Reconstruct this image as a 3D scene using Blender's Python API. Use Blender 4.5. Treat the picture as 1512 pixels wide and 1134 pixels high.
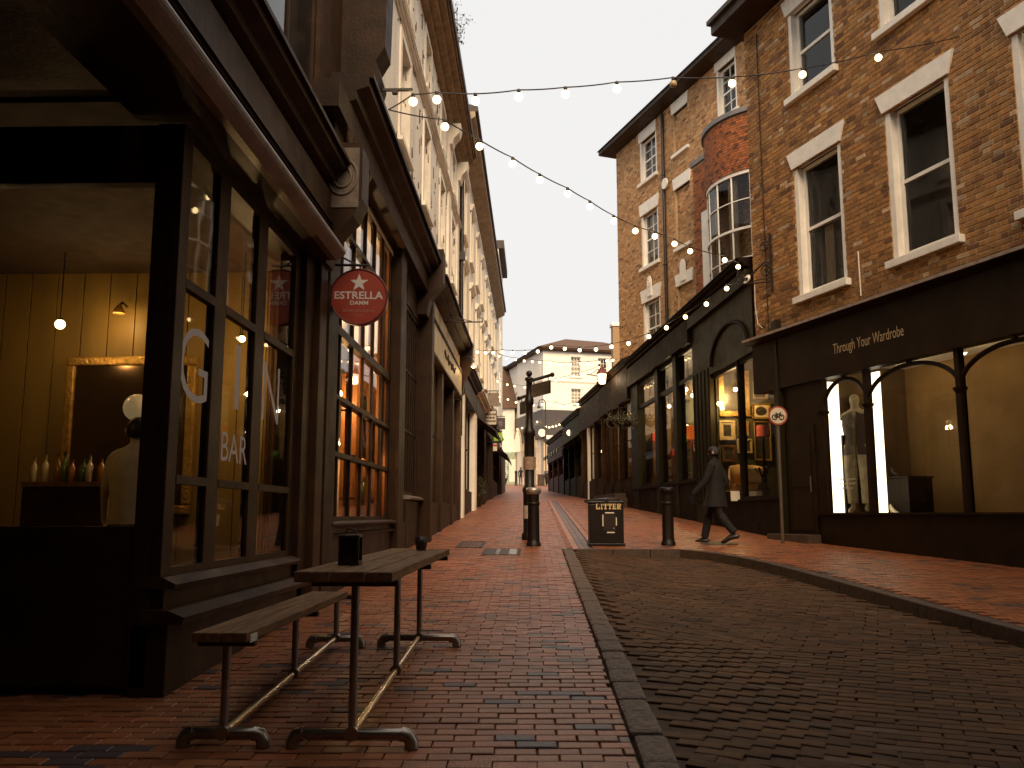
import bpy, bmesh, math, random
import numpy as np
from mathutils import Vector, Matrix, noise

random.seed(7)
RND = random.Random(11)
for o in list(bpy.data.objects):
    bpy.data.objects.remove(o, do_unlink=True)
SC = bpy.context.scene
COL = SC.collection

# ------------------------------------------------------------------ camera
F = 1318.0            # focal length in photograph pixels (photograph 1512 x 1134)
CH = 1.29             # camera height above the ground under it
SL = 0.047            # the street climbs 4.7 cm per metre
PITCH = math.radians(8.33)
YAW = math.atan(33.0 / F * math.cos(PITCH))
cam_data = bpy.data.cameras.new('camera')
cam = bpy.data.objects.new('camera', cam_data)
COL.objects.link(cam)
cam.location = (0, 0, CH)
cam.rotation_euler = (math.pi / 2 + PITCH, 0, YAW)
cam_data.sensor_width = 36.0
cam_data.lens = 36.0 * F / 1512.0
cam_data.clip_start = 0.05
cam_data.clip_end = 1000.0
SC.camera = cam

# ------------------------------------------------------------------ sky and sun
world = bpy.data.worlds.new('World')
SC.world = world
world.use_nodes = True
wn = world.node_tree
wn.nodes.clear()
SUN_EL, SUN_AZ = math.radians(36), math.radians(169)   # azimuth clockwise from +Y
sky = wn.nodes.new('ShaderNodeTexSky')
sky.sky_type = 'NISHITA'
sky.sun_disc = False
sky.sun_elevation = SUN_EL
sky.sun_rotation = SUN_AZ
sky.air_density = 2.0
sky.dust_density = 6.0
hs = wn.nodes.new('ShaderNodeHueSaturation')
hs.inputs['Saturation'].default_value = 0.12
mixw = wn.nodes.new('ShaderNodeMixRGB')
mixw.inputs[0].default_value = 0.88          # an even high overcast over the clear sky
mixw.inputs[2].default_value = (9.7, 9.6, 9.45, 1)
bg = wn.nodes.new('ShaderNodeBackground')
bg.inputs['Strength'].default_value = 0.1
wo = wn.nodes.new('ShaderNodeOutputWorld')
wn.links.new(sky.outputs[0], hs.inputs['Color'])
wn.links.new(hs.outputs[0], mixw.inputs[1])
wn.links.new(mixw.outputs[0], bg.inputs['Color'])
wn.links.new(bg.outputs[0], wo.inputs[0])

sun_data = bpy.data.lights.new('sun', 'SUN')
sun_data.energy = 5.0
sun_data.angle = math.radians(38)
sun_data.color = (1.0, 0.74, 0.48)
sun = bpy.data.objects.new('sun', sun_data)
COL.objects.link(sun)
_sd = Vector((math.sin(SUN_AZ) * math.cos(SUN_EL), math.cos(SUN_AZ) * math.cos(SUN_EL), math.sin(SUN_EL)))
sun.rotation_euler = _sd.to_track_quat('Z', 'Y').to_euler()
sun.location = (0, -30, 40)

vs = SC.view_settings
vs.view_transform = 'Standard'
vs.look = 'None'
vs.exposure = 0.0
vs.gamma = 1.0
vs.use_curve_mapping = False
SC.cycles.use_denoising = True
SC.cycles.sample_clamp_indirect = 4.0
SC.cycles.max_bounces = 8
SC.cycles.transparent_max_bounces = 24
SC.cycles.caustics_reflective = False
SC.cycles.caustics_refractive = False

# ------------------------------------------------------------------ pixels to places
_R = np.array([math.cos(YAW), math.sin(YAW), 0])
_FW = np.array([-math.sin(YAW) * math.cos(PITCH), math.cos(YAW) * math.cos(PITCH), math.sin(PITCH)])
_U = np.cross(_R, _FW)
_C = np.array([0, 0, CH])

def ray(px, py):
    return _FW + _R * (px - 756) / F + _U * (567 - py) / F

def gz(y):
    return SL * min(max(y, -60), 96)

def gnd(px, py):
    d = ray(px, py)
    return _C + d * (CH / (SL * d[1] - d[2]))

def onx(px, py, x):
    d = ray(px, py)
    return _C + d * (x / d[0])

def ony(px, py, y):
    d = ray(px, py)
    return _C + d * (y / d[1])

def vp_angle(px):
    d = ray(px, 760)
    return math.atan2(-d[0], d[1])

def proj(p):
    v = np.asarray(p) - _C
    z = v @ _FW
    return 756 + F * (v @ _R) / z, 567 - F * (v @ _U) / z, z

class Facade:
    """A vertical building line. Local x runs along it (to the right as one faces it), y goes into the building, z up."""
    def __init__(self, x, y, rz):
        self.o = np.array([x, y, 0.0]); self.rz = rz
        self.X = np.array([math.cos(rz), math.sin(rz), 0]); self.Y = np.array([-math.sin(rz), math.cos(rz), 0])
    def at(self, px, py, depth=0.0):
        d = ray(px, py)
        t = ((self.o + self.Y * depth - _C) @ self.Y) / (d @ self.Y)
        p = _C + d * t - self.o
        return p @ self.X, p[2]
    def s(self, px, depth=0.0, py=600):
        return self.at(px, py, depth)[0]
    def world(self, s, depth, z):
        p = self.o + self.X * s + self.Y * depth
        return np.array([p[0], p[1], z])
    def matrix(self):
        return Matrix.Translation((self.o[0], self.o[1], 0)) @ Matrix.Rotation(self.rz, 4, 'Z')

# ------------------------------------------------------------------ mesh collector
class MB:
    def __init__(self):
        self.v = []; self.f = []; self.sm = []; self.mi = []
    def add(self, vs, fs, smooth=False, mi=0):
        n = len(self.v)
        self.v.extend([tuple(p) for p in vs])
        for q in fs:
            self.f.append(tuple(i + n for i in q)); self.sm.append(smooth); self.mi.append(mi)
        return self
    def box(self, x0, x1, y0, y1, z0, z1, bev=0.0, mi=0):
        x0, x1 = min(x0, x1), max(x0, x1); y0, y1 = min(y0, y1), max(y0, y1); z0, z1 = min(z0, z1), max(z0, z1)
        b = min(bev, (x1 - x0) * .45, (y1 - y0) * .45, (z1 - z0) * .45)
        if b <= 0:
            vs = [(x, y, z) for z in (z0, z1) for y in (y0, y1) for x in (x0, x1)]
            fs = [(0, 2, 3, 1), (4, 5, 7, 6), (0, 1, 5, 4), (2, 6, 7, 3), (0, 4, 6, 2), (1, 3, 7, 5)]
            return self.add(vs, fs, mi=mi)
        bm = bmesh.new()
        bmesh.ops.create_cube(bm, size=1)
        for v in bm.verts:
            v.co = Vector(((x0 + x1) / 2 + v.co.x * (x1 - x0), (y0 + y1) / 2 + v.co.y * (y1 - y0), (z0 + z1) / 2 + v.co.z * (z1 - z0)))
        bmesh.ops.bevel(bm, geom=list(bm.edges), offset=b, segments=2, affect='EDGES', profile=.6)
        return self.frombm(bm, mi=mi)
    def frombm(self, bm, smooth=False, mi=0):
        bm.verts.ensure_lookup_table(); bm.verts.index_update()
        self.add([v.co[:] for v in bm.verts], [[v.index for v in f.verts] for f in bm.faces], smooth, mi)
        bm.free()
        return self
    def obox(self, M, sx, sy, sz, mi=0):
        vs = [M @ Vector((x * sx, y * sy, z * sz)) for z in (-.5, .5) for y in (-.5, .5) for x in (-.5, .5)]
        return self.add(vs, [(0, 2, 3, 1), (4, 5, 7, 6), (0, 1, 5, 4), (2, 6, 7, 3), (0, 4, 6, 2), (1, 3, 7, 5)], mi=mi)
    def tube(self, pts, r, n=8, cap=True, smooth=True, mi=0):
        pts = [Vector(p) for p in pts]
        rs = r if isinstance(r, (list, tuple)) else [r] * len(pts)
        rings = []
        prev = None
        for i, p in enumerate(pts):
            t = (pts[min(i + 1, len(pts) - 1)] - pts[max(i - 1, 0)]).normalized()
            if prev is None:
                a = Vector((0, 0, 1)) if abs(t.z) < .9 else Vector((1, 0, 0))
                u = t.cross(a).normalized()
            else:
                u = (prev - t * prev.dot(t))
                u = u.normalized() if u.length > 1e-6 else t.orthogonal().normalized()
            prev = u
            w = t.cross(u)
            rings.append([p + (u * math.cos(2 * math.pi * k / n) + w * math.sin(2 * math.pi * k / n)) * rs[i] for k in range(n)])
        vs = [q for ring in rings for q in ring]
        fs = []
        for i in range(len(pts) - 1):
            for k in range(n):
                k2 = (k + 1) % n
                fs.append((i * n + k, i * n + k2, (i + 1) * n + k2, (i + 1) * n + k))
        self.add(vs, fs, smooth, mi)
        if cap:
            self.add(rings[0], [tuple(range(n))][::1], False, mi)
            self.add(rings[-1], [tuple(range(n))[::-1]], False, mi)
        return self
    def lathe(self, prof, cx=0, cy=0, n=16, smooth=True, mi=0, flat=False):
        vs = []; fs = []
        for (r, z) in prof:
            for k in range(n):
                a = 2 * math.pi * k / n
                vs.append((cx + r * math.cos(a), cy + r * math.sin(a), z))
        for i in range(len(prof) - 1):
            for k in range(n):
                k2 = (k + 1) % n
                fs.append((i * n + k, i * n + k2, (i + 1) * n + k2, (i + 1) * n + k))
        self.add(vs, fs, smooth, mi)
        for i, rev in ((0, True), (len(prof) - 1, False)):
            if prof[i][0] > 1e-4:
                ids = list(range(i * n, (i + 1) * n))
                self.add([vs[q] for q in ids], [tuple(range(n))[::-1] if rev else tuple(range(n))], False, mi)
        return self
    def ball(self, c, r, n=12, m=8, sz=1.0, smooth=True, mi=0):
        prof = [(max(1e-5, r * math.sin(math.pi * i / m)), -r * sz * math.cos(math.pi * i / m)) for i in range(m + 1)]
        t = MB(); t.lathe(prof, 0, 0, n)
        return self.add([(a + c[0], b + c[1], z + c[2]) for a, b, z in t.v], t.f, smooth, mi)
    def extrude_x(self, prof, x0, x1, mi=0, smooth=False):
        """closed profile of (y, z) points swept along x"""
        n = len(prof)
        vs = [(x0, y, z) for y, z in prof] + [(x1, y, z) for y, z in prof]
        fs = [(k, (k + 1) % n, n + (k + 1) % n, n + k) for k in range(n)]
        fs.append(tuple(range(n))[::-1]); fs.append(tuple(range(n, 2 * n)))
        return self.add(vs, fs, smooth, mi)
    def prism(self, poly, y0, y1, mi=0):
        """closed polygon of (x, z) points, thick from y0 to y1"""
        n = len(poly)
        vs = [(x, y0, z) for x, z in poly] + [(x, y1, z) for x, z in poly]
        fs = [((k + 1) % n, k, n + k, n + (k + 1) % n) for k in range(n)]
        fs.append(tuple(range(n))); fs.append(tuple(range(n, 2 * n))[::-1])
        return self.add(vs, fs, mi=mi)
    def build(self, name, mat, parent=None, M=None, tint=None, fixn=True):
        me = bpy.data.meshes.new(name)
        vs = self.v if M is None else [M @ Vector(p) for p in self.v]
        me.from_pydata([tuple(p) for p in vs], [], self.f)
        mats = mat if isinstance(mat, (list, tuple)) else [mat]
        for m in mats:
            me.materials.append(m)
        me.polygons.foreach_set('use_smooth', self.sm)
        if len(mats) > 1:
            me.polygons.foreach_set('material_index', self.mi)
        if tint is not None:
            ca = me.color_attributes.new('tint', 'FLOAT_COLOR', 'POINT')
            ca.data.foreach_set('color', np.asarray(tint, dtype=np.float32).ravel())
        if fixn:
            bm = bmesh.new(); bm.from_mesh(me)
            bmesh.ops.recalc_face_normals(bm, faces=bm.faces)
            bm.to_mesh(me); bm.free()
        me.update()
        o = bpy.data.objects.new(name, me)
        COL.objects.link(o)
        if parent is not None:
            o.parent = parent
        return o

def tag(o, label, cat, group=None, kind=None):
    if label: o['label'] = label
    if cat: o['category'] = cat
    if group: o['group'] = group
    if kind: o['kind'] = kind
    return o

def thing(name, label, cat, loc=(0, 0, 0), rz=0.0, group=None):
    o = bpy.data.objects.new(name, None)
    o.empty_display_size = .2
    COL.objects.link(o)
    o.location = loc; o.rotation_euler = (0, 0, rz)
    return tag(o, label, cat, group)

def structure(o):
    o['kind'] = 'structure'
    return o

def copy_tree(o, parent=None):
    c = o.copy(); COL.objects.link(c)
    if parent is not None: c.parent = parent
    for ch in list(o.children): copy_tree(ch, c)
    return c

# ------------------------------------------------------------------ materials
MATS = {}
def mat(name, col, rough=.6, var=.25, scale=6.0, bump=.15, bscale=40.0, metal=0.0, spec=.5, col2=None, stretch=None, tintmode=None, coat=0.0, emit=None, estr=0.0, grime=0.0):
    if name in MATS: return MATS[name]
    m = bpy.data.materials.new(name); m.use_nodes = True
    nt = m.node_tree; N = nt.nodes; L = nt.links
    b = N['Principled BSDF']
    tc = N.new('ShaderNodeTexCoord')
    mp = N.new('ShaderNodeMapping')
    L.new(tc.outputs['Object'], mp.inputs[0])
    if stretch: mp.inputs['Scale'].default_value = stretch
    nz = N.new('ShaderNodeTexNoise'); nz.inputs['Scale'].default_value = scale; nz.inputs['Detail'].default_value = 6
    L.new(mp.outputs[0], nz.inputs['Vector'])
    mx = N.new('ShaderNodeMixRGB')
    rmp = N.new('ShaderNodeMapRange'); rmp.inputs[1].default_value = .3; rmp.inputs[2].default_value = .7
    L.new(nz.outputs[0], rmp.inputs[0]); L.new(rmp.outputs[0], mx.inputs[0])
    c2 = col2 if col2 else tuple(max(0, c * (1 - var)) for c in col)
    c1 = tuple(min(1, c * (1 + var * .5)) for c in col) if not col2 else col
    mx.inputs[1].default_value = (*c1, 1); mx.inputs[2].default_value = (*c2, 1)
    out = mx.outputs[0]
    if tintmode:
        if tintmode == 'attr':
            at = N.new('ShaderNodeAttribute'); at.attribute_name = 'tint'; src = at.outputs['Color']
        else:
            at = N.new('ShaderNodeObjectInfo'); src = at.outputs['Color']
        ml = N.new('ShaderNodeMixRGB'); ml.blend_type = 'MULTIPLY'; ml.inputs[0].default_value = 1
        L.new(out, ml.inputs[1]); L.new(src, ml.inputs[2]); out = ml.outputs[0]
    if grime > 0:
        ng = N.new('ShaderNodeTexNoise'); ng.inputs['Scale'].default_value = 1.3; ng.inputs['Detail'].default_value = 8; ng.inputs['Roughness'].default_value = .7
        mpg = N.new('ShaderNodeMapping'); mpg.inputs['Scale'].default_value = (1.6, 1.6, .35)
        L.new(tc.outputs['Object'], mpg.inputs[0]); L.new(mpg.outputs[0], ng.inputs['Vector'])
        rg = N.new('ShaderNodeMapRange'); rg.inputs[1].default_value = .45; rg.inputs[2].default_value = .75; rg.inputs[3].default_value = 0; rg.inputs[4].default_value = grime
        L.new(ng.outputs[0], rg.inputs[0])
        mg = N.new('ShaderNodeMixRGB'); mg.inputs[2].default_value = (.10, .065, .035, 1)
        L.new(rg.outputs[0], mg.inputs[0]); L.new(out, mg.inputs[1]); out = mg.outputs[0]
    L.new(out, b.inputs['Base Color'])
    b.inputs['Roughness'].default_value = rough
    rr = N.new('ShaderNodeMapRange'); rr.inputs[3].default_value = max(.03, rough - .12); rr.inputs[4].default_value = min(1, rough + .12)
    L.new(nz.outputs[0], rr.inputs[0]); L.new(rr.outputs[0], b.inputs['Roughness'])
    b.inputs['Metallic'].default_value = metal
    b.inputs['Specular IOR Level'].default_value = spec
    b.inputs['Coat Weight'].default_value = coat
    b.inputs['Coat Roughness'].default_value = .15
    if bump > 0:
        nb = N.new('ShaderNodeTexNoise'); nb.inputs['Scale'].default_value = bscale; nb.inputs['Detail'].default_value = 5
        L.new(mp.outputs[0], nb.inputs['Vector'])
        bp = N.new('ShaderNodeBump'); bp.inputs['Strength'].default_value = bump; bp.inputs['Distance'].default_value = .02
        L.new(nb.outputs[0], bp.inputs['Height']); L.new(bp.outputs[0], b.inputs['Normal'])
    if emit:
        b.inputs['Emission Color'].default_value = (*emit, 1); b.inputs['Emission Strength'].default_value = estr
    MATS[name] = m
    return m

def glass_mat(name, tint=(1, 1, 1), rough=.02, ior=1.45):
    if name in MATS: return MATS[name]
    m = bpy.data.materials.new(name); m.use_nodes = True
    nt = m.node_tree; N = nt.nodes; L = nt.links
    N.clear()
    out = N.new('ShaderNodeOutputMaterial')
    tr = N.new('ShaderNodeBsdfTransparent'); tr.inputs[0].default_value = (*tint, 1)
    gl = N.new('ShaderNodeBsdfGlossy'); gl.inputs['Roughness'].default_value = rough
    fr = N.new('ShaderNodeFresnel'); fr.inputs[0].default_value = ior
    nz = N.new('ShaderNodeTexNoise'); nz.inputs['Scale'].default_value = 1.2
    tc = N.new('ShaderNodeTexCoord'); L.new(tc.outputs['Object'], nz.inputs['Vector'])
    bp = N.new('ShaderNodeBump'); bp.inputs['Strength'].default_value = .05; bp.inputs['Distance'].default_value = .05
    L.new(nz.outputs[0], bp.inputs['Height']); L.new(bp.outputs[0], gl.inputs['Normal'])
    mx = N.new('ShaderNodeMixShader')
    L.new(fr.outputs[0], mx.inputs[0]); L.new(tr.outputs[0], mx.inputs[1]); L.new(gl.outputs[0], mx.inputs[2])
    L.new(mx.outputs[0], out.inputs[0])
    MATS[name] = m
    return m

def emit_mat(name, col, strength):
    if name in MATS: return MATS[name]
    m = bpy.data.materials.new(name); m.use_nodes = True
    N = m.node_tree.nodes; N.clear()
    e = N.new('ShaderNodeEmission'); e.inputs[0].default_value = (*col, 1); e.inputs[1].default_value = strength
    o = N.new('ShaderNodeOutputMaterial'); m.node_tree.links.new(e.outputs[0], o.inputs[0])
    MATS[name] = m
    return m

GLASS = glass_mat('window_glass', (.93, .92, .88))
SHOPGLASS = glass_mat('shop_glass', (.96, .95, .92), ior=1.38)
M_DARK = mat('dark_brown_paint', (.036, .0145, .004), .5, .4, 3, .15, 30, spec=.2)
M_DARK2 = mat('umber_paint', (.048, .020, .0055), .55, .4, 4, .2, 30, spec=.2)
M_LDARK = mat('dark_oak_paint', (.022, .0088, .0026), .5, .4, 3, .15, 30, spec=.2)
M_LDARK2 = mat('brown_oak_paint', (.029, .012, .0035), .55, .4, 4, .2, 30, spec=.2)
M_BLACK = mat('black_iron', (.022, .012, .008), .42, .3, 8, .12, 60)
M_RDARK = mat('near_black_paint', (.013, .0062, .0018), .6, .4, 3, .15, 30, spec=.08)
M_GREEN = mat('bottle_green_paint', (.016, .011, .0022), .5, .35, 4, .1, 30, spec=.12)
M_STUCCO = mat('cream_stucco', (.88, .80, .67), .85, .10, 2.5, .5, 18, grime=.35)
M_STUCCO2 = mat('pale_stucco', (.86, .77, .62), .85, .1, 2.0, .2, 20, grime=.15)
M_STUCCOFAR = mat('ivory_stucco', (.88, .81, .68), .85, .06, 1.0, .1, 20, grime=.06)
M_WHITE = mat('white_gloss_paint', (.87, .81, .71), .45, .1, 5, .05, 40)
M_STONE = mat('painted_stone', (.87, .81, .71), .7, .12, 6, .2, 30)
M_ROOF = mat('clay_tile', (.12, .06, .03), .8, .45, 9, .6, 14)
M_SLATE = mat('slate_roof', (.05, .035, .025), .7, .3, 6, .3, 20)
M_LEAD = mat('lead_coping', (.16, .15, .15), .6, .2, 6, .2, 30)
M_WOOD = mat('weathered_wood', (.19, .09, .03), .65, .5, 5, .4, 40, stretch=(8, .6, 8), spec=.25)
M_STEEL = mat('galvanised_pipe', (.30, .25, .20), .30, .08, 5, .04, 40, metal=.85)
M_RAIL = mat('polished_pipe', (.72, .58, .40), .22, .1, 5, .03, 40, metal=1.0)
M_MORTAR = mat('lime_mortar', (.60, .45, .27), .95, .2, 8, .3, 60)
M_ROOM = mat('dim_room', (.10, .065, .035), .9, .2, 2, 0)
M_CURTAIN = mat('net_curtain', (.42, .33, .21), .9, .25, 12, .3, 12, stretch=(6, 6, .3))
M_CREAMFASCIA = mat('cream_fascia_paint', (.52, .40, .20), .5, .15, 3, .1, 30)
E_BULB = emit_mat('warm_bulb', (1.0, .70, .32), 9.0)
E_LANTERN = emit_mat('lantern_glow', (1.0, .74, .45), 4.0)
E_SURROUND = emit_mat('glowing_white_surround', (1.0, .86, .62), 2.6)  # boutique window surrounds: the light on them is made as their own glow
M_SKIN = mat('skin', (.42, .25, .16), .55, .1, 10, .05)
M_HAIR = mat('dark_hair', (.014, .008, .005), .6, .3, 40, .3)

# ------------------------------------------------------------------ building helpers
def wall_panel(parent, name, m, s0, s1, z0, z1, openings=(), y=0.0, reveal=.2, M=None, rev_mat=None):
    """A wall face with real openings and their reveals."""
    xs = sorted(set([s0, s1] + [min(max(v, s0), s1) for o in openings for v in o[:2]]))
    zs = sorted(set([z0, z1] + [min(max(v, z0), z1) for o in openings for v in o[2:4]]))
    mb = MB()
    for i in range(len(xs) - 1):
        for k in range(len(zs) - 1):
            cx, cz = (xs[i] + xs[i + 1]) / 2, (zs[k] + zs[k + 1]) / 2
            if any(o[0] < cx < o[1] and o[2] < cz < o[3] for o in openings): continue
            mb.add([(xs[i], y, zs[k]), (xs[i + 1], y, zs[k]), (xs[i + 1], y, zs[k + 1]), (xs[i], y, zs[k + 1])], [(0, 1, 2, 3)])
    for a, b, c, d in [o[:4] for o in openings]:
        q = [(a, c), (b, c), (b, d), (a, d)]
        for j in range(4):
            (xa, za), (xb, zb) = q[j], q[(j + 1) % 4]
            mb.add([(xa, y, za), (xb, y, zb), (xb, y + reveal, zb), (xa, y + reveal, za)], [(0, 1, 2, 3)], mi=1)
    return mb.build(name, [m, rev_mat or m], parent, M, fixn=False)

def window(parent, s0, s1, z0, z1, cols, rows, y=.12, fw=.06, bar=.028, M=None, fm=None, room=.55, sash=True, curtain=None, gl=None, roommat=None, name='window', panes=True, depth=.06):
    """Sash window: frame with glazing bars, a pane for each light, a room behind."""
    fm = fm or M_WHITE; gl = gl or GLASS
    mb = MB()
    mb.box(s0, s0 + fw, y, y + depth + .03, z0, z1); mb.box(s1 - fw, s1, y, y + depth + .03, z0, z1)
    mb.box(s0 + fw, s1 - fw, y + .002, y + depth + .03, z0, z0 + fw); mb.box(s0 + fw, s1 - fw, y + .002, y + depth + .03, z1 - fw, z1)
    a, b, c, d = s0 + fw, s1 - fw, z0 + fw, z1 - fw
    if sash: mb.box(a, b, y + .005, y + depth + .02, (c + d) / 2 - .03, (c + d) / 2 + .03)
    for i in range(1, cols):
        x = a + (b - a) * i / cols
        mb.box(x - bar / 2, x + bar / 2, y + .012, y + depth, c, d)
    for k in range(1, rows):
        zz = c + (d - c) * k / rows
        if sash and abs(zz - (c + d) / 2) < .02: continue
        mb.box(a, b, y + .015, y + depth - .004, zz - bar / 2, zz + bar / 2)
    w = mb.build(name, fm, parent, M)
    if panes:
        for i in range(cols):
            for k in range(rows):
                x0, x1 = a + (b - a) * i / cols, a + (b - a) * (i + 1) / cols
                q0, q1 = c + (d - c) * k / rows, c + (d - c) * (k + 1) / rows
                yy = y + depth * .55
                g = MB().add([(x0, yy, q0), (x1, yy, q0), (x1, yy, q1), (x0, yy, q1)], [(0, 1, 2, 3)])
                g.build('pane', gl, w, M, fixn=False)
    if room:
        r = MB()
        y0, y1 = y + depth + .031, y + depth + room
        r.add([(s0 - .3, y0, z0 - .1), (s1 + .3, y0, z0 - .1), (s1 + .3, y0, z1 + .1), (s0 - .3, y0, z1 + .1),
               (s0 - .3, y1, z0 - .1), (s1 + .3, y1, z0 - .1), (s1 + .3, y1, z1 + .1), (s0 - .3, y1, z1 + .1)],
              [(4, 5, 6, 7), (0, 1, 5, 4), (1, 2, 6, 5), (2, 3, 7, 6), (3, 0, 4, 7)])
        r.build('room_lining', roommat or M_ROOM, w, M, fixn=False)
    if curtain:
        for (ca, cb, cc, cd) in curtain:
            cm = MB(); n = 14
            top = [(ca + (cb - ca) * i / n, y + depth + .10 + .03 * math.sin(i * 2.1), cd) for i in range(n + 1)]
            bot = [(p[0], p[1], cc) for p in top]
            cm.add(top + bot, [(i, i + 1, n + 2 + i, n + 1 + i) for i in range(n)], True)
            cm.build('curtain', M_CURTAIN, w, M, fixn=False)
    return w

def text_flat(s, y, x0, x1, z0, z1, thick=.004, weight=0.0):
    """letters filling the rectangle x0..x1, z0..z1 in the plane y, read from -y"""
    cu = bpy.data.curves.new('letters', 'FONT'); cu.body = s; cu.size = 1; cu.offset = weight; cu.resolution_u = 4
    o = bpy.data.objects.new('letters', cu); COL.objects.link(o)
    bpy.context.view_layer.update()
    me = bpy.data.meshes.new_from_object(o.evaluated_get(bpy.context.evaluated_depsgraph_get()))
    co = np.array([v.co[:] for v in me.vertices]); fs = [tuple(p.vertices) for p in me.polygons]
    bpy.data.objects.remove(o); bpy.data.curves.remove(cu); bpy.data.meshes.remove(me)
    mn, mx = co.min(0), co.max(0)
    mb = MB()
    sx = (x1 - x0) / (mx[0] - mn[0]); sz = (z1 - z0) / (mx[1] - mn[1])
    mb.add([(x0 + (p[0] - mn[0]) * sx, y, z0 + (p[1] - mn[1]) * sz) for p in co], fs)
    return mb

def point_light(name, loc, watts, col=(1, .62, .26), r=.06, parent=None):
    l = bpy.data.lights.new(name, 'POINT'); l.energy = watts; l.color = col; l.shadow_soft_size = r
    o = bpy.data.objects.new(name, l); COL.objects.link(o); o.location = loc
    if parent is not None: o.parent = parent
    return o

def cornice(parent, name, m, s0, s1, z0, z1, out, M=None, y=0.0, steps=3):
    """moulded cornice, growing outwards towards the top"""
    prof = [(y + .02, z0)]
    for i in range(steps):
        o = out * ((i + .6) / steps) ** .8; za = z0 + (z1 - z0) * (i / steps); zb = z0 + (z1 - z0) * ((i + .75) / steps)
        prof += [(y - o, za + (z1 - z0) * .02), (y - o, zb)]
    prof += [(y - out, z1 - (z1 - z0) * .12), (y - out, z1), (y + .02, z1 + .03)]
    mb = MB(); mb.extrude_x(prof, s0, s1)
    return mb.build(name, m, parent, M)

# bricks laid one by one: the ones that show largest become objects, the others one mesh
def in_view(w, margin=4):
    x, y, z = proj(w)
    return z > .5 and -margin < x < 1512 + margin and -margin < y < 1134 + margin

def lay_bricks(parent, bricks, m_attr, m_obj, n_single=300, single_name='brick', rest_name='brick_field', world=None):
    """bricks: (centre, X half, Y half, Z half vectors, tint rgb, bevel). centre in parent's space."""
    pick = []
    for i, bk in enumerate(bricks):
        w = np.array(bk[0]) if world is None else np.array((world @ Vector(bk[0]))[:])
        if in_view(w): pick.append((proj(w)[2] if bk[5] is None else bk[5], i))
    pick.sort()
    single = set(i for _, i in pick[:n_single])
    V = []; Fc = []; T = []
    cache = {}
    base = np.array([(-1, -1, -1), (1, -1, -1), (1, 1, -1), (-1, 1, -1), (-1, -1, 1), (1, -1, 1), (1, 1, 1), (-1, 1, 1)], float)
    for i, (c, hx, hy, hz, t, _) in enumerate(bricks):
        hx, hy, hz = np.array(hx), np.array(hy), np.array(hz)
        if i in single:
            L = tuple(round(float(np.linalg.norm(h)), 3) for h in (hx, hy, hz))
            if L not in cache:
                bm_ = MB(); bm_.box(-L[0], L[0], -L[1], L[1], -L[2], L[2])
                b = bmesh.new(); 
                vs_ = [b.verts.new(p) for p in bm_.v]
                for f in bm_.f: b.faces.new([vs_[q] for q in f])
                bmesh.ops.bevel(b, geom=list(b.edges), offset=min(.004, min(L) * .3), segments=1, affect='EDGES')
                bmesh.ops.recalc_face_normals(b, faces=b.faces)
                me = bpy.data.meshes.new(single_name); b.to_mesh(me); b.free()
                me.materials.append(m_obj); cache[L] = me
            o = bpy.data.objects.new(single_name, cache[L]); COL.objects.link(o)
            R3 = Matrix([(hx / np.linalg.norm(hx)).tolist(), (hy / np.linalg.norm(hy)).tolist(), (hz / np.linalg.norm(hz)).tolist()]).transposed()
            o.matrix_local = Matrix.Translation(Vector(c)) @ R3.to_4x4()
            o.color = (*t, 1)
            o.parent = parent
        else:
            n = len(V)
            for q in base:
                V.append(np.array(c) + hx * q[0] + hy * q[1] + hz * q[2]); T.append((*t, 1))
            for q in ((0, 3, 2, 1), (4, 5, 6, 7), (0, 1, 5, 4), (2, 3, 7, 6), (0, 4, 7, 3), (1, 2, 6, 5)):
                Fc.append(tuple(n + a for a in q))
    if V:
        me = bpy.data.meshes.new(rest_name)
        me.from_pydata([tuple(p) for p in V], [], Fc)
        me.materials.append(m_attr)
        ca = me.color_attributes.new('tint', 'FLOAT_COLOR', 'POINT')
        ca.data.foreach_set('color', np.asarray(T, dtype=np.float32).ravel())
        o = bpy.data.objects.new(rest_name, me); COL.objects.link(o); o.parent = parent
        o['kind'] = 'stuff'

def brick_courses(s0, s1, z0, z1, openings, tintfn, rng, course=.088, proud=.007, back=.03, flemish=True):
    out = []
    k = 0; z = z0
    while z + course <= z1 + 1e-6:
        zc = z + course / 2
        cuts = sorted([(o[0], o[1]) for o in openings if o[2] < zc < o[3]])
        iv = []; cur = s0
        for a, b in cuts:
            if a > cur: iv.append((cur, min(a, s1)))
            cur = max(cur, b)
        if cur < s1: iv.append((cur, s1))
        x = s0 - (.255 if k % 2 == 0 else .19) ; j = k
        pat = []
        while x < s1:
            w = (.255 if j % 2 == 0 else .1275) if flemish else .255
            pat.append((x, x + w)); x += w; j += 1
        for a, b in iv:
            for p, q in pat:
                l, r = max(p, a) + .008, min(q, b) - .008
                if r - l < .03: continue
                pr = proud + rng.uniform(-.004, .004)
                out.append((((l + r) / 2, (back - pr) / 2, zc + rng.uniform(-.0015, .0015)), ((r - l) / 2, 0, 0), (0, (back + pr) / 2, 0), (0, 0, course / 2 - .0085), tintfn((l + r) / 2, zc, r - l < .13), None))
        z += course; k += 1
    return out

# ================================================================== GROUND
def kerb_x(y):
    """the road's right-hand kerb line"""
    pts = [(-8, 5.4), (0, 4.75), (4, 4.35), (9.37, 3.71), (11.5, 3.48), (13.0, 3.28), (13.9, 3.06), (14.6, 2.80), (15.05, 2.45)]
    for (ya, xa), (yb, xb) in zip(pts, pts[1:]):
        if ya <= y <= yb: return xa + (xb - xa) * (y - ya) / (yb - ya)
    return pts[0][1] if y < -8 else 2.4

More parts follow.
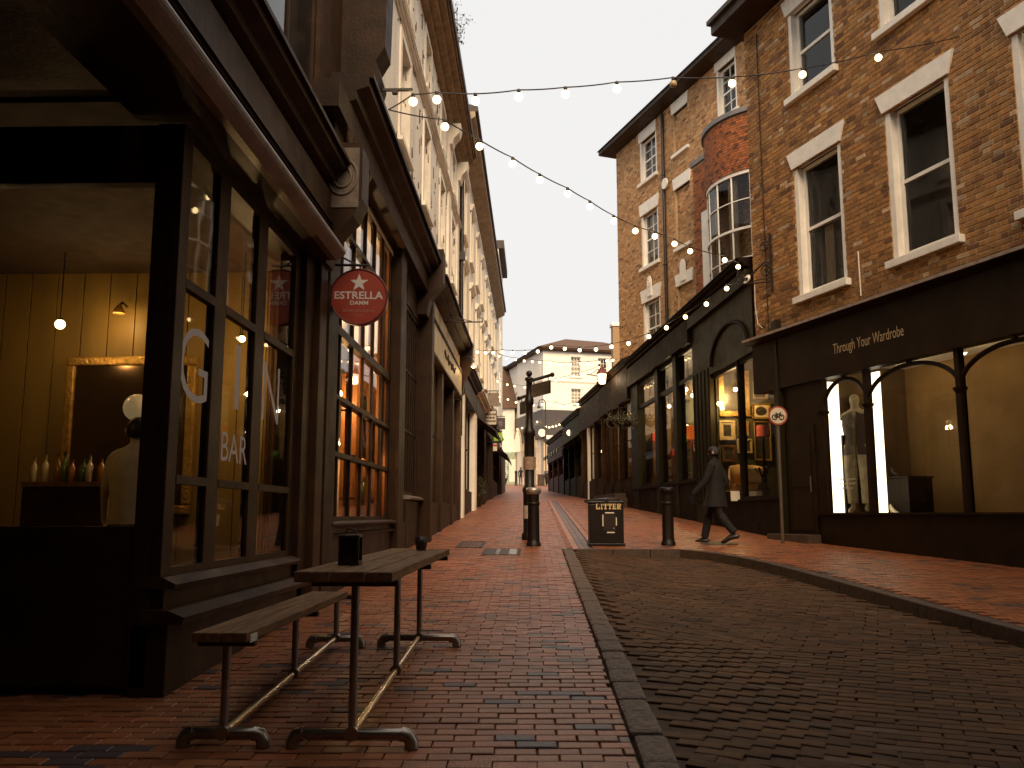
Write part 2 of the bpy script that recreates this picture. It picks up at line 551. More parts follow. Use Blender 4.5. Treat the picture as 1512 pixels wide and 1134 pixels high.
ROAD_X, ROAD_Y = .56, 15.1
def road_drop(x):
    return -.018 - .095 * min(1, max(0, (x - .8) / 1.0))

M_BED = mat('sand_and_dirt_bed', (.045, .022, .011), .95, .4, 10, .3, 60)
gm = MB()
ys = [-60, 0, 96, 260]
gm.add([(x, y, gz(y) - .20) for y in ys for x in (-180, 180)], [(0, 1, 3, 2), (2, 3, 5, 4), (4, 5, 7, 6)])
structure(gm.build('ground', M_BED))

M_PAV_A = mat('clay_paver', (1, 1, 1), .43, .38, 9, .35, 55, tintmode='attr', spec=.45)
M_PAV_O = mat('clay_paver_single', (1, 1, 1), .43, .38, 9, .35, 55, tintmode='obj', spec=.45)
M_SET_A = mat('worn_road_brick', (1, 1, 1), .75, .4, 8, .4, 50, tintmode='attr', spec=.2)
M_SET_O = mat('worn_road_brick_single', (1, 1, 1), .75, .4, 8, .4, 50, tintmode='obj', spec=.2)

rng = random.Random(3)
def pav_tint(x, y):
    n = noise.noise(Vector((x * .9, y * .6, 1.3))) + .6 * noise.noise(Vector((x * 2.2, y * 2.0, 4)))
    if rng.random() < .07 + .16 * max(0, n):
        k = rng.uniform(.8, 1.2); return (.085 * k, .05 * k, .042 * k)
    k = rng.uniform(.72, 1.18) * (1 - .16 * max(0, -n)); r = rng.uniform(.88, 1.14)
    return (.34 * k, .105 * k * r, .034 * k * r)

footway = MB()
bed = []
for y in [i * 1.0 for i in range(-8, 98)]:
    bed.append(y)
# bedding sheet under the pavers (left walk, the top of the street and the right walk)
def strip(mb, ya, yb, xa0, xb0, xa1, xb1, off):
    mb.add([(xa0, ya, gz(ya) + off), (xb0, ya, gz(ya) + off), (xb1, yb, gz(yb) + off), (xa1, yb, gz(yb) + off)], [(0, 1, 2, 3)])
for y in bed[:-1]:
    yb = y + 1
    if yb <= 15.01:
        strip(footway, y, yb, -4.2, .42, -4.2, .42, -.012)
        strip(footway, y, yb, kerb_x(y) + .12, 9, kerb_x(yb) + .12, 9, -.012)
    elif y >= 16: strip(footway, y, yb, -2.4, 9, -2.4, 9, -.012)
    else:
        strip(footway, 15, 15.25, -2.4, .45, -2.4, .45, -.012); strip(footway, 15.25, 16, -2.4, 9, -2.4, 9, -.012)
pavement = structure(footway.build('pavement', M_BED, fixn=False))

bricks = []
y = .6; row = 0
while y < 40:
    off = (row % 2) * .1 + rng.uniform(-.012, .012)
    x = -4.1 if y < 5.4 else -2.35
    x += off
    while x < 6.9:
        cx, cy = x + .1, y + .05
        xm = cx
        ok = True; hw = .0965
        if cy < ROAD_Y + .10 and cx < ROAD_X + .1:
            r_end = min(x + .2, ROAD_X - .098); cx = (x + r_end) / 2; hw = (r_end - x) / 2 - .0035
            if hw < .02: ok = False
        elif cx > ROAD_X - .19 and cy < ROAD_Y + .16 and cx < kerb_x(cy) + .25: ok = False
        if cy > ROAD_Y + .14 and .62 < cx < 1.12: ok = False      # drainage channel laid lengthwise
        if cx > 5.0 and cy > 17.5: ok = False
        if cx > 4.9 - (cy - 17.5) * .085 + .5 and cy > 17.5: ok = False
        if ok:
            z = gz(cy) + rng.uniform(-.003, .003) + .004 * noise.noise(Vector((cx * .8, cy * .8, 0)))
            ta, tb = rng.uniform(-.008, .008), rng.uniform(-.012, .012) + SL
            bricks.append(((cx + rng.uniform(-.002, .002), cy, z - .03), (hw, 0, hw * ta), (rng.uniform(-.001, .001), .0462, .0462 * tb), (0, 0, .03), pav_tint(cx, cy), None))
        x += .2
    y += .1; row += 1
# lengthwise channel: orange course, then grey-brown courses
for j, (cx, tint, dz) in enumerate(((.70, (.42, .15, .06), .0), (.82, (.16, .075, .05), -.010), (.93, (.15, .07, .045), -.010), (1.05, (.34, .115, .055), .0))):
    yy = ROAD_Y + .18 + .1 * (j % 2)
    while yy < 40:
        k = rng.uniform(.75, 1.15)
        bricks.append(((cx, yy + .1, gz(yy + .1) - .03 + dz), (.0505, 0, 0), (0, .0965, .0965 * SL), (0, 0, .03), tuple(c * k for c in tint), None))
        yy += .2
lay_bricks(pavement, bricks, M_PAV_A, M_PAV_O, 300, 'paving_brick', 'paving_brick_field')

# beyond 40 m the pavers can no longer be told apart: a sheet with a brick pattern
M_FARPAV = mat('far_brick_paving', (.29, .11, .062), .5, .4, 3, .2, 20)
nt = M_FARPAV.node_tree
bt = nt.nodes.new('ShaderNodeTexBrick'); bt.inputs['Scale'].default_value = 1
bt.inputs['Brick Width'].default_value = .2; bt.inputs['Row Height'].default_value = .1; bt.inputs['Mortar Size'].default_value = .006
bt.inputs['Color1'].default_value = (.34, .12, .06, 1); bt.inputs['Color2'].default_value = (.22, .085, .05, 1); bt.inputs['Mortar'].default_value = (.06, .03, .015, 1)
tcn = nt.nodes.new('ShaderNodeTexCoord'); nt.links.new(tcn.outputs['Object'], bt.inputs['Vector'])
nt.links.new(bt.outputs[0], nt.nodes['Principled BSDF'].inputs['Base Color'])
fp = MB()
for y in range(40, 96, 2):
    strip(fp, y, y + 2, -5, 5, -5, 5, 0)
strip(fp, 96, 130, -30, 30, -30, 30, 0)
fp.build('brick_paving_sheet', M_FARPAV, pavement, fixn=False)

# the sunken brick road
rm = MB()
gx = [.5, .8, 1.1, 1.5, 1.9, 2.6, 3.4, 4.2, 5.2]
gy = [-8 + i for i in range(23)] + [15.0, 15.2]
for i in range(len(gx) - 1):
    for k in range(len(gy) - 1):
        q = [(gx[i], gy[k]), (gx[i + 1], gy[k]), (gx[i + 1], gy[k + 1]), (gx[i], gy[k + 1])]
        if q[0][0] > kerb_x(q[0][1]) + .1: continue
        rm.add([(a, b, gz(b) + road_drop(a) - .014) for a, b in q], [(0, 1, 2, 3)])
road = structure(rm.build('road', mat('road_bedding', (.07, .034, .014), .95, .3, 10, .3, 60), fixn=False))
rb = []
ang = math.radians(-21)
ca, sa = math.cos(ang), math.sin(ang)
for r in range(-120, 190):
    for k in range(-60, 60):
        u = k * .222 + (r % 2) * .111 + rng.uniform(-.01, .01); v = r * .104
        cx, cy = 2.0 + u * ca - v * sa, 8.0 + u * sa + v * ca
        if cy < 1.0 or cy > ROAD_Y - .07 or cx < ROAD_X + .15 or cx > kerb_x(cy) - .09: continue
        tz = rng.uniform(-.007, .007); ty = SL + rng.uniform(-.007, .007)
        slope_x = (road_drop(cx + .05) - road_drop(cx - .05)) / .1 + tz
        z = gz(cy) + road_drop(cx) + rng.uniform(-.003, .002) + .010 * noise.noise(Vector((cx * .7, cy * .7, 2)))
        n = noise.noise(Vector((cx * 1.1, cy * 1.1, 7)))
        kk = rng.uniform(.62, 1.2) * (1 + .35 * n)
        t = (.105 * kk, .047 * kk, .016 * kk)
        if rng.random() < .05: t = (.12 * kk, .07 * kk, .038 * kk)
        h1 = (.1085 * ca, .1085 * sa, .1085 * (ca * slope_x + sa * ty)); h2 = (-.0502 * sa, .0502 * ca, .0502 * (-sa * slope_x + ca * ty))
        rb.append(((cx, cy, z - .03), h1, h2, (0, 0, .03), t, None))
lay_bricks(road, rb, M_SET_A, M_SET_O, 300, 'road_brick', 'road_brick_field')
# one gutter course lengthwise along the granite edge
M_GRANITE = mat('granite', (.13, .08, .048), .7, .5, 22, .7, 45)
M_KERB = mat('dark_kerb_stone', (.075, .042, .024), .7, .4, 12, .5, 40)
def stone(parent, name, m, p, q, width, top, bottom, dz=0.0, bev=.012):
    """a kerb stone running from p to q on the ground"""
    p = Vector((p[0], p[1], gz(p[1]))); q = Vector((q[0], q[1], gz(q[1])))
    d = (q - p); L = d.length; d.normalize()
    mb = MB(); mb.box(-L / 2 + .004, L / 2 - .004, -width / 2, width / 2, bottom, top, bev)
    me_o = mb.build(name, m, parent)
    side = Vector((0, 0, 1)).cross(d).normalized(); up = d.cross(side)
    me_o.matrix_local = Matrix.Translation((p + q) / 2 + Vector((0, 0, dz))) @ Matrix([d, side, up]).transposed().to_4x4()
    return me_o
kerb_l = structure(MB().add([(ROAD_X - .12, -6, gz(-6) - .04), (ROAD_X + .14, -6, gz(-6) - .04), (ROAD_X + .14, 15.2, gz(15.2) - .04), (ROAD_X - .12, 15.2, gz(15.2) - .04)], [(0, 1, 2, 3)]).build('granite_edging', M_BED, fixn=False))
y = .8
while y < 15.0:
    L = rng.uniform(.24, .46)
    y2 = min(y + L, 15.2)
    stone(kerb_l, 'granite_sett', M_GRANITE, (ROAD_X + rng.uniform(-.008, .008), y), (ROAD_X + rng.uniform(-.008, .008), y2), rng.uniform(.165, .185), .006 + rng.uniform(-.006, .006), -.12, bev=.03)
    y = y2
kerb_r = structure(MB().add([(ROAD_X, 15.16, gz(15.2) - .05), (2.5, 15.16, gz(15.2) - .05), (2.5, 15.24, gz(15.2) - .05), (ROAD_X, 15.24, gz(15.2) - .05)], [(0, 1, 2, 3)]).build('kerb', M_BED, fixn=False))
x = ROAD_X + .12
while x < 2.4:
    x2 = min(x + .62, 2.45)
    stone(kerb_r, 'kerb_stone', M_KERB, (x, 15.18), (x2, 15.18), .15, .012, -.22)
    x = x2
yy = 15.15; px_ = 2.45
while yy > -6:
    y2 = yy - (.45 if yy > 12.5 else .85)
    stone(kerb_r, 'kerb_stone', M_KERB, (kerb_x(yy) + .07, yy), (kerb_x(y2) + .07, y2), .15, .012, -.22)
    yy = y2

# iron covers let into the paving
M_COVER = mat('iron_cover', (.045, .025, .015), .45, .4, 20, .5, 70, metal=.3)
def cover(px0, px1, py0, py1, label, grid, light=()):
    a = gnd(px0, py1); b = gnd(px1, py1); c = gnd(px0, py0)
    w = b[0] - a[0]; d = c[1] - a[1]
    cx, cy = (a[0] + b[0]) / 2, (a[1] + c[1]) / 2
    t = thing('drain_cover' if grid else 'inspection_cover', label, 'drain cover', (cx, cy, gz(cy) + .006), 0)
    t.rotation_euler = (math.atan(SL), 0, 0)
    fr = MB()
    fr.box(-w / 2, w / 2, -d / 2, -d / 2 + .03, -.02, .006); fr.box(-w / 2, w / 2, d / 2 - .03, d / 2, -.02, .006)
    fr.box(-w / 2, -w / 2 + .03, -d / 2 + .03, d / 2 - .03, -.02, .006); fr.box(w / 2 - .03, w / 2, -d / 2 + .03, d / 2 - .03, -.02, .006)
    fr.build('frame', M_COVER, t)
    n = 6
    if grid:
        for i in range(n):
            x = -w / 2 + .03 + (w - .06) * (i + .5) / n
            MB().box(x - .02, x + .02, -d / 2 + .03, d / 2 - .03, -.02, .003).build('bar', M_COVER, t)
    else:
        MB().box(-w / 2 + .034, w / 2 - .034, -d / 2 + .034, d / 2 - .034, -.02, .002).build('plate', M_COVER, t)
    for (u0, u1) in light:
        MB().box(-w / 2 + w * u0, -w / 2 + w * u1, -d / 2 + .05, d / 2 - .05, -.01, .007).build('inset', M_STEEL, t)
cover(672, 712, 800, 809, 'dark slotted drain grate in red brick walk behind the high table', True)
cover(710, 768, 811, 820, 'long iron inspection cover with pale insets before the signpost bollard', False, ((.35, .45), (.7, .9)))
mh = gnd(1062, 803)
t = tag(MB().lathe([(0.0001, .004), (.30, .004), (.34, .004), (.36, -.03)], 0, 0, 28).build('manhole_cover', M_COVER), 'round dark manhole cover in the walk by the walking person', 'manhole cover')
t.location = (mh[0], mh[1], gz(mh[1]) + .004); t.rotation_euler = (math.atan(SL), 0, 0)

# ================================================================== LEFT ROW
LF = Facade(-2.2, 0, math.pi / 2)
LM = LF.rz
def left_thing(name, label, cat, x=-2.2):
    return thing(name, label, cat, (x, 0, 0), LM)

# ------------------------------------------------------------ gin bar
bar = left_thing('gin_bar_building', 'dark brown shopfront with GIN BAR lettered on its window', 'building')
Y0, Y1 = 5.32, 8.02      # the bay window along the street
M_PANEL = mat('olive_boarding', (.25, .16, .035), .6, .25, 3, .1, 30, stretch=(1, 1, .2))
# plinth and stall riser, sill
pl = MB(); pl.box(Y0 - .02, 8.35, -.06, .16, -.3, .66, .01); pl.build('plinth', M_DARK, bar)
MB().extrude_x([(.1, .66), (-.16, .66), (-.17, .70), (-.07, .74), (.1, .74)], Y0 - .06, 8.2).build('plinth_ledge', M_DARK2, bar)
MB().box(Y0, 8.15, -.02, .12, .74, .86).build('stall_riser', M_DARK, bar)
MB().extrude_x([(.14, .86), (-.09, .86), (-.10, .885), (-.02, .925), (.14, .925)], Y0 - .03, 8.15).build('sill', M_DARK2, bar)
zb = .925
mul = [Y0, LF.s(310), LF.s(327), LF.s(372), LF.s(386), 8.0]
tr0 = LF.at(340, 461)[1]; rail = LF.at(340, 716)[1]; TOP = 3.74
posts = [(Y0 - .02, Y0 + .13), (mul[1], mul[2]), (mul[3], mul[4]), (7.98, 8.15)]
for a, b in posts:
    MB().box(a, b, -.002, .06, zb, TOP, .006).build('post', M_DARK, bar)
for k in range(3):
    a, b = posts[k][1], posts[k + 1][0]
    w = MB().box(a, b, -.004, .05, tr0 - .03, tr0 + .03).build('transom', M_DARK, bar)
    for r0, r1, o_ in ((rail - .025, rail + .03, -.006), (zb, zb + .05, -.001), (TOP - .08, TOP, -.001)):
        MB().box(a, b, o_, .05, r0, r1).build('rail', M_DARK, w)
    for q0, q1 in ((zb + .05, rail - .03), (rail + .035, tr0 - .035), (tr0 + .04, TOP - .08)):
        MB().add([(a, .02, q0), (b, .02, q0), (b, .02, q1), (a, .02, q1)], [(0, 1, 2, 3)]).build('pane', SHOPGLASS, w, fixn=False)
# return window facing down the street, beside the recessed entrance
RET = 1.75
mbp = MB(); mbp.box(Y0 - .02, Y0 + .10, .061, .17, .3, TOP); mbp.build('corner_post', M_DARK, bar)
MB().box(Y0, Y0 + .09, .17, RET, .3, 1.16).build('stall_riser', M_DARK, bar)
MB().box(Y0, Y0 + .09, .17, RET, 3.36, TOP).build('head_rail', M_DARK, bar)
MB().box(Y0 + .01, Y0 + .08, RET, RET + .1, .3, TOP).build('post', M_DARK, bar)
MB().box(Y0 + .015, Y0 + .075, .17, RET, 1.16, 1.22).build('window_frame', M_DARK2, bar)
MB().add([(Y0 + .04, .17, 1.22), (Y0 + .04, RET, 1.22), (Y0 + .04, RET, 3.36), (Y0 + .04, .17, 3.36)], [(0, 1, 2, 3)]).build('pane', SHOPGLASS, bar, fixn=False)
# entrance recess: side wall of the next pier and back door wall, ceiling
lob = MB()
lob.box(3.0, Y0, RET + .1, RET + .2, .1, TOP); lob.build('lobby_wall', M_DARK2, bar)
MB().box(1.0, 3.0, -.02, RET + .2, -.1, TOP).build('pier', M_DARK2, bar)
MB().box(-6, 1.9, -.95, -.05, -.5, 4.4).build('added_shade_block', M_DARK2, bar)  # unseen block added to darken the near walk
# bar room
rw = MB()
D = 4.3; ZF, ZC = .42, 3.95
rw.add([(Y0 + .1, .12, ZF), (9.55, .12, ZF), (9.55, D, ZF), (Y0 + .1, D, ZF)], [(0, 1, 2, 3)])
rw.build('room_floor', mat('bar_floor', (.09, .045, .02), .5, .4, 4), bar, fixn=False)
MB().add([(Y0 + .1, .12, ZC), (9.55, .12, ZC), (9.55, D, ZC), (Y0 + .1, D, ZC)], [(3, 2, 1, 0)]).build('room_ceiling', mat('bar_ceiling', (.05, .028, .012), .8), bar, fixn=False)
MB().box(Y0 + .1, 9.55, D, D + .1, ZF, ZC).build('room_wall', mat('bar_side_wall', (.16, .10, .04), .8), bar)
MB().box(Y0 + .1, Y0 + .2, RET + .1, D, ZF, ZC).build('room_wall', mat('bar_side_wall', (.16, .10, .04), .8), bar)
MB().box(9.6, 9.7, .0, D, ZF, ZC).build('room_wall', M_DARK2, bar)
x = .14
while x < D - .05:                                  # vertical boards of the end wall
    w = .295
    MB().box(9.55, 9.595, x + .006, min(x + w, D) - .006, ZF, ZC).build('board', M_PANEL, bar)
    x += w
# pipe boxing on the end wall
for dx in (.52, .60, .66):
    MB().tube([(9.49, dx, ZF), (9.49, dx, ZC)], .025, 8).build('pipe', M_DARK2, bar)
# lettering on the glass
M_LET = mat('white_window_lettering', (.50, .42, .36), .7, .08, 6, 0)
def letters(s, px0, px1, py0, py1, parent, m, fac, y, name='lettering', weight=0):
    """rectangle given by its top-left px0,py0 side and its right end; heights taken at the left end"""
    s0, z1 = fac.at(px0, py0, y); s1, _ = fac.at(px1, py0, y); _, z0 = fac.at(px0, py1, y)
    return text_flat(s, y, s0, s1, z0, z1, weight=weight).build(name, m, parent, fixn=False)
letters('G', 268, 311, 472, 588, bar, M_LET, LF, .012, weight=-.012)
letters('I', 350, 356, 508, 605, bar, M_LET, LF, .012)
letters('N', 390, 414, 532, 620, bar, M_LET, LF, .012, weight=-.012)
letters('BAR', 328, 366, 636, 680, bar, M_LET, LF, .012)
# fascia, blind box moulding, cornice
FE = 8.45
MB().box(-5, FE, -.28, .3, TOP + .02, 3.86).build('soffit', M_DARK, bar)
M_GUT = mat('pale_blind_box', (.20, .155, .125), .4, .25, 5, .2, 30)
g = MB(); n = 10
prof = [(-.28 - .09 * math.sin(math.pi * i / n), 3.745 + .17 * i / n) for i in range(n + 1)] + [(-.22, 3.915), (-.22, 3.745)]
g.extrude_x(prof, -5, FE - .05, smooth=False); g.build('blind_box', M_GUT, bar)
MB().box(-5, FE, -.20, .1, 3.918, 4.45).build('fascia', M_DARK2, bar)
cornice(bar, 'fascia_moulding', M_DARK, -5, FE - .02, 4.0, 4.12, .24)
cornice(bar, 'cornice', M_DARK2, -5, FE, 4.45, 4.78, .38)
# console at the end of the fascia: carved scroll block
con = MB()
con.extrude_x([(.05, 3.75), (-.16, 3.75), (-.22, 4.0), (-.42, 4.22), (-.5, 4.4), (-.5, 4.92), (-.46, 4.98), (.05, 4.98)], FE, FE + .34)
console = con.build('console', M_DARK, bar)
sc = MB()
for r in (.15, .09):
    sc.tube([(FE - .008, -.30 + r * math.cos(a), 4.62 + r * math.sin(a) * 1.25) for a in [i * math.pi / 12 for i in range(25)]], .018, 6, cap=False)
sc.build('scroll', mat('worn_scroll', (.16, .12, .09), .6, .3, 12), console)
MB().box(FE - .01, FE, -.47, -.05, 4.30, 4.92).build('scroll_face', mat('worn_scroll', (.16, .12, .09), .6), console)
MB().box(FE + .02, FE + .30, -.12, .2, -.2, 3.75, .01).build('pilaster', M_DARK2, bar)
MB().box(8.15, FE + .02, -.06, .2, -.2, 3.75, .01).build('pilaster', M_DARK, bar)
# upper storey
sw0, sw1, swz = LF.s(384, py=150), LF.s(470, py=150), LF.at(461, 214)[1]
wall_panel(bar, 'upper_wall', M_DARK2, -6, 9.55, 4.78, 11.5, [(sw0, sw1, swz, 7.4), (3.2, 5.3, swz, 7.4)], reveal=.12)
M_GREYGL = mat('grey_sky_reflection', (.115, .09, .065), .5, .2, 2, .1, 20)  # faint sky reflection of the upper panes, put into the lining colour
for a, b in ((sw0, sw1), (3.2, 5.3)):
    window(bar, a, b, swz, 7.4, 2, 1, y=.05, fm=M_DARK, sash=False, roommat=M_GREYGL, room=.12)
    MB().box(a - .08, b + .08, -.12, .04, swz - .1, swz).build('sill', M_DARK, bar)
cornice(bar, 'eaves_cornice', M_DARK, -6, 9.5, 11.2, 11.6, .45)
MB().box(-6, 9.55, .4, 8, 3.98, 11.4).build('building_body', M_DARK2, bar)
MB().box(-6, .98, .0, 8, -1, 4.0).build('building_body', M_DARK2, bar)
# things in the bar room
def left_world(s, depth, z): return LF.world(s, depth, z)
pend = []
def pendant(fac, s, depth, ztop, z, r, label, cat='lamp', group=None, watts=0, emat=None, col=(1, .62, .26), shade=None):
    w = fac.world(s, depth, z)
    t = thing('pendant_lamp', label, cat, (w[0], w[1], w[2]), 0, group)
    MB().tube([(0, 0, r * .9), (0, 0, ztop - z)], .006, 6).build('cable', M_BLACK, t)
    MB().lathe([(.02, r * 1.25), (.03, r * 1.2), (.03, r * .8)], n=10).build('socket', M_BLACK, t)
    MB().ball((0, 0, 0), r, 14, 10).build('bulb', emat or E_BULB, t)
    if shade:
        MB().lathe([(.035, r * 1.1), (.05, r * 1.05), (shade, -r * .6), (shade - .006, -r * .62)], n=18).build('shade', M_BLACK, t)
    if watts:
        point_light('bulb_light', (0, 0, -r - .06), watts, col, .07, t)
    return t
G_BAR = 'bulbs hanging in the gin bar'
LAB = 'small bare warm bulb hanging inside the gin bar window'
pendant(LF, 6.5, 2.1, ZC, 2.72, .045, 'bare pendant bulb above the gin bar counter', watts=6)
pendant(LF, 8.8, .75, ZC, 3.05, .035, LAB, group=G_BAR, watts=17)
pendant(LF, 8.9, .34, ZC, 2.9, .035, LAB, group=G_BAR, watts=15)
pendant(LF, 8.75, 2.6, ZC, 3.2, .05, 'pendant bulb over the gilt mirror in the bar', watts=9)
# gilt mirror on the end wall, its shelf of bottles, globe lamp
M_GILT = mat('gilt', (.55, .33, .08), .38, .35, 14, .6, 30, metal=.7)
def wall_at(px, py, y): return ony(px, py, y)
a = ony(100, 527, 9.5); b = ony(292, 527, 9.5); zb_ = ony(200, 760, 9.5)[2]; zt_ = a[2]
mir = thing('wall_mirror', 'large gilt framed mirror on the boarded end wall of the bar', 'mirror', ((a[0] + b[0]) / 2, 9.5, zb_), 0)
W = b[0] - a[0]; H = zt_ - zb_
fr = MB(); t_ = .10
fr.box(-W / 2, W / 2, -.03, .04, H - t_, H, .02); fr.box(-W / 2, W / 2, -.03, .04, 0, t_, .02)
fr.box(-W / 2, -W / 2 + t_, -.028, .04, t_, H - t_, .02); fr.box(W / 2 - t_, W / 2, -.028, .04, t_, H - t_, .02)
fr.build('frame', M_GILT, mir)
MB().box(-W / 2 + t_, W / 2 - t_, .0, .03, t_, H - t_).build('mirror_glass', mat('dark_mirror', (.24, .16, .09), .12, .2, 3, 0, metal=.9), mir)
sh = thing('back_bar_shelf', 'back bar shelf with lit bottle ledge below the gilt mirror', 'shelf', ((a[0] + b[0]) / 2 - .1, 9.15, ZF), 0)
MB().box(-W / 2, W / 2 - .2, -.15, .15, 0, 1.15).build('cabinet', M_DARK2, sh)
MB().box(-W / 2, W / 2 - .2, -.18, .15, 1.15, 1.2).build('counter_top', M_WOOD, sh)
M_BOT = [mat('amber_bottle', (.35, .14, .02), .1, .2, 3, 0, coat=.5), mat('green_bottle', (.10, .16, .04), .1, .2, 3, 0, coat=.5), mat('clear_bottle', (.55, .45, .28), .08, .2, 3, 0, coat=.5)]
rb_ = random.Random(5)
bx = -W / 2 + .08
labs = ['amber spirit bottle on the back bar shelf', 'green spirit bottle on the back bar shelf', 'clear spirit bottle on the back bar shelf']
while bx < W / 2 - .28:
    k = rb_.randrange(3); h = rb_.uniform(.24, .32)
    o = MB().lathe([(.032, 0), (.036, .01), (.036, h * .6), (.014, h * .75), (.014, h), (.017, h)], n=10).build('bottle', M_BOT[k])
    tag(o, labs[k], 'bottle', 'bottles on the back bar: ' + ('amber', 'green', 'clear')[k])
    o.location = ((a[0] + b[0]) / 2 - .1 + bx, 9.05 + rb_.uniform(-.03, .05), ZF + 1.2)
    bx += rb_.uniform(.085, .12)
gl = ony(203, 602, 8.7)
gt = thing('globe_lamp', 'clear glass globe lamp glowing on the bar counter', 'lamp', (gl[0], gl[1], ZF), 0)
hz = gl[2] - ZF
MB().lathe([(.09, 0), (.09, .03), (.02, .06), (.02, hz - .16), (.05, hz - .15), (.05, hz - .12)], n=12).build('stand', M_BLACK, gt)
MB().ball((0, 0, hz), .135, 20, 14).build('globe', mat('frosted_globe', (.6, .5, .3), .3, .3, 5, 0, emit=(1, .72, .35), estr=.14), gt)
MB().ball((0, 0, hz - .02), .03, 10, 8, 1.3).build('filament_bulb', E_BULB, gt)
lp = ony(176, 458, 9.3)
wl = thing('wall_lamp', 'small bright wall lamp above the gilt mirror', 'lamp', (lp[0], lp[1], lp[2]), 0)
MB().tube([(0, .18, .08), (0, .06, .1), (0, 0, .05)], .012, 6).build('arm', M_BLACK, wl)
MB().lathe([(.02, .06), (.07, -.03), (.066, -.035)], n=12).build('shade', M_GILT, wl)
MB().ball((0, 0, 0), .035, 10, 8).build('bulb', E_BULB, wl)
point_light('bulb_light', (0, -.02, -.12), 5, parent=wl)

# ------------------------------------------------------------ tall glazed shop
tall = left_thing('glazed_shop_building', 'tall dark shopfront with many paned windows glowing orange', 'building')
M_ORANGE = mat('orange_varnished_wood', (.42, .16, .035), .4, .4, 4, .15, 30, stretch=(4, 4, .5))
B0, B1, BE = 8.85, 13.5, 17.1
W0 = 9.35
BT = 5.42
MB().box(B0 - .05, BE, -.05, .2, -.1, 1.17, .01).build('stall_riser', M_LDARK, tall)
for zz, o_ in ((1.17, .10), (1.05, .07)):
    MB().extrude_x([(.1, zz), (-o_ - .03, zz), (-o_ - .04, zz + .025), (-o_ + .04, zz + .05), (.1, zz + .05)], W0 - .1, B1).build('sill', M_LDARK2, tall)
zts = [1.22, 1.96, 2.6, 3.36, 4.6, BT]
ncol = 6
big = MB()
xs = [W0 + (B1 - W0) * i / ncol for i in range(ncol + 1)]
for i, x in enumerate(xs):
    w = .05 if i in (0, ncol) else .022
    big.box(x - w, x + w, .015, .05, zts[0], zts[-1])
fr = big.build('window_frame', M_LDARK, tall)
lin = MB()
for i, x in enumerate(xs):
    lin.box(x - .022, x + .022, .0505, .09, zts[0], zts[-1])
lin.build('inner_frame', M_ORANGE, tall)
tb = MB()
for i, z in enumerate(zts):
    h = .05 if i in (0, 3, len(zts) - 1) else .025
    tb.box(W0, B1, -.005, .10, z - h, z + h)
tb.build('transom', M_LDARK, tall)
for i in range(ncol):
    for k in range(len(zts) - 1):
        MB().add([(xs[i], .04, zts[k]), (xs[i + 1], .04, zts[k]), (xs[i + 1], .04, zts[k + 1]), (xs[i], .04, zts[k + 1])], [(0, 1, 2, 3)]).build('pane', SHOPGLASS, fr, fixn=False)
# its room: orange timber wall, white upper end wall
MB().add([(9.72, .2, .75), (15, .2, .75), (15, 3, .75), (9.72, 3, .75)], [(0, 1, 2, 3)]).build('room_floor', mat('bar_floor', (.09, .045, .02), .5), tall, fixn=False)
MB().add([(9.72, .2, 5.5), (15, .2, 5.5), (15, 3, 5.5), (9.72, 3, 5.5)], [(3, 2, 1, 0)]).build('room_ceiling', M_WHITE, tall, fixn=False)
x = .22
while x < 3:
    MB().box(14.3, 14.34, x, x + .23, .75, 3.9).build('board', M_ORANGE, tall); x += .24
MB().box(14.34, 14.4, .0, 3, .75, 5.5).build('room_wall', M_WHITE, tall)
MB().box(9.72, 14.4, 3.0, 3.1, .75, 5.5).build('room_wall', M_ORANGE, tall)
for k, (s, dp, z, wt) in enumerate(((13.3, .75, 4.6, 130), (11.4, 1.1, 4.4, 90))):
    pendant(LF, s, dp, 5.5, z, .07, ('pendant globe by the white end wall of the tall glazed shop', 'pendant globe in the middle of the tall glazed shop')[k], watts=wt, col=(1, .66, .32))
for k, (s, dp, z) in enumerate(((10.9, .45, 3.05), (12.2, .5, 2.95), (13.1, .4, 2.2))):
    pendant(LF, s, dp, 5.5, z, .05, 'bare bulb low behind the panes of the tall shop', group='low bulbs in the tall shop', watts=26, col=(1, .55, .2))
# shelves with bottles inside
shf = left_thing('bottle_rack', 'timber rack of bottles behind the tall shop window', 'shelf')
for z in (1.5, 2.1, 2.75):
    MB().box(12.6, 14.25, .30, .55, z, z + .03).build('shelf', M_ORANGE, shf)
for x in (12.6, 14.2):
    MB().box(x, x + .04, .30, .55, .75, 3.3).build('upright', M_ORANGE, shf)
for z in (1.53, 2.13, 2.78):
    for i in range(9):
        k = rb_.randrange(3); h = rb_.uniform(.26, .34)
        w = LF.world(12.75 + i * .16, .42, z)
        o = MB().lathe([(.035, 0), (.04, .01), (.04, h * .6), (.015, h * .75), (.015, h), (.018, h)], n=8).build('bottle', M_BOT[k])
        tag(o, ('amber', 'green', 'clear')[k] + ' bottle on the rack in the tall glazed shop', 'bottle', 'bottles on the rack: ' + ('amber', 'green', 'clear')[k])
        o.location = w
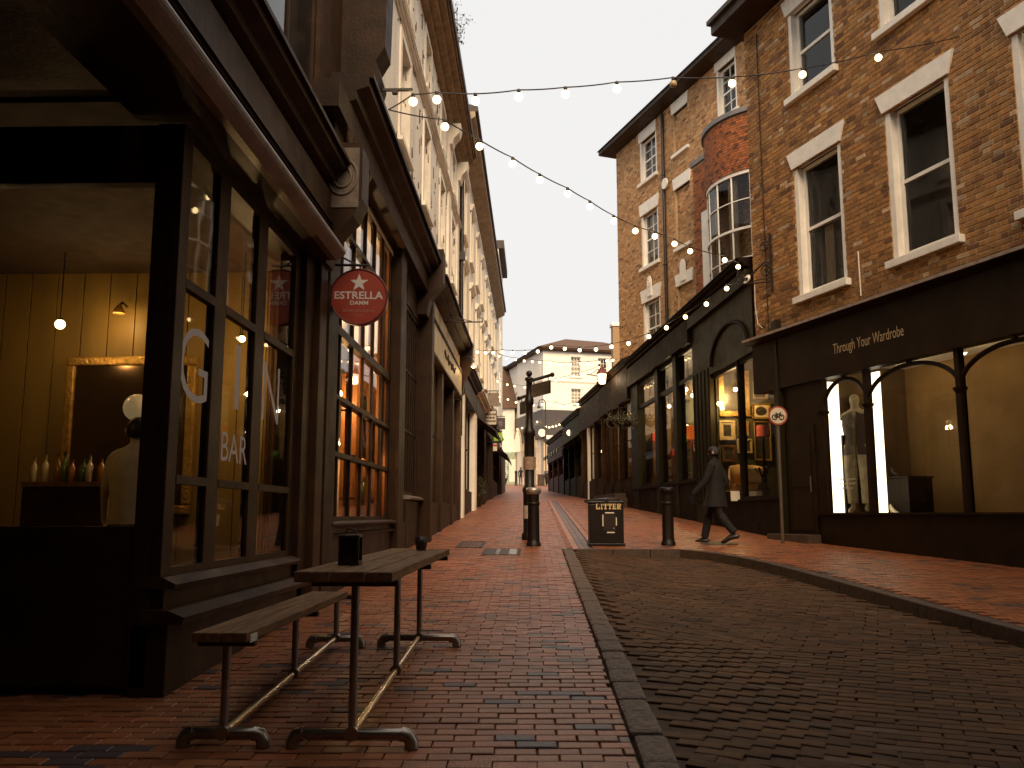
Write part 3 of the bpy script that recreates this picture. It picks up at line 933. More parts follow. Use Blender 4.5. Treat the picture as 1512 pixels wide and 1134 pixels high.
# piers, door, second window
MB().box(B0, W0 - .05, -.12, .2, -.1, 5.5, .01).build('pilaster', M_LDARK2, tall)
MB().box(B1 + .05, 14.1, -.14, .2, -.1, 5.5, .01).build('pilaster', M_LDARK2, tall)
MB().box(16.75, BE, -.26, .2, -.1, 5.5, .012).build('pilaster', M_LDARK2, tall)
dr = MB(); dr.box(14.1, 15.0, .05, .12, .6, 3.1); door = dr.build('door', M_LDARK, tall)
for z0, z1 in ((.8, 1.5), (1.6, 2.9)):
    for a, b in ((14.18, 14.52), (14.58, 14.92)):
        MB().box(a, b, .03, .05, z0, z1, .006).build('door_panel', M_LDARK2, door)
MB().box(14.1, 15.0, .02, .12, 3.1, 5.5).build('overdoor_panel', M_LDARK2, tall)
MB().box(15.0, 16.75, -.06, .12, .5, 1.55).build('stall_riser', M_LDARK2, tall)
MB().extrude_x([(.1, 1.55), (-.14, 1.55), (-.15, 1.58), (-.05, 1.62), (.1, 1.62)], 15.0, 16.75).build('sill', M_GUT, tall)
window(tall, 15.05, 16.7, 1.62, 4.9, 5, 3, y=.0, fm=M_LDARK2, sash=False, roommat=M_LDARK2, bar=.035, gl=SHOPGLASS)
MB().box(15.0, 16.75, -.02, .15, 4.9, 5.5).build('head_panel', M_LDARK2, tall)
# fascia and big cornice
MB().box(B0 - .3, 16.3, -.22, .15, BT, 5.72).build('fascia', M_LDARK2, tall)
cornice(tall, 'cornice', M_LDARK, 9.1, 16.25, 5.6, 6.05, .47)
MB().extrude_x([(.05, 5.0), (-.2, 5.0), (-.26, 5.3), (-.42, 5.5), (-.5, 5.62), (-.5, 6.25), (.05, 6.25)], 16.26, 16.66).build('console', M_LDARK2, tall)
MB().extrude_x([(-.47, 6.05), (.02, 6.07), (.02, 6.2)], 10.0, 16.25).build('lead_flashing', M_LEAD, tall)
# big dark pier that rises between the bar and the white house
pr = MB(); pr.extrude_x([(.1, 6.1), (-.42, 6.1), (-.46, 6.25), (-.40, 6.45), (-.50, 6.62), (-.52, 7.6), (-.5, 12), (.1, 12)], 9.56, 9.98)
pr.build('party_pier', M_LDARK2, tall)
MB().box(B0, BE, .4, 6, -.5, .74).build('building_body', M_LDARK2, tall)

# ------------------------------------------------------------ white stucco house above the shops
white = left_thing('stucco_house', 'tall white stucco house with peeling paint above the dark shopfronts', 'building')
CE = 25.2
wins = []
for s in (11.3, 14.4, 17.5, 20.6, 23.5):
    wins += [(s - .5, s + .5, 7.4, 9.2), (s - .45, s + .45, 9.9, 11.1)]
wall_panel(white, 'wall', M_STUCCO, 9.98, CE, 5.3, 11.9, wins, reveal=.22)
for a, b, c, d in wins:
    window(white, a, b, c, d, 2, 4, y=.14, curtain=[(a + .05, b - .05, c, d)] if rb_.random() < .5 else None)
    su = MB(); su.box(a - .16, a - .002, -.03, .02, c, d + .14); su.box(b + .002, b + .16, -.03, .02, c, d + .14); su.box(a - .002, b + .002, -.03, .02, d + .002, d + .14)
    su.build('window_surround', M_STUCCO, white)
    MB().box(a - .2, b + .2, -.09, .05, c - .08, c - .002).build('sill', M_STUCCO, white)
for s in (12.85, 15.95, 19.05, 22.05, 24.6):
    if s < 20: continue
    pm = MB(); pm.box(s - .28, s + .28, -.06, .02, 6.2, 11.2); pm.build('pilaster', M_STUCCO, white)
    MB().extrude_x([(.02, 10.75), (-.12, 10.75), (-.16, 10.9), (-.30, 11.05), (-.34, 11.3), (.02, 11.3)], s - .24, s + .24).build('bracket', M_STUCCO2, white)
cornice(white, 'string_course', M_STUCCO, 9.98, CE, 9.42, 9.6, .12)
cornice(white, 'cornice', mat('weathered_cornice', (.30, .20, .11), .85, .4, 5, .5, 20), 9.98, CE, 11.3, 11.75, .48)
MB().box(9.98, CE, -.52, .3, 11.752, 11.95).build('gutter', M_SLATE, white)
MB().box(9.98, CE, .75, 8, .5, 11.9).build('building_body', M_STUCCO2, white)
MB().tube([(CE - .1, -.12, 11.6), (CE - .1, -.12, 3.5)], .055, 8).build('drainpipe', M_BLACK, white)
MB().box(CE - .2, CE, -.22, -.02, 8.6, 8.85).build('pipe_hopper', M_BLACK, white)
# peeling flakes of paint standing off the wall
fl = MB()
rf = random.Random(21)
for i in range(260):
    s = rf.uniform(10.1, 24); z = rf.uniform(6.3, 11.2)
    L = rf.uniform(.03, .35); w = rf.uniform(.015, .05)
    fl.add([(s, -.004, z), (s + w, -.012 - rf.uniform(0, .02), z + rf.uniform(0, .04)), (s + w * rf.uniform(.4, 1), -.015, z + L), (s - w * .3, -.004, z + L * .8)], [(0, 1, 2, 3)])
o = fl.build('peeling_paint', mat('flaked_render', (.13, .08, .045), .9, .3, 10), white, fixn=False); o['kind'] = 'stuff'
# weeds growing from the gutter
def weed(loc, n, h, rng, label, name='gutter_weed'):
    t = thing(name, label, 'plant', loc, 0)
    st = MB(); lf = MB()
    for i in range(n):
        a = rng.uniform(0, 6.28); lean = rng.uniform(.1, .5)
        pts = [(0, 0, 0)]
        for k in range(1, 6):
            q = k / 5
            pts.append((math.cos(a) * lean * q ** 1.5 * h, math.sin(a) * lean * q ** 1.5 * h, h * q * rng.uniform(.9, 1.05)))
        st.tube(pts, [.008, .007, .006, .005, .004, .003], 5)
        for p in pts[1:]:
            for j in range(5):
                c = Vector(p) + Vector((rng.uniform(-.12, .12), rng.uniform(-.12, .12), rng.uniform(-.08, .08)))
                d = Vector((rng.uniform(-1, 1), rng.uniform(-1, 1), rng.uniform(-.5, .8))).normalized() * .05
                e = d.orthogonal().normalized() * .014
                lf.add([c - d, c + e, c + d, c - e], [(0, 1, 2, 3)])
                if j < 2: st.tube([p, c], .003, 4)
    st.build('stem', M_HAIR, t); lf.build('foliage', mat('dark_leaf', (.05, .045, .015), .7, .4, 8), t, fixn=False)
    return t
weed(LF.world(19.3, -.46, 11.95), 6, 1.0, rf, 'straggly buddleia sprouting from the gutter of the white house')
# iron bracket bar that carries the lights
ib = thing('iron_bracket', 'short black iron bar on the dark pier holding the string lights', 'bracket', LF.world(9.78, -.5, onx(575, 104, -1.6)[2]), LM)
MB().box(-.015, .015, -.3, .1, -.015, .015).build('bar', M_BLACK, ib)
MB().box(-.03, .03, -.12, -.06, -.05, -.014).build('clamp', M_BLACK, ib)

# ------------------------------------------------------------ cream fascia shop
cs = left_thing('cream_fascia_shop', 'shopfront with cream lettered fascia under a dark cornice', 'shop')
S0, S1 = 17.12, 25.0
MB().box(S0, S1, -.12, .2, .6, 1.55, .01).build('stall_riser', M_LDARK2, cs)
fz1, fz0 = 5.15, 4.5
MB().box(S0 + .1, S1 - .6, -.20, .1, fz0, fz1).build('fascia', M_CREAMFASCIA, cs)
fb = MB(); 
for z in (fz0 - .05, fz1):
    fb.box(S0 + .1, S1 - .6, -.23, .1, z, z + .05)
fb.build('fascia_trim', M_LDARK2, cs)
letters('Jo Lines', 653, 671, 528, 545, cs, M_BLACK, LF, -.204) if False else None
# small dark script on the fascia, too worn to read: a chain of loops
scp = MB()
s0_ = LF.s(655, -.2); s1_ = LF.s(671, -.2)
scp.tube([(s0_ + (s1_ - s0_) * i / 40, -.212, 4.86 + .10 * math.sin(i * .9) * math.cos(i * .23)) for i in range(41)], .018, 5)
scp.build('script_lettering', M_BLACK, cs)
for i in range(4):
    a = S0 + .2 + i * 1.75
    MB().box(a, a + 1.6, -.16, .1, 5.26, 5.62, .01).build('clerestory_panel', M_CREAMFASCIA, cs)
MB().box(S0, S1, -.13, .1, 5.21, 5.64).build('clerestory', M_LDARK2, cs)
cornice(cs, 'cornice', M_LDARK2, S0, S1 - .1, 5.64, 6.0, .50)
MB().extrude_x([(.05, 4.6), (-.2, 4.6), (-.28, 5.0), (-.46, 5.4), (-.5, 6.05), (.05, 6.05)], S1 - .5, S1 - .1).build('console', M_LDARK2, cs)
for a, b in ((S0 + .02, S0 + .25), (19.6, 19.95), (22.3, 22.6), (24.4, 24.95)):
    MB().box(a, b, -.16, .2, .6, fz0 - .06, .01).build('pilaster', M_LDARK2, cs)
for a, b in ((S0 + .26, 19.58), (22.62, 24.38)):
    window(cs, a, b, 1.56, fz0 - .07, 3, 2, y=-.02, fm=M_LDARK, sash=False, gl=SHOPGLASS, room=1.6, roommat=mat('ochre_shop_wall', (.50, .30, .09), .8), name='shop_window')
MB().box(19.95, 22.3, .5, .6, .9, fz0 - .06).build('door', M_LDARK, cs)
MB().box(S0, S1, .85, 6, .4, .8).build('building_body', M_LDARK2, cs)
for k, (s, z) in enumerate(((18.4, 3.6), (23.4, 3.6))):
    pendant(LF, s, .5, 4.3, z, .07, ('lit pendant in the cream fascia shop window by the dark pier', 'lit pendant in the cream fascia shop window by the swan neck lamp')[k], watts=45, col=(1, .72, .36))
# wall lamp washing the cream fascia
wl2 = thing('fascia_lamp', 'small swan neck lamp lighting the cream fascia', 'lamp', LF.world(24.2, -.34, 5.32), 0)
MB().tube([(-.14, 0, .25), (.1, 0, .3), (.2, 0, .15), (.2, 0, .08)], .015, 6).build('arm', M_BLACK, wl2)
MB().lathe([(.02, .1), (.09, .0), (.085, -.005)], 0.2, 0, 12).build('shade', M_WHITE, wl2)
MB().ball((.2, 0, .0), .045, 10, 8).build('bulb', E_BULB, wl2)
point_light('bulb_light', (.22, -.05, -.12), 9, parent=wl2)
# projecting iron sign bar
sb = thing('sign_bar', 'long thin iron sign bar projecting over the walk beside the cornice', 'bracket', (-2.2, 19.8, onx(646, 478, -2.2)[2]), 0)
MB().tube([(-.1, 0, 0), (1.05, 0, 0)], .016, 6).build('bar', M_BLACK, sb)
MB().tube([(1.05, 0, 0)] + [(1.0 + .05 * math.sin(a), 0, .05 - .05 * math.cos(a)) for a in [i * .5 for i in range(9)]], .011, 6).build('curl', M_BLACK, sb)
MB().tube([(0, 0, .34), (.15, 0, .3), (.35, 0, .12), (.8, 0, .015)], .011, 6).build('stay', M_BLACK, sb)

# ------------------------------------------------------------ further white houses on the left
fw_ = left_thing('gutter_house', 'white three storey house with deep dark eaves and hooded windows', 'building')
D0, D1 = 25.25, 52
wins = []
s = 27.4
while s < D1 - 1:
    wins += [(s - .5, s + .5, 6.9, 8.9), (s - .5, s + .5, 10.0, 11.7)]
    s += 3.1
wall_panel(fw_, 'wall', M_STUCCO2, D0, D1, 5.5, 13.0, wins, reveal=.2)
for a, b, c, d in wins:
    window(fw_, a, b, c, d, 2, 4, y=.12, panes=a < 40)
    MB().box(a - .2, b + .2, -.10, .05, c - .1, c - .002).build('sill', M_STUCCO2, fw_)
    MB().extrude_x([(.02, d + .06), (-.06, d + .06), (-.14, d + .2), (-.15, d + .27), (.02, d + .3)], a - .25, b + .25).build('window_hood', M_STUCCO, fw_)
    for ja, jb_ in ((a - .14, a - .002), (b + .002, b + .14)):
        MB().box(ja, jb_, -.05, .02, c, d + .05).build('jamb', M_STUCCO2, fw_)
MB().extrude_x([(.1, 12.75), (-.42, 13.0), (-.48, 13.05), (-.48, 13.2), (.1, 13.2)], D0 - .1, D1).build('eaves', mat('eaves_board', (.36, .26, .16), .7, .3, 4), fw_)
MB().extrude_x([(-.48, 13.202), (-.56, 13.22), (-.56, 13.36), (.6, 13.7), (4, 15.2), (4, 13.202)], D0 - .1, D1).build('roof', M_SLATE, fw_)
MB().box(D0 + .02, D0 + .14, -.14, .0, 6.0, 12.9).build('drainpipe', M_BLACK, fw_)
MB().box(D0, D1, .75, 8, .8, 13.1).build('building_body', M_STUCCO2, fw_)
MB().box(D0 + .6, D0 + 1.3, .6, 1.3, 13.3, 15.0, .02).build('chimney', M_LDARK2, fw_)
# its shops
D_SH = [(25.3, 30.6), (30.7, 36.4), (36.5, 43), (43.1, 51.8)]
for k, (a, b) in enumerate(D_SH):
    sh_ = left_thing('small_shop', ('shopfront with white pilasters after the cream fascia shop', 'shopfront with white pilaster behind the round planter', 'dark shopfront under the white boxed hanging sign', 'dark shopfront with awning at the upper end of the white terrace')[k], 'shop')
    g0 = gz(a) - .1
    MB().box(a, b, -.10, .2, g0, gz(b) + .6).build('stall_riser', M_LDARK2, sh_)
    MB().box(a, b, -.22, .1, 4.75, 5.3).build('fascia', M_LDARK if k else M_LDARK2, sh_)
    cornice(sh_, 'cornice', M_LDARK2 if k != 1 else M_STUCCO, a, b, 5.3, 5.6, .45)
    pmn = M_STUCCO if k < 2 else M_LDARK2
    for q in (a + .1, b - .45):
        MB().box(q, q + .38, -.2, .15, g0, 4.75, .012).build('pilaster', pmn if not (k == 1 and q > a + 1) else M_LDARK2, sh_)
    n = 3
    for i in range(n):
        wa = a + .5 + (b - a - 1) * i / n; wb = a + .5 + (b - a - 1) * (i + 1) / n
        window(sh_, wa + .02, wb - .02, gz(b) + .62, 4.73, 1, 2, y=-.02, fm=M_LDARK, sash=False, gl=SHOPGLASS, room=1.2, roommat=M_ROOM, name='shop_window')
    # sloping canvas awning on the third and fourth shop
    if k in (1, 3):
        MB().extrude_x([(-.2, 4.75), (-.9, 4.2), (-.9, 4.05), (-.88, 4.05), (-.88, 4.17), (-.2, 4.69)], a + .5, b - .5).build('awning', M_BLACK, sh_)
MB().box(D1 + .1, 59, -.1, 6, 1, 17.2).build('wall', M_STUCCO2, left_thing('end_house', 'tall narrow house end with dark capped roof past the terrace', 'building'))
eh = bpy.data.objects['end_house']
for z in (8, 11, 14):
    window(eh, 53.5, 55, z, z + 1.8, 2, 2, y=-.16, room=0, panes=False, fm=M_WHITE)
MB().box(D1 + .05, 59, -.42, 6, 17.2, 17.7).build('roof', M_SLATE, eh)
MB().box(D1 + .1, 59, -.3, -.1, 1, 5.2).build('shopfront', M_LDARK2, eh)

# ================================================================== RIGHT SIDE
_g = gnd(1155, 795)
A_G, A_R, A_F = vp_angle(350), vp_angle(675), vp_angle(320)
GF = Facade(_g[0], _g[1], A_G - math.pi / 2)
RF = Facade(_g[0], _g[1], A_R - math.pi / 2)
rq = random.Random(17)
M_BR_A = mat('stock_brick', (1, 1, 1), .85, .35, 14, .5, 60, tintmode='attr')
M_BR_O = mat('stock_brick_single', (1, 1, 1), .85, .35, 14, .5, 60, tintmode='obj')

def sash_with_stone(parent, s0, s1, z0, z1, cols, rows, lint=.34, curtain=None, key=False, flare=.12, panes=True, reveal=.2, fw=.07):
    """white lined opening: painted reveals, sash, sloping-ended lintel, sill"""
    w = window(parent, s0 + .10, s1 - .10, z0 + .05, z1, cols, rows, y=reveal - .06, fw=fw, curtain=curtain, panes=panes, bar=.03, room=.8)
    li = MB()
    for a, b in ((s0, s0 + .10), (s1 - .10, s1)):
        li.box(a, b, .012, reveal + .06, z0, z1)
    li.box(s0 + .1, s1 - .1, .03, reveal + .05, z0, z0 + .05)
    li.build('box_frame', M_WHITE, w)
    MB().prism([(s0 - .03, z1), (s1 + .03, z1), (s1 + .03 + flare, z1 + lint), (s0 - .03 - flare, z1 + lint)], -.045, .1).build('lintel', M_STONE, parent)
    MB().box(s0 - .10, s1 + .10, -.11, .1, z0 - .13, z0 - .002, .012).build('sill', M_STONE, parent)
    if key:
        c = (s0 + s1) / 2
        kb = MB()
        kb.prism([(c - .15, z1 + lint * .3), (c + .15, z1 + lint * .3), (c + .17, z1 + lint + .12)] + [(c + .17 * math.cos(a), z1 + lint + .12 + .30 * math.sin(a)) for a in [i * math.pi / 10 for i in range(1, 10)]] + [(c - .17, z1 + lint + .12)], -.10, -.046)
        k_ = kb.build('keystone', M_STONE, parent)
        r_ = MB(); r_.tube([(c + .085 * math.cos(a), -.11, z1 + lint + .16 + .13 * math.sin(a)) for a in [i * math.pi / 8 for i in range(17)]], .022, 6, cap=False)
        r_.ball((c, -.11, z1 + lint + .16), .035, 8, 6); r_.build('rosette', M_STONE, k_)

# ------------------------------------------------------------ brick house with the boutique
gh = thing('brown_brick_house', 'brown brick house with big white framed sashes above the boutique', 'building', GF.o.tolist(), GF.rz)
gs0, gs1 = GF.s(1113, py=420), 9.5
z_ft = GF.at(1225, 466)[1]; z_fb = GF.at(1222, 559)[1]
wz = [GF.at(1210, 428)[1], GF.at(1207, 229)[1], GF.at(1198, 124)[1]]
sA, sB = GF.s(1176, py=330), GF.s(1247, py=330)
pit = GF.s(1312, py=260) - sA
gz0, gz1 = wz[0], wz[1]
gz2 = wz[2]; gz3 = min(gz2 + (gz1 - gz0) * .92, GF.at(1130, 20)[1] - .5)
GTOP = GF.at(1130, 20)[1]
ops = []
for k in range(3):
    ops += [(sA + k * pit, sB + k * pit, gz0, gz1), (sA + k * pit + .02, sB + k * pit - .02, gz2, gz3)]
wall_panel(gh, 'wall', M_MORTAR, gs0, gs1, z_ft - .05, GTOP, ops, y=.004, reveal=.02)
def g_tint(s, z, header):
    n = noise.noise(Vector((s * .7, z * .7, 3)))
    k = rq.uniform(.62, 1.2) * (1 + .22 * n)
    r = rq.random()
    if r < .12: return (.24 * k, .10 * k, .034 * k)
    if r < .19: return (.58 * k, .38 * k, .21 * k)
    if r < .45: return (.46 * k, .225 * k, .066 * k)
    return (.41 * k, .185 * k, .05 * k)
lay_bricks(gh, brick_courses(gs0, gs1, z_ft, GTOP, ops, g_tint, rq), M_BR_A, M_BR_O, 300, 'brick', 'brickwork', world=GF.matrix())
for k in range(3):
    a, b = sA + k * pit, sB + k * pit
    sash_with_stone(gh, a, b, gz0, gz1, 1, 2, curtain=[(a + .45, a + .75, gz0 + .1, (gz0 + gz1) / 2)] if k == 0 else None, flare=.14)
    sash_with_stone(gh, a + .02, b - .02, gz2, gz3, 1, 2, flare=.12)
# eaves
MB().extrude_x([(.2, GTOP - .02), (-.62, GTOP - .02), (-.66, GTOP), (-.66, GTOP + .22), (.2, GTOP + .22)], gs0 - .25, gs1).build('eaves', M_DARK, gh)
MB().extrude_x([(-.74, GTOP + .222), (-.74, GTOP + .32), (5, GTOP + 3.2), (5, GTOP + .222)], gs0 - .3, gs1).build('roof', M_SLATE, gh)
MB().box(gs0 + .02, gs1, 1.1, 8, 4.3, GTOP - .1).build('building_body', M_MORTAR, gh)
MB().box(gs0 + .01, gs0 + .1, .03, 1.2, z_ft, GTOP - .05).build('side_wall', M_MORTAR, gh)
MB().tube([(sB + .35, -.02, z_ft + .15), (sB + .34, -.02, z_ft + .95)], .012, 5).build('stub_pipe', M_WHITE, gh)
MB().tube([(gs0 + .52, -.03, z_ft + .1), (gs0 + .52, -.03, GTOP - .3)], .012, 5).build('cable', M_DARK, gh)

# ------------------------------------------------------------ boutique shopfront below
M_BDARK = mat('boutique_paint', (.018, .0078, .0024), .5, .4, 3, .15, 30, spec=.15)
bo = thing('boutique_shopfront', 'dark boutique shopfront with gilt fascia lettering and arched lit windows', 'shop', GF.o.tolist(), GF.rz)
fs0 = GF.s(1104, py=505, depth=-.2)
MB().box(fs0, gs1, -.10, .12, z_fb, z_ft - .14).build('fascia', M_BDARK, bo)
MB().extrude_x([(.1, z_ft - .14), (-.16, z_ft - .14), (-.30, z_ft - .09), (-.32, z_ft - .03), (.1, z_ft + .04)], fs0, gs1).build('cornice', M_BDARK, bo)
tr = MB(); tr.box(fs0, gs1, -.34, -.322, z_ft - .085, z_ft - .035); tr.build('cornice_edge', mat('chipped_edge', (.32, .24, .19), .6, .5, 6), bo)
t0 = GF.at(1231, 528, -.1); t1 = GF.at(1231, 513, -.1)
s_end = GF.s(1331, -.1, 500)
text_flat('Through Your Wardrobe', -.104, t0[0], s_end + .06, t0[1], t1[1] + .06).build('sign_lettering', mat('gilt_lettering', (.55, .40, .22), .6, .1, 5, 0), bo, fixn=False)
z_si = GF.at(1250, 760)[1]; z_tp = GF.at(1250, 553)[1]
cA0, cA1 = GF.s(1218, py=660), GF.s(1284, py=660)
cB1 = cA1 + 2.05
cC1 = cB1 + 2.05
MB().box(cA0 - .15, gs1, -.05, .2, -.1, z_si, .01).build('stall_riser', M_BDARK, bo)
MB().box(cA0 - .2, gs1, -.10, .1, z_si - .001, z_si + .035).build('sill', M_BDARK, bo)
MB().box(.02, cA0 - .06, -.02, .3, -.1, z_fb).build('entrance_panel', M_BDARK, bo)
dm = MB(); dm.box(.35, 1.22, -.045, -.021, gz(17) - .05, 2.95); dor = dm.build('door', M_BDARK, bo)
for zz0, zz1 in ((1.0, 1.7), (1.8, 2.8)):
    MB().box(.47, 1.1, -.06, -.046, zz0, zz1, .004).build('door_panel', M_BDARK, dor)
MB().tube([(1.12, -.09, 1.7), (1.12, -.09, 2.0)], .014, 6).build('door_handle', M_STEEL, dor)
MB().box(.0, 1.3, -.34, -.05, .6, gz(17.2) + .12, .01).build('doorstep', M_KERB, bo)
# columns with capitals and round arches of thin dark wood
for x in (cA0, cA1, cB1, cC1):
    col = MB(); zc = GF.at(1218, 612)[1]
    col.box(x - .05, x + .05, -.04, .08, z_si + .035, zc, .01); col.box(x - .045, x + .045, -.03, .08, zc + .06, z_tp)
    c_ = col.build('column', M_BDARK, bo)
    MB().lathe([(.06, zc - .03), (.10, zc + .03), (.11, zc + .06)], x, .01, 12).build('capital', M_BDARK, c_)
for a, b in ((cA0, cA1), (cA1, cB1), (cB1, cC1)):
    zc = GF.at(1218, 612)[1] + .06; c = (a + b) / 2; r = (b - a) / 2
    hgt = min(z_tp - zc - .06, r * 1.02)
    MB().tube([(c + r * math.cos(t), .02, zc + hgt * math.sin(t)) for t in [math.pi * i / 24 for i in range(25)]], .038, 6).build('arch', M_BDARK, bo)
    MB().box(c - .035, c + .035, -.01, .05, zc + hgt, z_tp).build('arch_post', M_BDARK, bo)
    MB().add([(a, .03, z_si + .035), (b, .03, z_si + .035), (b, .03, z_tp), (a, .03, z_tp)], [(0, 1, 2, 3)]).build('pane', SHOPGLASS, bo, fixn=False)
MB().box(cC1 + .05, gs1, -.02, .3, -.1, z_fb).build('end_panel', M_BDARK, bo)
# showroom
M_OCHRE = mat('ochre_plaster', (.30, .18, .06), .8, .2, 2, .1, 20)
MB().add([(cA0 - .05, .1, z_si), (cC1, .1, z_si), (cC1, 1.9, z_si), (cA0 - .05, 1.9, z_si)], [(0, 1, 2, 3)]).build('display_floor', mat('display_boards', (.40, .30, .17), .5, .3, 4), bo, fixn=False)
MB().box(cA0 - .05, cC1, 1.9, 2.0, z_si, z_tp + .3).build('room_wall', M_OCHRE, bo)
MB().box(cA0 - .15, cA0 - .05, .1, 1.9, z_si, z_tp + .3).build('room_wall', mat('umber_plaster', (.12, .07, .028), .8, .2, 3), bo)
MB().box(cC1, cC1 + .1, .1, 1.9, z_si, z_tp + .3).build('room_wall', M_OCHRE, bo)
MB().add([(cA0 - .05, .1, z_tp + .3), (cC1, .1, z_tp + .3), (cC1, 1.9, z_tp + .3), (cA0 - .05, 1.9, z_tp + .3)], [(3, 2, 1, 0)]).build('room_ceiling', M_WHITE, bo, fixn=False)
# white surrounds behind the glass, their brightness put in as glow
zst = GF.at(1230, 575, .35)[1]
SWL = cA0 - .05               # the show window's side wall, seen at a slant
def sw_at(px, py, s_):
    """depth and height where a ray meets the plane across the shop at s_"""
    d = ray(px, py); o = GF.o + GF.X * s_
    t_ = ((o - _C) @ GF.X) / (d @ GF.X)
    p = _C + d * t_ - GF.o
    return p @ GF.Y, p[2]
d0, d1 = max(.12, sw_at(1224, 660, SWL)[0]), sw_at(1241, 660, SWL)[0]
MB().box(SWL + .002, SWL + .03, d0, d1, z_si + .002, z_tp - .02).build('glowing_surround', E_SURROUND, bo)
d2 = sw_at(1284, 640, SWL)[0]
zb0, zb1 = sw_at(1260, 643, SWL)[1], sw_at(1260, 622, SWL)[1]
MB().box(SWL + .002, SWL + .025, d1 + .01, d2, zb0, zb1).build('glowing_surround', E_SURROUND, bo)
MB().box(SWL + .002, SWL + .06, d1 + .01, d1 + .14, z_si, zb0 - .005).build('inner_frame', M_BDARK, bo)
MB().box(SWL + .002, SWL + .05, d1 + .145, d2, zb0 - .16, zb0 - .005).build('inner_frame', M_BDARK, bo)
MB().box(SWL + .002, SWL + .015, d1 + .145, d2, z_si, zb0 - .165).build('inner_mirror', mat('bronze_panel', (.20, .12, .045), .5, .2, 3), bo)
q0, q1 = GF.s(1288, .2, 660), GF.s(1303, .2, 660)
MB().box(q0, q1, .2, .24, z_si + .002, z_tp - .02).build('glowing_surround', E_SURROUND, bo)
for k, (a, dpt) in enumerate(((1262, .9), (1330, 1.0), (1430, 1.0))):
    w = GF.world(GF.s(a, dpt), dpt, z_tp + .16)
    sp = thing('spot_lamp', ('ceiling spot over the mannequin in the boutique', 'ceiling spot over the shoe plinth in the boutique', 'ceiling spot in the last boutique window')[k], 'lamp', w, 0)
    MB().lathe([(.05, .13), (.05, .0), (.045, -.01)], n=12).build('housing', M_WHITE, sp)
    MB().ball((0, 0, -.01), .035, 10, 6).build('bulb', E_LANTERN, sp)
    point_light('spot_light', (0, 0, -.1), (22, 6, 6)[k], (1, .74, .40), .06, sp)
# plinth, shoes and small things
def g_thing(name, label, cat, px, depth, z=None, group=None):
    w = GF.world(GF.s(px, depth, 740), depth, z_si if z is None else z)
    return thing(name, label, cat, w, GF.rz, group)
pb = g_thing('display_plinth', 'dark square display plinth in the boutique window', 'plinth', 1335, .9)
MB().box(-.42, .42, -.25, .25, 0, .62, .01).build('body', M_BDARK, pb)
MB().box(-.44, .44, -.27, .27, .62, .65, .006).build('top', M_BDARK, pb)
M_CRM = mat('cream_leather', (.72, .60, .42), .4, .1, 8, .1)
def shoe(px, depth, label, z, upright=False):
    t = g_thing('shoe', label, 'shoe', px, depth, z)
    sm = MB()
    prof = []
    n = 9
    for i in range(n):
        u = i / (n - 1)
        w_ = .030 + .014 * math.sin(u * 3.0); h = .02 + .09 * (1 - u) ** 2 + .015
        ring = [(-.11 + .22 * u, w_ * math.cos(a), max(0.012, h * .5 + h * .5 * math.sin(a)) + .06 * (1 - u) ** 1.5) for a in [2 * math.pi * k / 10 for k in range(10)]]
        prof += ring
    sm.add(prof, [(i * 10 + k, i * 10 + (k + 1) % 10, (i + 1) * 10 + (k + 1) % 10, (i + 1) * 10 + k) for i in range(n - 1) for k in range(10)] + [tuple(range(10)), tuple(range((n - 1) * 10, n * 10))], True)
    sm.build('upper', M_CRM if not upright else M_BLACK, t)
    MB().tube([(-.09, 0, 0), (-.1, 0, .07)], [.008, .016], 8).build('heel', M_CRM if not upright else M_BLACK, t)
shoe(1304, .55, 'cream heeled shoe on the boutique window floor beside the plinth', z_si)
shoe(1321, .5, 'cream shoe standing before the dark plinth', z_si)
shoe(1310, .8, 'black heeled shoe on top of the dark plinth', z_si + .65, True)
shoe(1326, .85, 'black shoe at the far corner of the plinth top', z_si + .65, True)
hb = g_thing('handbag', 'small dark handbag hung on the ochre boutique wall', 'bag', 1316, 1.84, z_si + .95)
MB().box(-.12, .12, -.05, .02, 0, .17, .02).build('bag_body', M_BDARK, hb)
MB().tube([(-.08, -.01, .16), (-.06, -.01, .26), (.06, -.01, .26), (.08, -.01, .16)], .008, 6).build('strap', M_BLACK, hb)
# worn small print on the glass
pr_ = MB()
for k, (a, b) in enumerate(((1233, 1262), (1238, 1262), (1244, 1258))):
    s0, z0 = GF.at(a, 710 + k * 6, .02); s1, _ = GF.at(b, 710 + k * 6, .02)
    x = s0
    while x < s1:
        w_ = rq.uniform(.015, .03); pr_.add([(x, .026, z0), (x + w_, .026, z0), (x + w_, .026, z0 + .028), (x, .026, z0 + .028)], [(0, 1, 2, 3)]); x += w_ + .012
pr_.build('window_print', M_LET, bo, fixn=False)

# ------------------------------------------------------------ three storey brick house further up
_fc = RF.world(RF.s(912), .12, 0)
FF = Facade(_fc[0], _fc[1], A_F - math.pi / 2)
fh = thing('orange_brick_house', 'orange brick house with white keystone lintels and a brick bow', 'building', FF.o.tolist(), FF.rz)
FT = FF.at(940, 200)[1]; FB = 5.2; FE_ = 13.5
fw3 = FF.at(956, 265)[1]; fh3 = FF.at(956, 203)[1]
fw2 = FF.at(956, 393)[1]; fh2 = FF.at(956, 314)[1]
fw1 = FF.at(960, 525)[1]; fh1 = FF.at(960, 444)[1]
wa, wb = FF.s(947, py=330), FF.s(972, py=330)
ba, bb = FF.s(998, py=330), FF.s(1020, py=330)      # blind recesses
wc, wd = FF.s(1058, py=130), FF.s(1088, py=130)
blind = [(ba, bb, fw3 + .1, fh3), (ba, bb, fw2, fh2 + .1), (ba, bb, fw1, fh1)]
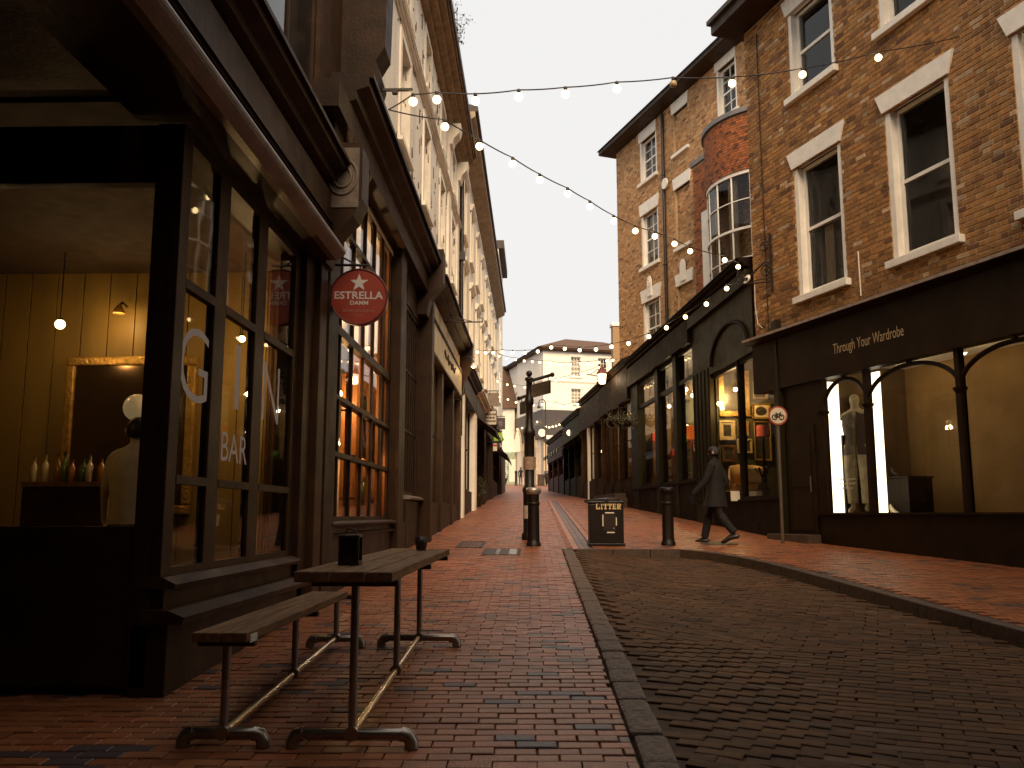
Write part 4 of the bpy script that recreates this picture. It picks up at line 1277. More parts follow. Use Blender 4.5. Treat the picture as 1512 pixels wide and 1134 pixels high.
fops = [(wa, wb, fw3, fh3), (wa, wb, fw2, fh2), (wa, wb, fw1, fh1), (wc, wd, fw3 + .05, fh3 + .15)]
M_MORT2 = mat('sandy_mortar', (.52, .38, .22), .95, .2, 8, .3, 60)
wall_panel(fh, 'wall', M_MORT2, 0, FE_, FB, FT, fops + blind, y=.004, reveal=.12)
def f_tint(s, z, header):
    n = noise.noise(Vector((s * .6, z * .6, 9)))
    k = rq.uniform(.72, 1.15) * (1 + .15 * n)
    r = rq.random()
    if r < .07: return (.30 * k, .15 * k, .07 * k)
    if r < .45: return (.66 * k, .40 * k, .19 * k)
    return (.58 * k, .30 * k, .12 * k)
fb_ = brick_courses(0, FE_, FB + .1, FT, fops + blind, f_tint, rq)
for (a, b, c, d) in blind:
    bl = brick_courses(a, b, c, d, [], lambda s, z, h: tuple(q * 1.05 for q in f_tint(s, z, h)), rq)
    fb_ += [((p[0][0], p[0][1] + .09, p[0][2]),) + p[1:] for p in bl]
    MB().add([(a, .10, c), (b, .10, c), (b, .10, d), (a, .10, d)], [(0, 1, 2, 3)]).build('recess_back', M_MORT2, fh, fixn=False)
lay_bricks(fh, fb_, M_BR_A, M_BR_O, 300, 'brick', 'brickwork', world=FF.matrix())
sash_with_stone(fh, wa, wb, fw3, fh3, 2, 4, lint=.42, flare=.02)
sash_with_stone(fh, wa, wb, fw2, fh2, 2, 4, lint=.46, flare=.10, curtain=[(wa + .15, wb - .15, fw2, fh2)])
sash_with_stone(fh, wa, wb, fw1, fh1, 2, 4, lint=.50, flare=.12, key=True, curtain=[(wa + .15, wb - .15, fw1, fh1)])
sash_with_stone(fh, wc, wd, fw3 + .05, fh3 + .15, 2, 4, lint=.42, flare=.02)
for i, (a, b, c, d) in enumerate(blind):
    MB().prism([(a - .05, d), (b + .05, d), (b + .12, d + .42), (a - .12, d + .42)], -.045, .12).build('lintel', M_STONE, fh)
    MB().box(a - .08, b + .08, -.10, .1, c - .12, c - .002, .01).build('sill', M_STONE, fh)
c = (ba + bb) / 2
MB().prism([(c - .16, fh1 + .1), (c + .16, fh1 + .1)] + [(c + .18 * math.cos(t), fh1 + .55 + .32 * math.sin(t)) for t in [i * math.pi / 10 for i in range(11)]], -.1, -.046).build('keystone', M_STONE, fh)
# round patress plate, drainpipe, eaves and roof
dp_s = FF.s(984, py=330)
MB().tube([(dp_s, -.08, FB), (dp_s, -.08, FT - .1)], .06, 8).build('drainpipe', M_BLACK, fh)
for z in (FB + 1.2, fw2 - .4, fw3 - .4): MB().lathe([(.075, z), (.085, z + .03), (.075, z + .08)], dp_s, -.08, 10).build('pipe_collar', M_BLACK, fh)
pp = FF.at(986, 272)
pm = MB(); pm.tube([(pp[0] + .02, -.16, pp[1]), (pp[0] + .02, -.11, pp[1])], .2, 18); pm.build('wall_plate', M_STONE, fh)
MB().extrude_x([(.2, FT - .02), (-.52, FT), (-.60, FT + .02), (-.60, FT + .18), (.2, FT + .18)], -.45, FE_).build('eaves', M_DARK, fh)
MB().add([(-.5, -.66, FT + .182), (FE_, -.66, FT + .182), (FE_, 4.5, FT + 2.6), (2.5, 4.5, FT + 2.6), (-.5, 9, FT + .182)], [(0, 1, 2, 3), (0, 3, 4)]).build('roof', M_SLATE, fh, fixn=False)
MB().box(.02, FE_, .95, 8, 1, FT - .02).build('building_body', M_MORT2, fh)
MB().box(.0, .08, .02, 8, FB, FT - .02).build('side_wall', M_MORT2, fh)
# projecting red brick bay with the bow window
pa, pb2 = FF.s(1024, -.55, 300), FF.s(1046, -.6, 300)
PZ = FF.at(1030, 243, -.55)[1]
rb2 = []
def red_tint(k_=1.0):
    k = rq.uniform(.65, 1.2) * k_; r = rq.random()
    if r < .12: return (.17 * k, .06 * k, .026 * k)
    return (.42 * k, .13 * k, .036 * k)
for p in brick_courses(pa, pb2 + .8, FB, PZ, [], lambda s, z, h: red_tint(), rq):
    rb2.append(((p[0][0], p[0][1] - .55, p[0][2]),) + p[1:])
MB().box(pa, pb2 + .8, -.545, .0, FB, PZ).build('bay_core', M_MORT2, fh)
MB().box(pa - .06, pb2 + .9, -.63, .0, PZ, PZ + .16, .01).build('bay_coping', M_LEAD, fh)
bow_c = (FF.s(1049, -.6, 300) + 1.95, .5); BR = 2.05
bz_t = FF.at(1075, 178, -1.4)[1]; bz_w = FF.at(1075, 262, -1.4)[1]; bz_b = FF.at(1075, 432, -1.4)[1]
def bow(t, r): return bow_c[0] + r * math.sin(t), bow_c[1] - r * math.cos(t)
z = bz_w; k = 0
while z < bz_t - .07:
    n = 44; d = 2.4 / n
    for i in range(n):
        t = -1.2 + d * (i + .5 * (k % 2))
        x, yy = bow(t, BR)
        rb2.append(((x, yy, z + .0375), (.5 * BR * d * math.cos(t) * .94, .5 * BR * d * math.sin(t) * .94, 0), (-.05 * math.sin(t), .05 * math.cos(t), 0), (0, 0, .0325), red_tint(.85), None))
    z += .075; k += 1
for p_ in range(2): pass
lay_bricks(fh, rb2, M_BR_A, M_BR_O, 150, 'red_brick', 'red_brickwork', world=FF.matrix())
def arc_strip(r0, r1, z0, z1, t0=-1.25, t1=1.25, n=28):
    m_ = MB(); V = []
    for i in range(n + 1):
        t = t0 + (t1 - t0) * i / n
        for r in (r0, r1):
            x, yy = bow(t, r)
            V += [(x, yy, z0), (x, yy, z1)]
    Fx = []
    for i in range(n):
        o_ = i * 4
        Fx += [(o_, o_ + 4, o_ + 5, o_ + 1), (o_ + 2, o_ + 3, o_ + 7, o_ + 6), (o_ + 1, o_ + 5, o_ + 7, o_ + 3), (o_, o_ + 2, o_ + 6, o_ + 4)]
    Fx += [(0, 1, 3, 2), (n * 4, n * 4 + 2, n * 4 + 3, n * 4 + 1)]
    return m_.add(V, Fx)
arc_strip(BR - .3, BR + .03, bz_w, bz_t - .02).build('bow_core', M_MORT2, fh)
arc_strip(0.2, BR + .12, bz_t, bz_t + .14).build('bow_coping', M_LEAD, fh)
bw = arc_strip(BR - .06, BR + .05, bz_b - .12, bz_b).build('bow_window', M_WHITE, fh)
arc_strip(BR - .06, BR + .02, bz_w - .10, bz_w - .002).build('head', M_WHITE, bw)
arc_strip(BR - .03, BR + .03, (bz_b + bz_w) / 2 - .04, (bz_b + bz_w) / 2 + .03).build('meeting_rail', M_WHITE, bw)
bars = MB()
for i in range(9):
    t = -1.2 + 2.4 * i / 8
    x, yy = bow(t, BR - .02)
    bars.tube([(x, yy, bz_b), (x, yy, bz_w - .1)], .03 if i not in (0, 1, 7, 8) else .06, 6)
bars.build('glazing_bars', M_WHITE, bw)
for q in (.25, .75):
    zz = bz_b + (bz_w - bz_b) * q
    arc_strip(BR - .03, BR, zz - .015, zz + .015).build('glazing_bar', M_WHITE, bw)
for i in range(8):
    t0_, t1_ = -1.2 + .3 * i, -1.2 + .3 * (i + 1)
    for j in range(4):
        za, zb2 = bz_b + (bz_w - bz_b) * j / 4, bz_b + (bz_w - bz_b) * (j + 1) / 4
        (x0, y0), (x1, y1) = bow(t0_, BR - .02), bow(t1_, BR - .02)
        MB().add([(x0, y0, za), (x1, y1, za), (x1, y1, zb2), (x0, y0, zb2)], [(0, 1, 2, 3)]).build('pane', GLASS, bw, fixn=False)
for t0_, t1_ in ((-.75, -.45), (.1, .3)):
    cm = MB(); n = 12
    P = [bow(t0_ + (t1_ - t0_) * i / n, BR - .25 + .03 * math.sin(i * 2)) for i in range(n + 1)]
    cm.add([(x, yy, bz_w - .1) for x, yy in P] + [(x, yy, bz_b) for x, yy in P], [(i, i + 1, n + 2 + i, n + 1 + i) for i in range(n)], True)
    cm.build('curtain', M_CURTAIN, bw, fixn=False)
MB().box(bow_c[0] - 1.8, bow_c[0] + 1.8, .1, .2, bz_b - .2, bz_w).build('room_lining', M_ROOM, bw)
arc_strip(0.2, BR - .05, bz_b - .2, bz_b - .12).build('bow_floor', M_WHITE, bw)
# white jamb boards at the bow's left
x0, _ = bow(-1.2, BR)
jb = MB(); jb.box(x0 - .42, x0 + .02, -.72, .1, bz_b - .12, bz_w - .1); jb.build('jamb', M_WHITE, bw)
MB().box(x0 + .3, FE_, -.9, .0, FB, bz_b - .2).build('bow_base', M_DARK2, fh)

# ------------------------------------------------------------ green shopfront row
def r_thing(name, label, cat): return thing(name, label, cat, RF.o.tolist(), RF.rz)
PZT = RF.at(1058, 429)[1]
# picture shop
ps = r_thing('picture_shop', 'dark green shopfront with gilt framed pictures glowing in its window', 'shop')
p0, p1 = RF.s(1056, py=640), RF.s(1149, py=640)
pE = RF.s(1116, py=430)
pm_ = RF.s(1095, py=640)
zs = RF.at(1100, 740)[1]; zt = RF.at(1100, 528)[1]
pS = RF.s(1031, py=640)
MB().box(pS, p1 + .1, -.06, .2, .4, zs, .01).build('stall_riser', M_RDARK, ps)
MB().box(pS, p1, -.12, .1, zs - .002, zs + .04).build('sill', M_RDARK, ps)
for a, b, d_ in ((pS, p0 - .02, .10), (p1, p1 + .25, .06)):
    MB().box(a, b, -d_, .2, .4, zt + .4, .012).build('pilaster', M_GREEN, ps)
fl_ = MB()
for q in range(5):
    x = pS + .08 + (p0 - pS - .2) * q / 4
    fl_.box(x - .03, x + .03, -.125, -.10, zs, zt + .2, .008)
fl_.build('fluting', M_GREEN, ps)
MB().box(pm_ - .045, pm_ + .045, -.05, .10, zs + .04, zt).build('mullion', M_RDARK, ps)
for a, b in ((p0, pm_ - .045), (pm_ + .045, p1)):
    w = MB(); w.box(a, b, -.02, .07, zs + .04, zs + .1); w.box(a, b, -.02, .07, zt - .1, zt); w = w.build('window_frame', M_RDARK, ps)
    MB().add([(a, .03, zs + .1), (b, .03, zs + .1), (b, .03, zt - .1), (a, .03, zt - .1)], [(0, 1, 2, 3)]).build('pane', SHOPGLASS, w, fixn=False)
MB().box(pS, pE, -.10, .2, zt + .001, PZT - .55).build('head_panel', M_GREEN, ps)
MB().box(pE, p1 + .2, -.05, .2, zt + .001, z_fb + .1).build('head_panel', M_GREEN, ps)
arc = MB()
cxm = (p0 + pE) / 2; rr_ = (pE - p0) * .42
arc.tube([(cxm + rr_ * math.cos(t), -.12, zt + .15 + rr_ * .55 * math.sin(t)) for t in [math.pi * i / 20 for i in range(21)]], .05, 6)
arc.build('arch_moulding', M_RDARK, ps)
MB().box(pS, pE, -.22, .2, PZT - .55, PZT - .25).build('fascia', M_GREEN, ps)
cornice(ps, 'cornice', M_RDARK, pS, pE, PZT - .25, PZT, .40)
PD = 2.1                      # depth of the display room; the picture wall is its far end, facing down the street
PW = p0 + .06                 # where along the row that end wall stands
def pw_at(px, py, off=0.0):
    """depth and height where a ray meets the plane PW + off, which runs into the building"""
    d = ray(px, py); o = RF.o + RF.X * (PW + off)
    t_ = ((o - _C) @ RF.X) / (d @ RF.X)
    p = _C + d * t_ - RF.o
    return p @ RF.Y, p[2]
MB().box(PW - .1, PW, .05, PD, zs - .3, zt + .1).build('picture_wall', mat('dark_green_wall', (.055, .050, .018), .7, .2, 3), ps)
MB().box(PW, p1 + .3, PD, PD + .1, zs - .3, zt + .1).build('room_wall', mat('dark_green_wall', (.055, .050, .018), .7), ps)
MB().add([(PW, .1, zs), (p1 + .2, .1, zs), (p1 + .2, PD, zs), (PW, PD, zs)], [(0, 1, 2, 3)]).build('display_floor', M_WOOD, ps, fixn=False)
MB().add([(PW, .1, zt + .1), (p1 + .2, .1, zt + .1), (p1 + .2, PD, zt + .1), (PW, PD, zt + .1)], [(3, 2, 1, 0)]).build('room_ceiling', M_RDARK, ps, fixn=False)
M_CANV = mat('dark_oil_painting', (.075, .06, .03), .35, .8, 7, .2, 30, col2=(.02, .015, .008))
M_MATT = mat('cream_mount', (.62, .48, .25), .8, .1, 5, 0)
def picture(px0, px1, py0, py1, label, t=.09, inner=None, oval=False, fm=None):
    s0, z1 = pw_at(px0, py0, .03); s1, z0 = pw_at(px1, py1, .03)
    c = RF.world(PW + .005, (s0 + s1) / 2, (z0 + z1) / 2)
    o = thing('framed_picture', label, 'picture', c, RF.rz + math.pi / 2)
    w, h = (s1 - s0) / 2, (z1 - z0) / 2
    t = min(t, w * .5, h * .5)
    f = MB()
    for yy, k0, k1 in ((-.05, 0, .45), (-.03, .45, 1)):
        a, b = t * k0, t * k1
        f.box(-w + a, w - a, yy, 0, h - b, h - a, .006); f.box(-w + a, w - a, yy, 0, -h + a, -h + b, .006)
        f.box(-w + a, -w + b, yy + .001, 0, -h + b, h - b, .006); f.box(w - b, w - a, yy + .001, 0, -h + b, h - b, .006)
    f.build('frame', fm or M_GILT, o)
    MB().box(-w + t, w - t, -.012, 0, -h + t, h - t).build('canvas', M_MATT if oval else M_CANV, o)
    if oval:
        ov = MB(); ov.add([(w * .62 * math.cos(q), -.016, h * .55 * math.sin(q)) for q in [i * math.pi / 14 for i in range(28)]], [tuple(range(28))[::-1]])
        ov.build('oval_portrait', M_CANV, o, fixn=False)
    return o
M_GILTP = mat('pale_gilt', (.68, .52, .26), .5, .3, 14, .5, 30, metal=.3)
picture(1060, 1108, 540, 615, 'tall gilt framed portrait, the largest picture in the shop window', .13)
picture(1112, 1129, 541, 560, 'small dark framed picture at the top of the picture wall', .03)
picture(1112, 1134, 563, 590, 'gilt framed picture above the oval portrait', .06)
picture(1136, 1150, 571, 583, 'tiny thin framed picture beside the cycle sign', .02, fm=M_RDARK)
picture(1110, 1138, 595, 619, 'cream mounted oval portrait in gilt frame', .05, oval=True)
picture(1062, 1086, 621, 650, 'ornate pale frame under the big portrait', .13, fm=M_GILTP)
picture(1089, 1106, 622, 644, 'narrow gilt frame behind the window mullion', .06)
picture(1088, 1111, 648, 669, 'pale framed picture behind the cream armchair', .05, fm=M_GILTP)
picture(1066, 1086, 658, 682, 'brown framed picture at the lower end of the picture wall', .06, fm=M_WOOD)
picture(1113, 1140, 622, 680, 'long gilt mirror frame behind the red lampshade', .04)
def r_put(px, py, depth): 
    s_, z_ = RF.at(px, py, depth); return RF.world(s_, depth, z_)
def p_put(px, py, off):
    d_, z_ = pw_at(px, py, off); return RF.world(PW + off, d_, z_)
for k, (px, py, dp, wt) in enumerate(((1086, 575, .55, 85), (1062, 596, .35, 20))):
    w = p_put(px, py, dp)
    t = thing('pendant_lamp', ('bright bare bulb hanging before the tall portrait', 'smaller bare bulb at the edge of the tall portrait')[k], 'lamp', w, 0)
    MB().ball((0, 0, 0), .05, 12, 8).build('bulb', emit_mat('hot_bulb', (1, .72, .35), 30), t)
    MB().tube([(0, 0, .05), (0, 0, zt + .1 - w[2])], .006, 6).build('cable', M_BLACK, t)
    MB().lathe([(.022, .1), (.026, .09), (.026, .045)], n=8).build('socket', M_BLACK, t)
    point_light('bulb_light', (0, 0, -.1), wt, (1, .66, .28), .06, t)
# armchair, cushion, red lamp, books, small table
c = p_put(1103, 720, .9); c[2] = zs
ac = thing('armchair', 'rounded tan armchair in the picture shop window', 'chair', c, RF.rz + math.pi / 2)
M_TAN = mat('tan_velvet', (.70, .42, .16), .85, .2, 8, .2, 40)
M_CUSH = mat('cream_cushion', (.70, .55, .30), .9, .2, 10, .3, 20)
bk = MB()
for i in range(1): 
    V = []; Fx = []; n = 16
    for i in range(n + 1):
        t = math.pi * i / n
        for r_, zz in ((.40, .30), (.43, .60), (.40, .80 + .08 * math.sin(t)), (.30, .80 + .08 * math.sin(t)), (.28, .32)):
            V.append((r_ * math.cos(t), r_ * .7 * math.sin(t), zz))
    for i in range(n):
        for j in range(5):
            Fx.append((i * 5 + j, (i + 1) * 5 + j, (i + 1) * 5 + (j + 1) % 5, i * 5 + (j + 1) % 5))
    Fx += [tuple(range(5)), tuple(range(n * 5, n * 5 + 5))[::-1]]
    bk.add(V, Fx, True)
bk.build('backrest', M_TAN, ac)
MB().box(-.36, .36, -.32, .22, .20, .42, .05).build('seat', M_TAN, ac)
for x in (-.3, .3):
    for yy in (-.26, .16): MB().tube([(x, yy, 0), (x, yy, .22)], [.018, .025], 8).build('leg', M_RDARK, ac)
cu = MB().box(-.20, .20, -.08, .08, .0, .38, .07).build('cushion', M_CUSH)
tag(cu, 'plump cream cushion propped on the tan armchair', 'cushion')
cw = p_put(1112, 705, 1.2); cw[2] = zs + .42; cu.location = cw; cu.rotation_euler = (-.3, .15, RF.rz + math.pi / 2)
tb_ = thing('side_table', 'low dark table with white books before the armchair', 'table', [*p_put(1094, 735, 1.5)[:2], zs], RF.rz + math.pi / 2)
MB().box(-.30, .42, -.13, .13, .22, .25, .005).build('top', M_WOOD, tb_)
for x in (-.27, .39):
    for yy in (-.1, .1): MB().tube([(x, yy, 0), (x, yy, .22)], .014, 6).build('leg', M_RDARK, tb_)
M_PAPER = mat('white_paper', (.72, .64, .48), .8, .08, 5, 0)
for k, (px, lab) in enumerate(((1086, 'white book standing on the low table under the brown framed picture'), (1109, 'white card standing on the window floor before the armchair'), (1119, 'open white leaflet leaning on the window floor'))):
    o = MB().box(-.10, .10, -.012, .012, 0, .22).build('book', M_PAPER); tag(o, lab, 'book')
    o.location = [*p_put(px, 735, 1.9)[:2], zs + .004]; o.rotation_euler = (-.12, 0, RF.rz + math.pi / 2 + (.0, .1, -.5)[k])
rl = thing('table_lamp', 'table lamp with dull red drum shade by the gilt mirror', 'lamp', [*p_put(1127, 640, .5)[:2], zs], RF.rz)
zz = pw_at(1127, 645, .5)[1] - zs
MB().lathe([(.10, 0), (.10, .03), (.03, .06), (.05, .3), (.02, zz), (.01, zz + .05)], n=14).build('base', M_RDARK, rl)
MB().lathe([(.16, zz), (.15, zz + .27)], n=20).build('shade', mat('red_lampshade', (.42, .06, .02), .8, .1, 5, 0), rl)
dv = thing('dark_vase', 'dark bulbous vase on the window floor beside the armchair', 'vase', [*p_put(1127, 735, 1.2)[:2], zs], 0)
MB().lathe([(.07, 0), (.14, .12), (.16, .25), (.10, .40), (.05, .46), (.06, .52)], n=18).build('body', M_BLACK, dv)
for a_ in range(7):
    MB().tube([(0, 0, .5), (.06 * math.cos(a_), .06 * math.sin(a_), .62), (.16 * math.cos(a_), .16 * math.sin(a_), .70 + .02 * a_)], [.012, .02, .03], 6).build('dried_stem', M_HAIR, dv)
# the gift shop beside it
gsx = r_thing('gift_shop', 'dark green gift shop with shelves of bright boxes behind three windows', 'shop')
q0, q1 = RF.s(936, py=640), pS - .02
z2s = RF.at(1000, 716)[1]; z2t = RF.at(986, 578)[1]; z2f = RF.at(969, 557)[1]
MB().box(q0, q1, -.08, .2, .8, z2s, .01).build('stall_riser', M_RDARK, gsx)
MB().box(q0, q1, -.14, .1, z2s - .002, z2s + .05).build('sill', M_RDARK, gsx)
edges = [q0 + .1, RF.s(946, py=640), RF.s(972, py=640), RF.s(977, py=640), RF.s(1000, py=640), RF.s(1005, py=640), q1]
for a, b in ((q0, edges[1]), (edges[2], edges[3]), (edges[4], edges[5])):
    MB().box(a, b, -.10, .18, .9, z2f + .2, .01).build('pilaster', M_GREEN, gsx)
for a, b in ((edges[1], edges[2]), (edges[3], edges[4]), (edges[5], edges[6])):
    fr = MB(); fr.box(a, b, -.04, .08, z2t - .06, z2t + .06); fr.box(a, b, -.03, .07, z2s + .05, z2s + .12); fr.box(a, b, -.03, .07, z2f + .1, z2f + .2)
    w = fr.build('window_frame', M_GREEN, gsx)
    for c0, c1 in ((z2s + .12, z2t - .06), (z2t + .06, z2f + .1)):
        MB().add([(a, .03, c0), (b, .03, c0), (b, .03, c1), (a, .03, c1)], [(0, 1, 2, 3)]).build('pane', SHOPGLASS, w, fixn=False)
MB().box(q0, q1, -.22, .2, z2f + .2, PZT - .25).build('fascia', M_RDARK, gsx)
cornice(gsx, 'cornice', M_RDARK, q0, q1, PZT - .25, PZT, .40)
MB().box(q0, q1, 1.9, 2.0, z2s - .4, z2f + .3).build('room_wall', mat('dim_green_wall', (.10, .085, .03), .8, .2, 3), gsx)
MB().add([(q0, .1, z2s - .02), (q1, .1, z2s - .02), (q1, 1.9, z2s - .02), (q0, 1.9, z2s - .02)], [(0, 1, 2, 3)]).build('display_floor', M_WOOD, gsx, fixn=False)
MB().add([(q0, .1, z2f + .3), (q1, .1, z2f + .3), (q1, 1.9, z2f + .3), (q0, 1.9, z2f + .3)], [(3, 2, 1, 0)]).build('room_ceiling', M_RDARK, gsx, fixn=False)
cols_ = [('orange', (.55, .13, .02)), ('green', (.12, .30, .05)), ('white', (.62, .60, .5)), ('red', (.50, .05, .03)), ('teal', (.08, .28, .25)), ('yellow', (.55, .38, .05))]
M_BOX = {n_: mat('box_' + n_, c_, .6, .15, 8, 0) for n_, c_ in cols_}
for (pa_, pb_, pys, lab) in ((947, 970, (656, 666), 'shelf of bright boxes in the gift shop window by the hanging baskets'), (979, 998, (676, 705), 'low shelf in the middle gift shop window'), (1006, 1029, (664, 677, 700), 'white shelf unit in the gift shop window by the pilaster')):
    sa, sb_ = RF.s(pa_, .7, 660), RF.s(pb_, .7, 660)
    shu = r_thing('shelf_unit', lab, 'shelf')
    for py in pys:
        z = RF.at((pa_ + pb_) / 2, py, .7)[1]
        MB().box(sa, sb_, .55, .85, z - .02, z + .02).build('shelf', M_PAPER if pa_ > 1000 else M_WOOD, shu)
        x = sa + .06
        while x < sb_ - .2:
            n_, _c = rq.choice(cols_); w = rq.uniform(.14, .3); h = rq.uniform(.14, .34)
            o = MB().box(0, w, -.08, .08, 0, h, .004).build('gift_box', M_BOX[n_])
            tag(o, n_ + ' box on the ' + lab.split(' in the ')[0].replace('shelf of bright boxes', 'upper shelves') + ' in the ' + lab.split(' in the ')[1], 'box', n_ + ' boxes, ' + lab.split(' in the ')[1])
            o.location = RF.world(x, .68, z + .02); o.rotation_euler = (0, 0, RF.rz)
            x += w + rq.uniform(.02, .12)
    for x in (sa, sb_ - .03):
        MB().box(x, x + .03, .55, .85, z2s - .02, RF.at((pa_ + pb_) / 2, pys[0], .7)[1]).build('upright', M_WOOD, shu)
orl = thing('table_lamp', 'lamp with bright orange drum shade in the gift shop window', 'lamp', RF.world(RF.s(1021, .5, 640), .5, z2s - .02), RF.rz)
hb_ = RF.at(1021, 647, .5)[1] - z2s; ht_ = RF.at(1021, 628, .5)[1] - z2s
MB().lathe([(.1, .0), (.1, .04), (.03, .08), (.06, hb_ * .5), (.02, hb_)], n=12).build('base', M_PAPER, orl)
MB().lathe([(.18, hb_), (.17, ht_)], n=20).build('shade', mat('orange_shade', (.75, .12, .02), .8, .1, 4, 0, emit=(1, .16, .02), estr=.5), orl)
for k, (px, py) in enumerate(((963, 609), (988, 600), (1013, 575), (1023, 584), (1014, 630))):
    w = r_put(px, py, 1.1)
    t = thing('pendant_lamp', 'round white globe lamp hanging in the gift shop', 'lamp', w, 0, 'globe lamps in the gift shop')
    MB().ball((0, 0, 0), .075, 12, 8).build('globe', E_LANTERN, t)
    MB().tube([(0, 0, .07), (0, 0, z2f + .3 - w[2])], .007, 6).build('cable', M_BLACK, t)
    point_light('globe_light', (0, 0, -.12), (95, 95, 70, 70, 45)[k], (1, .74, .38), .08, t)

# further shops of the right row
far_labels = ['dark low shop with planted hanging baskets past the gift shop', 'narrow dark shop with pale window posts', 'dark shop under a striped lean-to awning', 'small shop at the upper end of the dark shop row']
zf_top = [6.95, 6.9, 6.6, 6.2]
cuts = [935, 893, 862, 835, 812]
M_ROWS = [mat('row_paint_brown', (.034, .016, .005), .6, .4, 4, .2, 30, spec=.06), mat('row_paint_umber', (.046, .024, .009), .6, .4, 4, .2, 30, spec=.06), mat('row_paint_olive', (.036, .028, .008), .6, .4, 4, .2, 30, spec=.06), mat('row_paint_maroon', (.050, .017, .009), .6, .4, 4, .2, 30, spec=.06)]
for k in range(4):
    M_RW = M_ROWS[k]
    sh_ = r_thing('row_shop', far_labels[k], 'shop')
    a, b = RF.s(cuts[k + 1], py=640), RF.s(cuts[k], py=640) - .04
    yb_ = RF.world(a, 0, 0)[1]; g0 = gz(RF.world(b, 0, 0)[1]) - .1; g1 = gz(yb_)
    MB().box(a, b, -.1, .2, g0, g1 + .75).build('stall_riser', M_RW, sh_)
    MB().box(a, b, -.2, .15, zf_top[k] - 1.5, zf_top[k] - .3).build('fascia', M_RW, sh_)
    cornice(sh_, 'cornice', M_RW, a, b, zf_top[k] - .3, zf_top[k], .35)
    MB().add([(a, -.3, zf_top[k] + .01), (b, -.3, zf_top[k] + .01), (b, 2.4, zf_top[k] + 1.0), (a, 2.4, zf_top[k] + 1.0)], [(0, 1, 2, 3)]).build('roof', M_SLATE, sh_, fixn=False)
    n = 3
    for i in range(n):
        wa_ = a + (b - a) * i / n; wb_ = a + (b - a) * (i + 1) / n
        MB().box(wa_, wa_ + .22, -.15, .15, g0, zf_top[k] - 1.5, .01).build('pilaster', M_RW if k != 1 else M_WHITE if i == 1 else M_RW, sh_)
        window(sh_, wa_ + .24, wb_ - .02, g1 + .77, zf_top[k] - 1.52, 1, 2, y=-.02, fm=M_RW, sash=False, gl=SHOPGLASS, room=0, name='shop_window')
    MB().box(a, b, 1.4, 6, g0, zf_top[k]).build('building_body', M_RW, sh_)
    for e0, e1 in ((a + .02, a + .1), (b - .1, b - .02)):
        MB().box(e0, e1, .2, 1.4, g0, zf_top[k]).build('party_wall', mat('umber_plaster', (.12, .07, .028), .8), sh_)
    if k < 2:
        for q_ in (.3, .7):
            pendant(RF, a + (b - a) * q_, .55, zf_top[k] - 1.5, zf_top[k] - 2.6, .07, ('warm pendant glowing inside the shop with hanging baskets', 'warm pendant glowing inside the shop with pale window posts')[k], group=('pendants in the basket shop', 'pendants in the pale post shop')[k], watts=40, col=(1, .62, .28))
    if k == 2:
        aw = MB().extrude_x([(-.15, zf_top[k] - 1.2), (-1.3, zf_top[k] - 2.0), (-1.3, zf_top[k] - 2.2), (-1.28, zf_top[k] - 2.2), (-1.28, zf_top[k] - 2.03), (-.15, zf_top[k] - 1.26)], a, b).build('awning', M_RW, sh_)
        for i in range(6):
            x = a + (b - a) * (i + .5) / 6
            MB().box(x - .05, x + .05, -1.32, -1.31, zf_top[k] - 2.2, zf_top[k] - 2.0).build('awning_stripe', M_WHITE, aw)
ch = r_thing('chimney_stack', 'tan brick chimney stack behind the corner of the brick house', 'chimney')
c0 = RF.at(911, 480, 6)
MB().box(c0[0] - .45, c0[0] + .35, 5.6, 6.4, 4, c0[1] - .15).build('stack', mat('tan_brick', (.34, .21, .10), .9, .3, 14, .4), ch)
MB().box(c0[0] - .55, c0[0] + .45, 5.5, 6.5, c0[1] - .15, c0[1] + .1, .02).build('cap', M_STONE, ch)
# doorstep in the gap, low dark bench
ds = r_thing('shop_steps', 'dark stone steps before the shop past the gift shop', 'steps')
a, b = RF.s(893, py=712), RF.s(930, py=712)
for i in range(2):
    MB().box(a, b - i * .3, -.9 + i * .4, -.101, gz(RF.world(b, 0, 0)[1]) - .05, gz(RF.world(a, 0, 0)[1]) + .10 + i * .16, .01).build('step', M_KERB, ds)
# street lantern on a bracket
lw = RF.world(RF.s(909, py=560), 0, 0)
lp = ony(889, 556, lw[1] - .2)
ln = thing('wall_lantern', 'big lit street lantern with red cap on an iron bracket', 'lantern', (lp[0], lp[1], lp[2]), 0)
MB().lathe([(.10, -.30), (.13, -.27), (.18, .10)], n=6, smooth=False).build('glass_body', E_LANTERN, ln)
MB().lathe([(.23, .10), (.21, .16), (.10, .30), (.10, .36), (.04, .42), (.02, .5)], n=6, smooth=False).build('cap', mat('red_lantern_cap', (.16, .03, .02), .5), ln)
lf = MB()
for i in range(6):
    t = 2 * math.pi * i / 6
    lf.tube([(.135 * math.cos(t), .135 * math.sin(t), -.28), (.185 * math.cos(t), .185 * math.sin(t), .10)], .012, 5)
lf.tube([(-.62, 0, -.02 + .12), (lw[0] - lp[0], .2, -.08)], .02, 6)
lf.tube([(-.45, 0, .1), (-.1, 0, .35), (.4, .1, .75)], .012, 5)
lf.build('bracket', M_BLACK, ln)
point_light('lantern_light', (0, -.45, -.2), 25, (1, .7, .38), .15, ln)
gw = RF.world(RF.s(846, py=640), -1.1, 0)
gp = ony(841, 639, gw[1])
gl_ = thing('globe_lantern', 'round lit globe lamp under the lean-to awning', 'lantern', gp, 0)
MB().ball((0, 0, 0), .16, 14, 10).build('globe', E_LANTERN, gl_)
MB().tube([(0, 0, .15), (0, 0, .6), (.6, .1, .7)], .02, 6).build('bracket', M_BLACK, gl_)
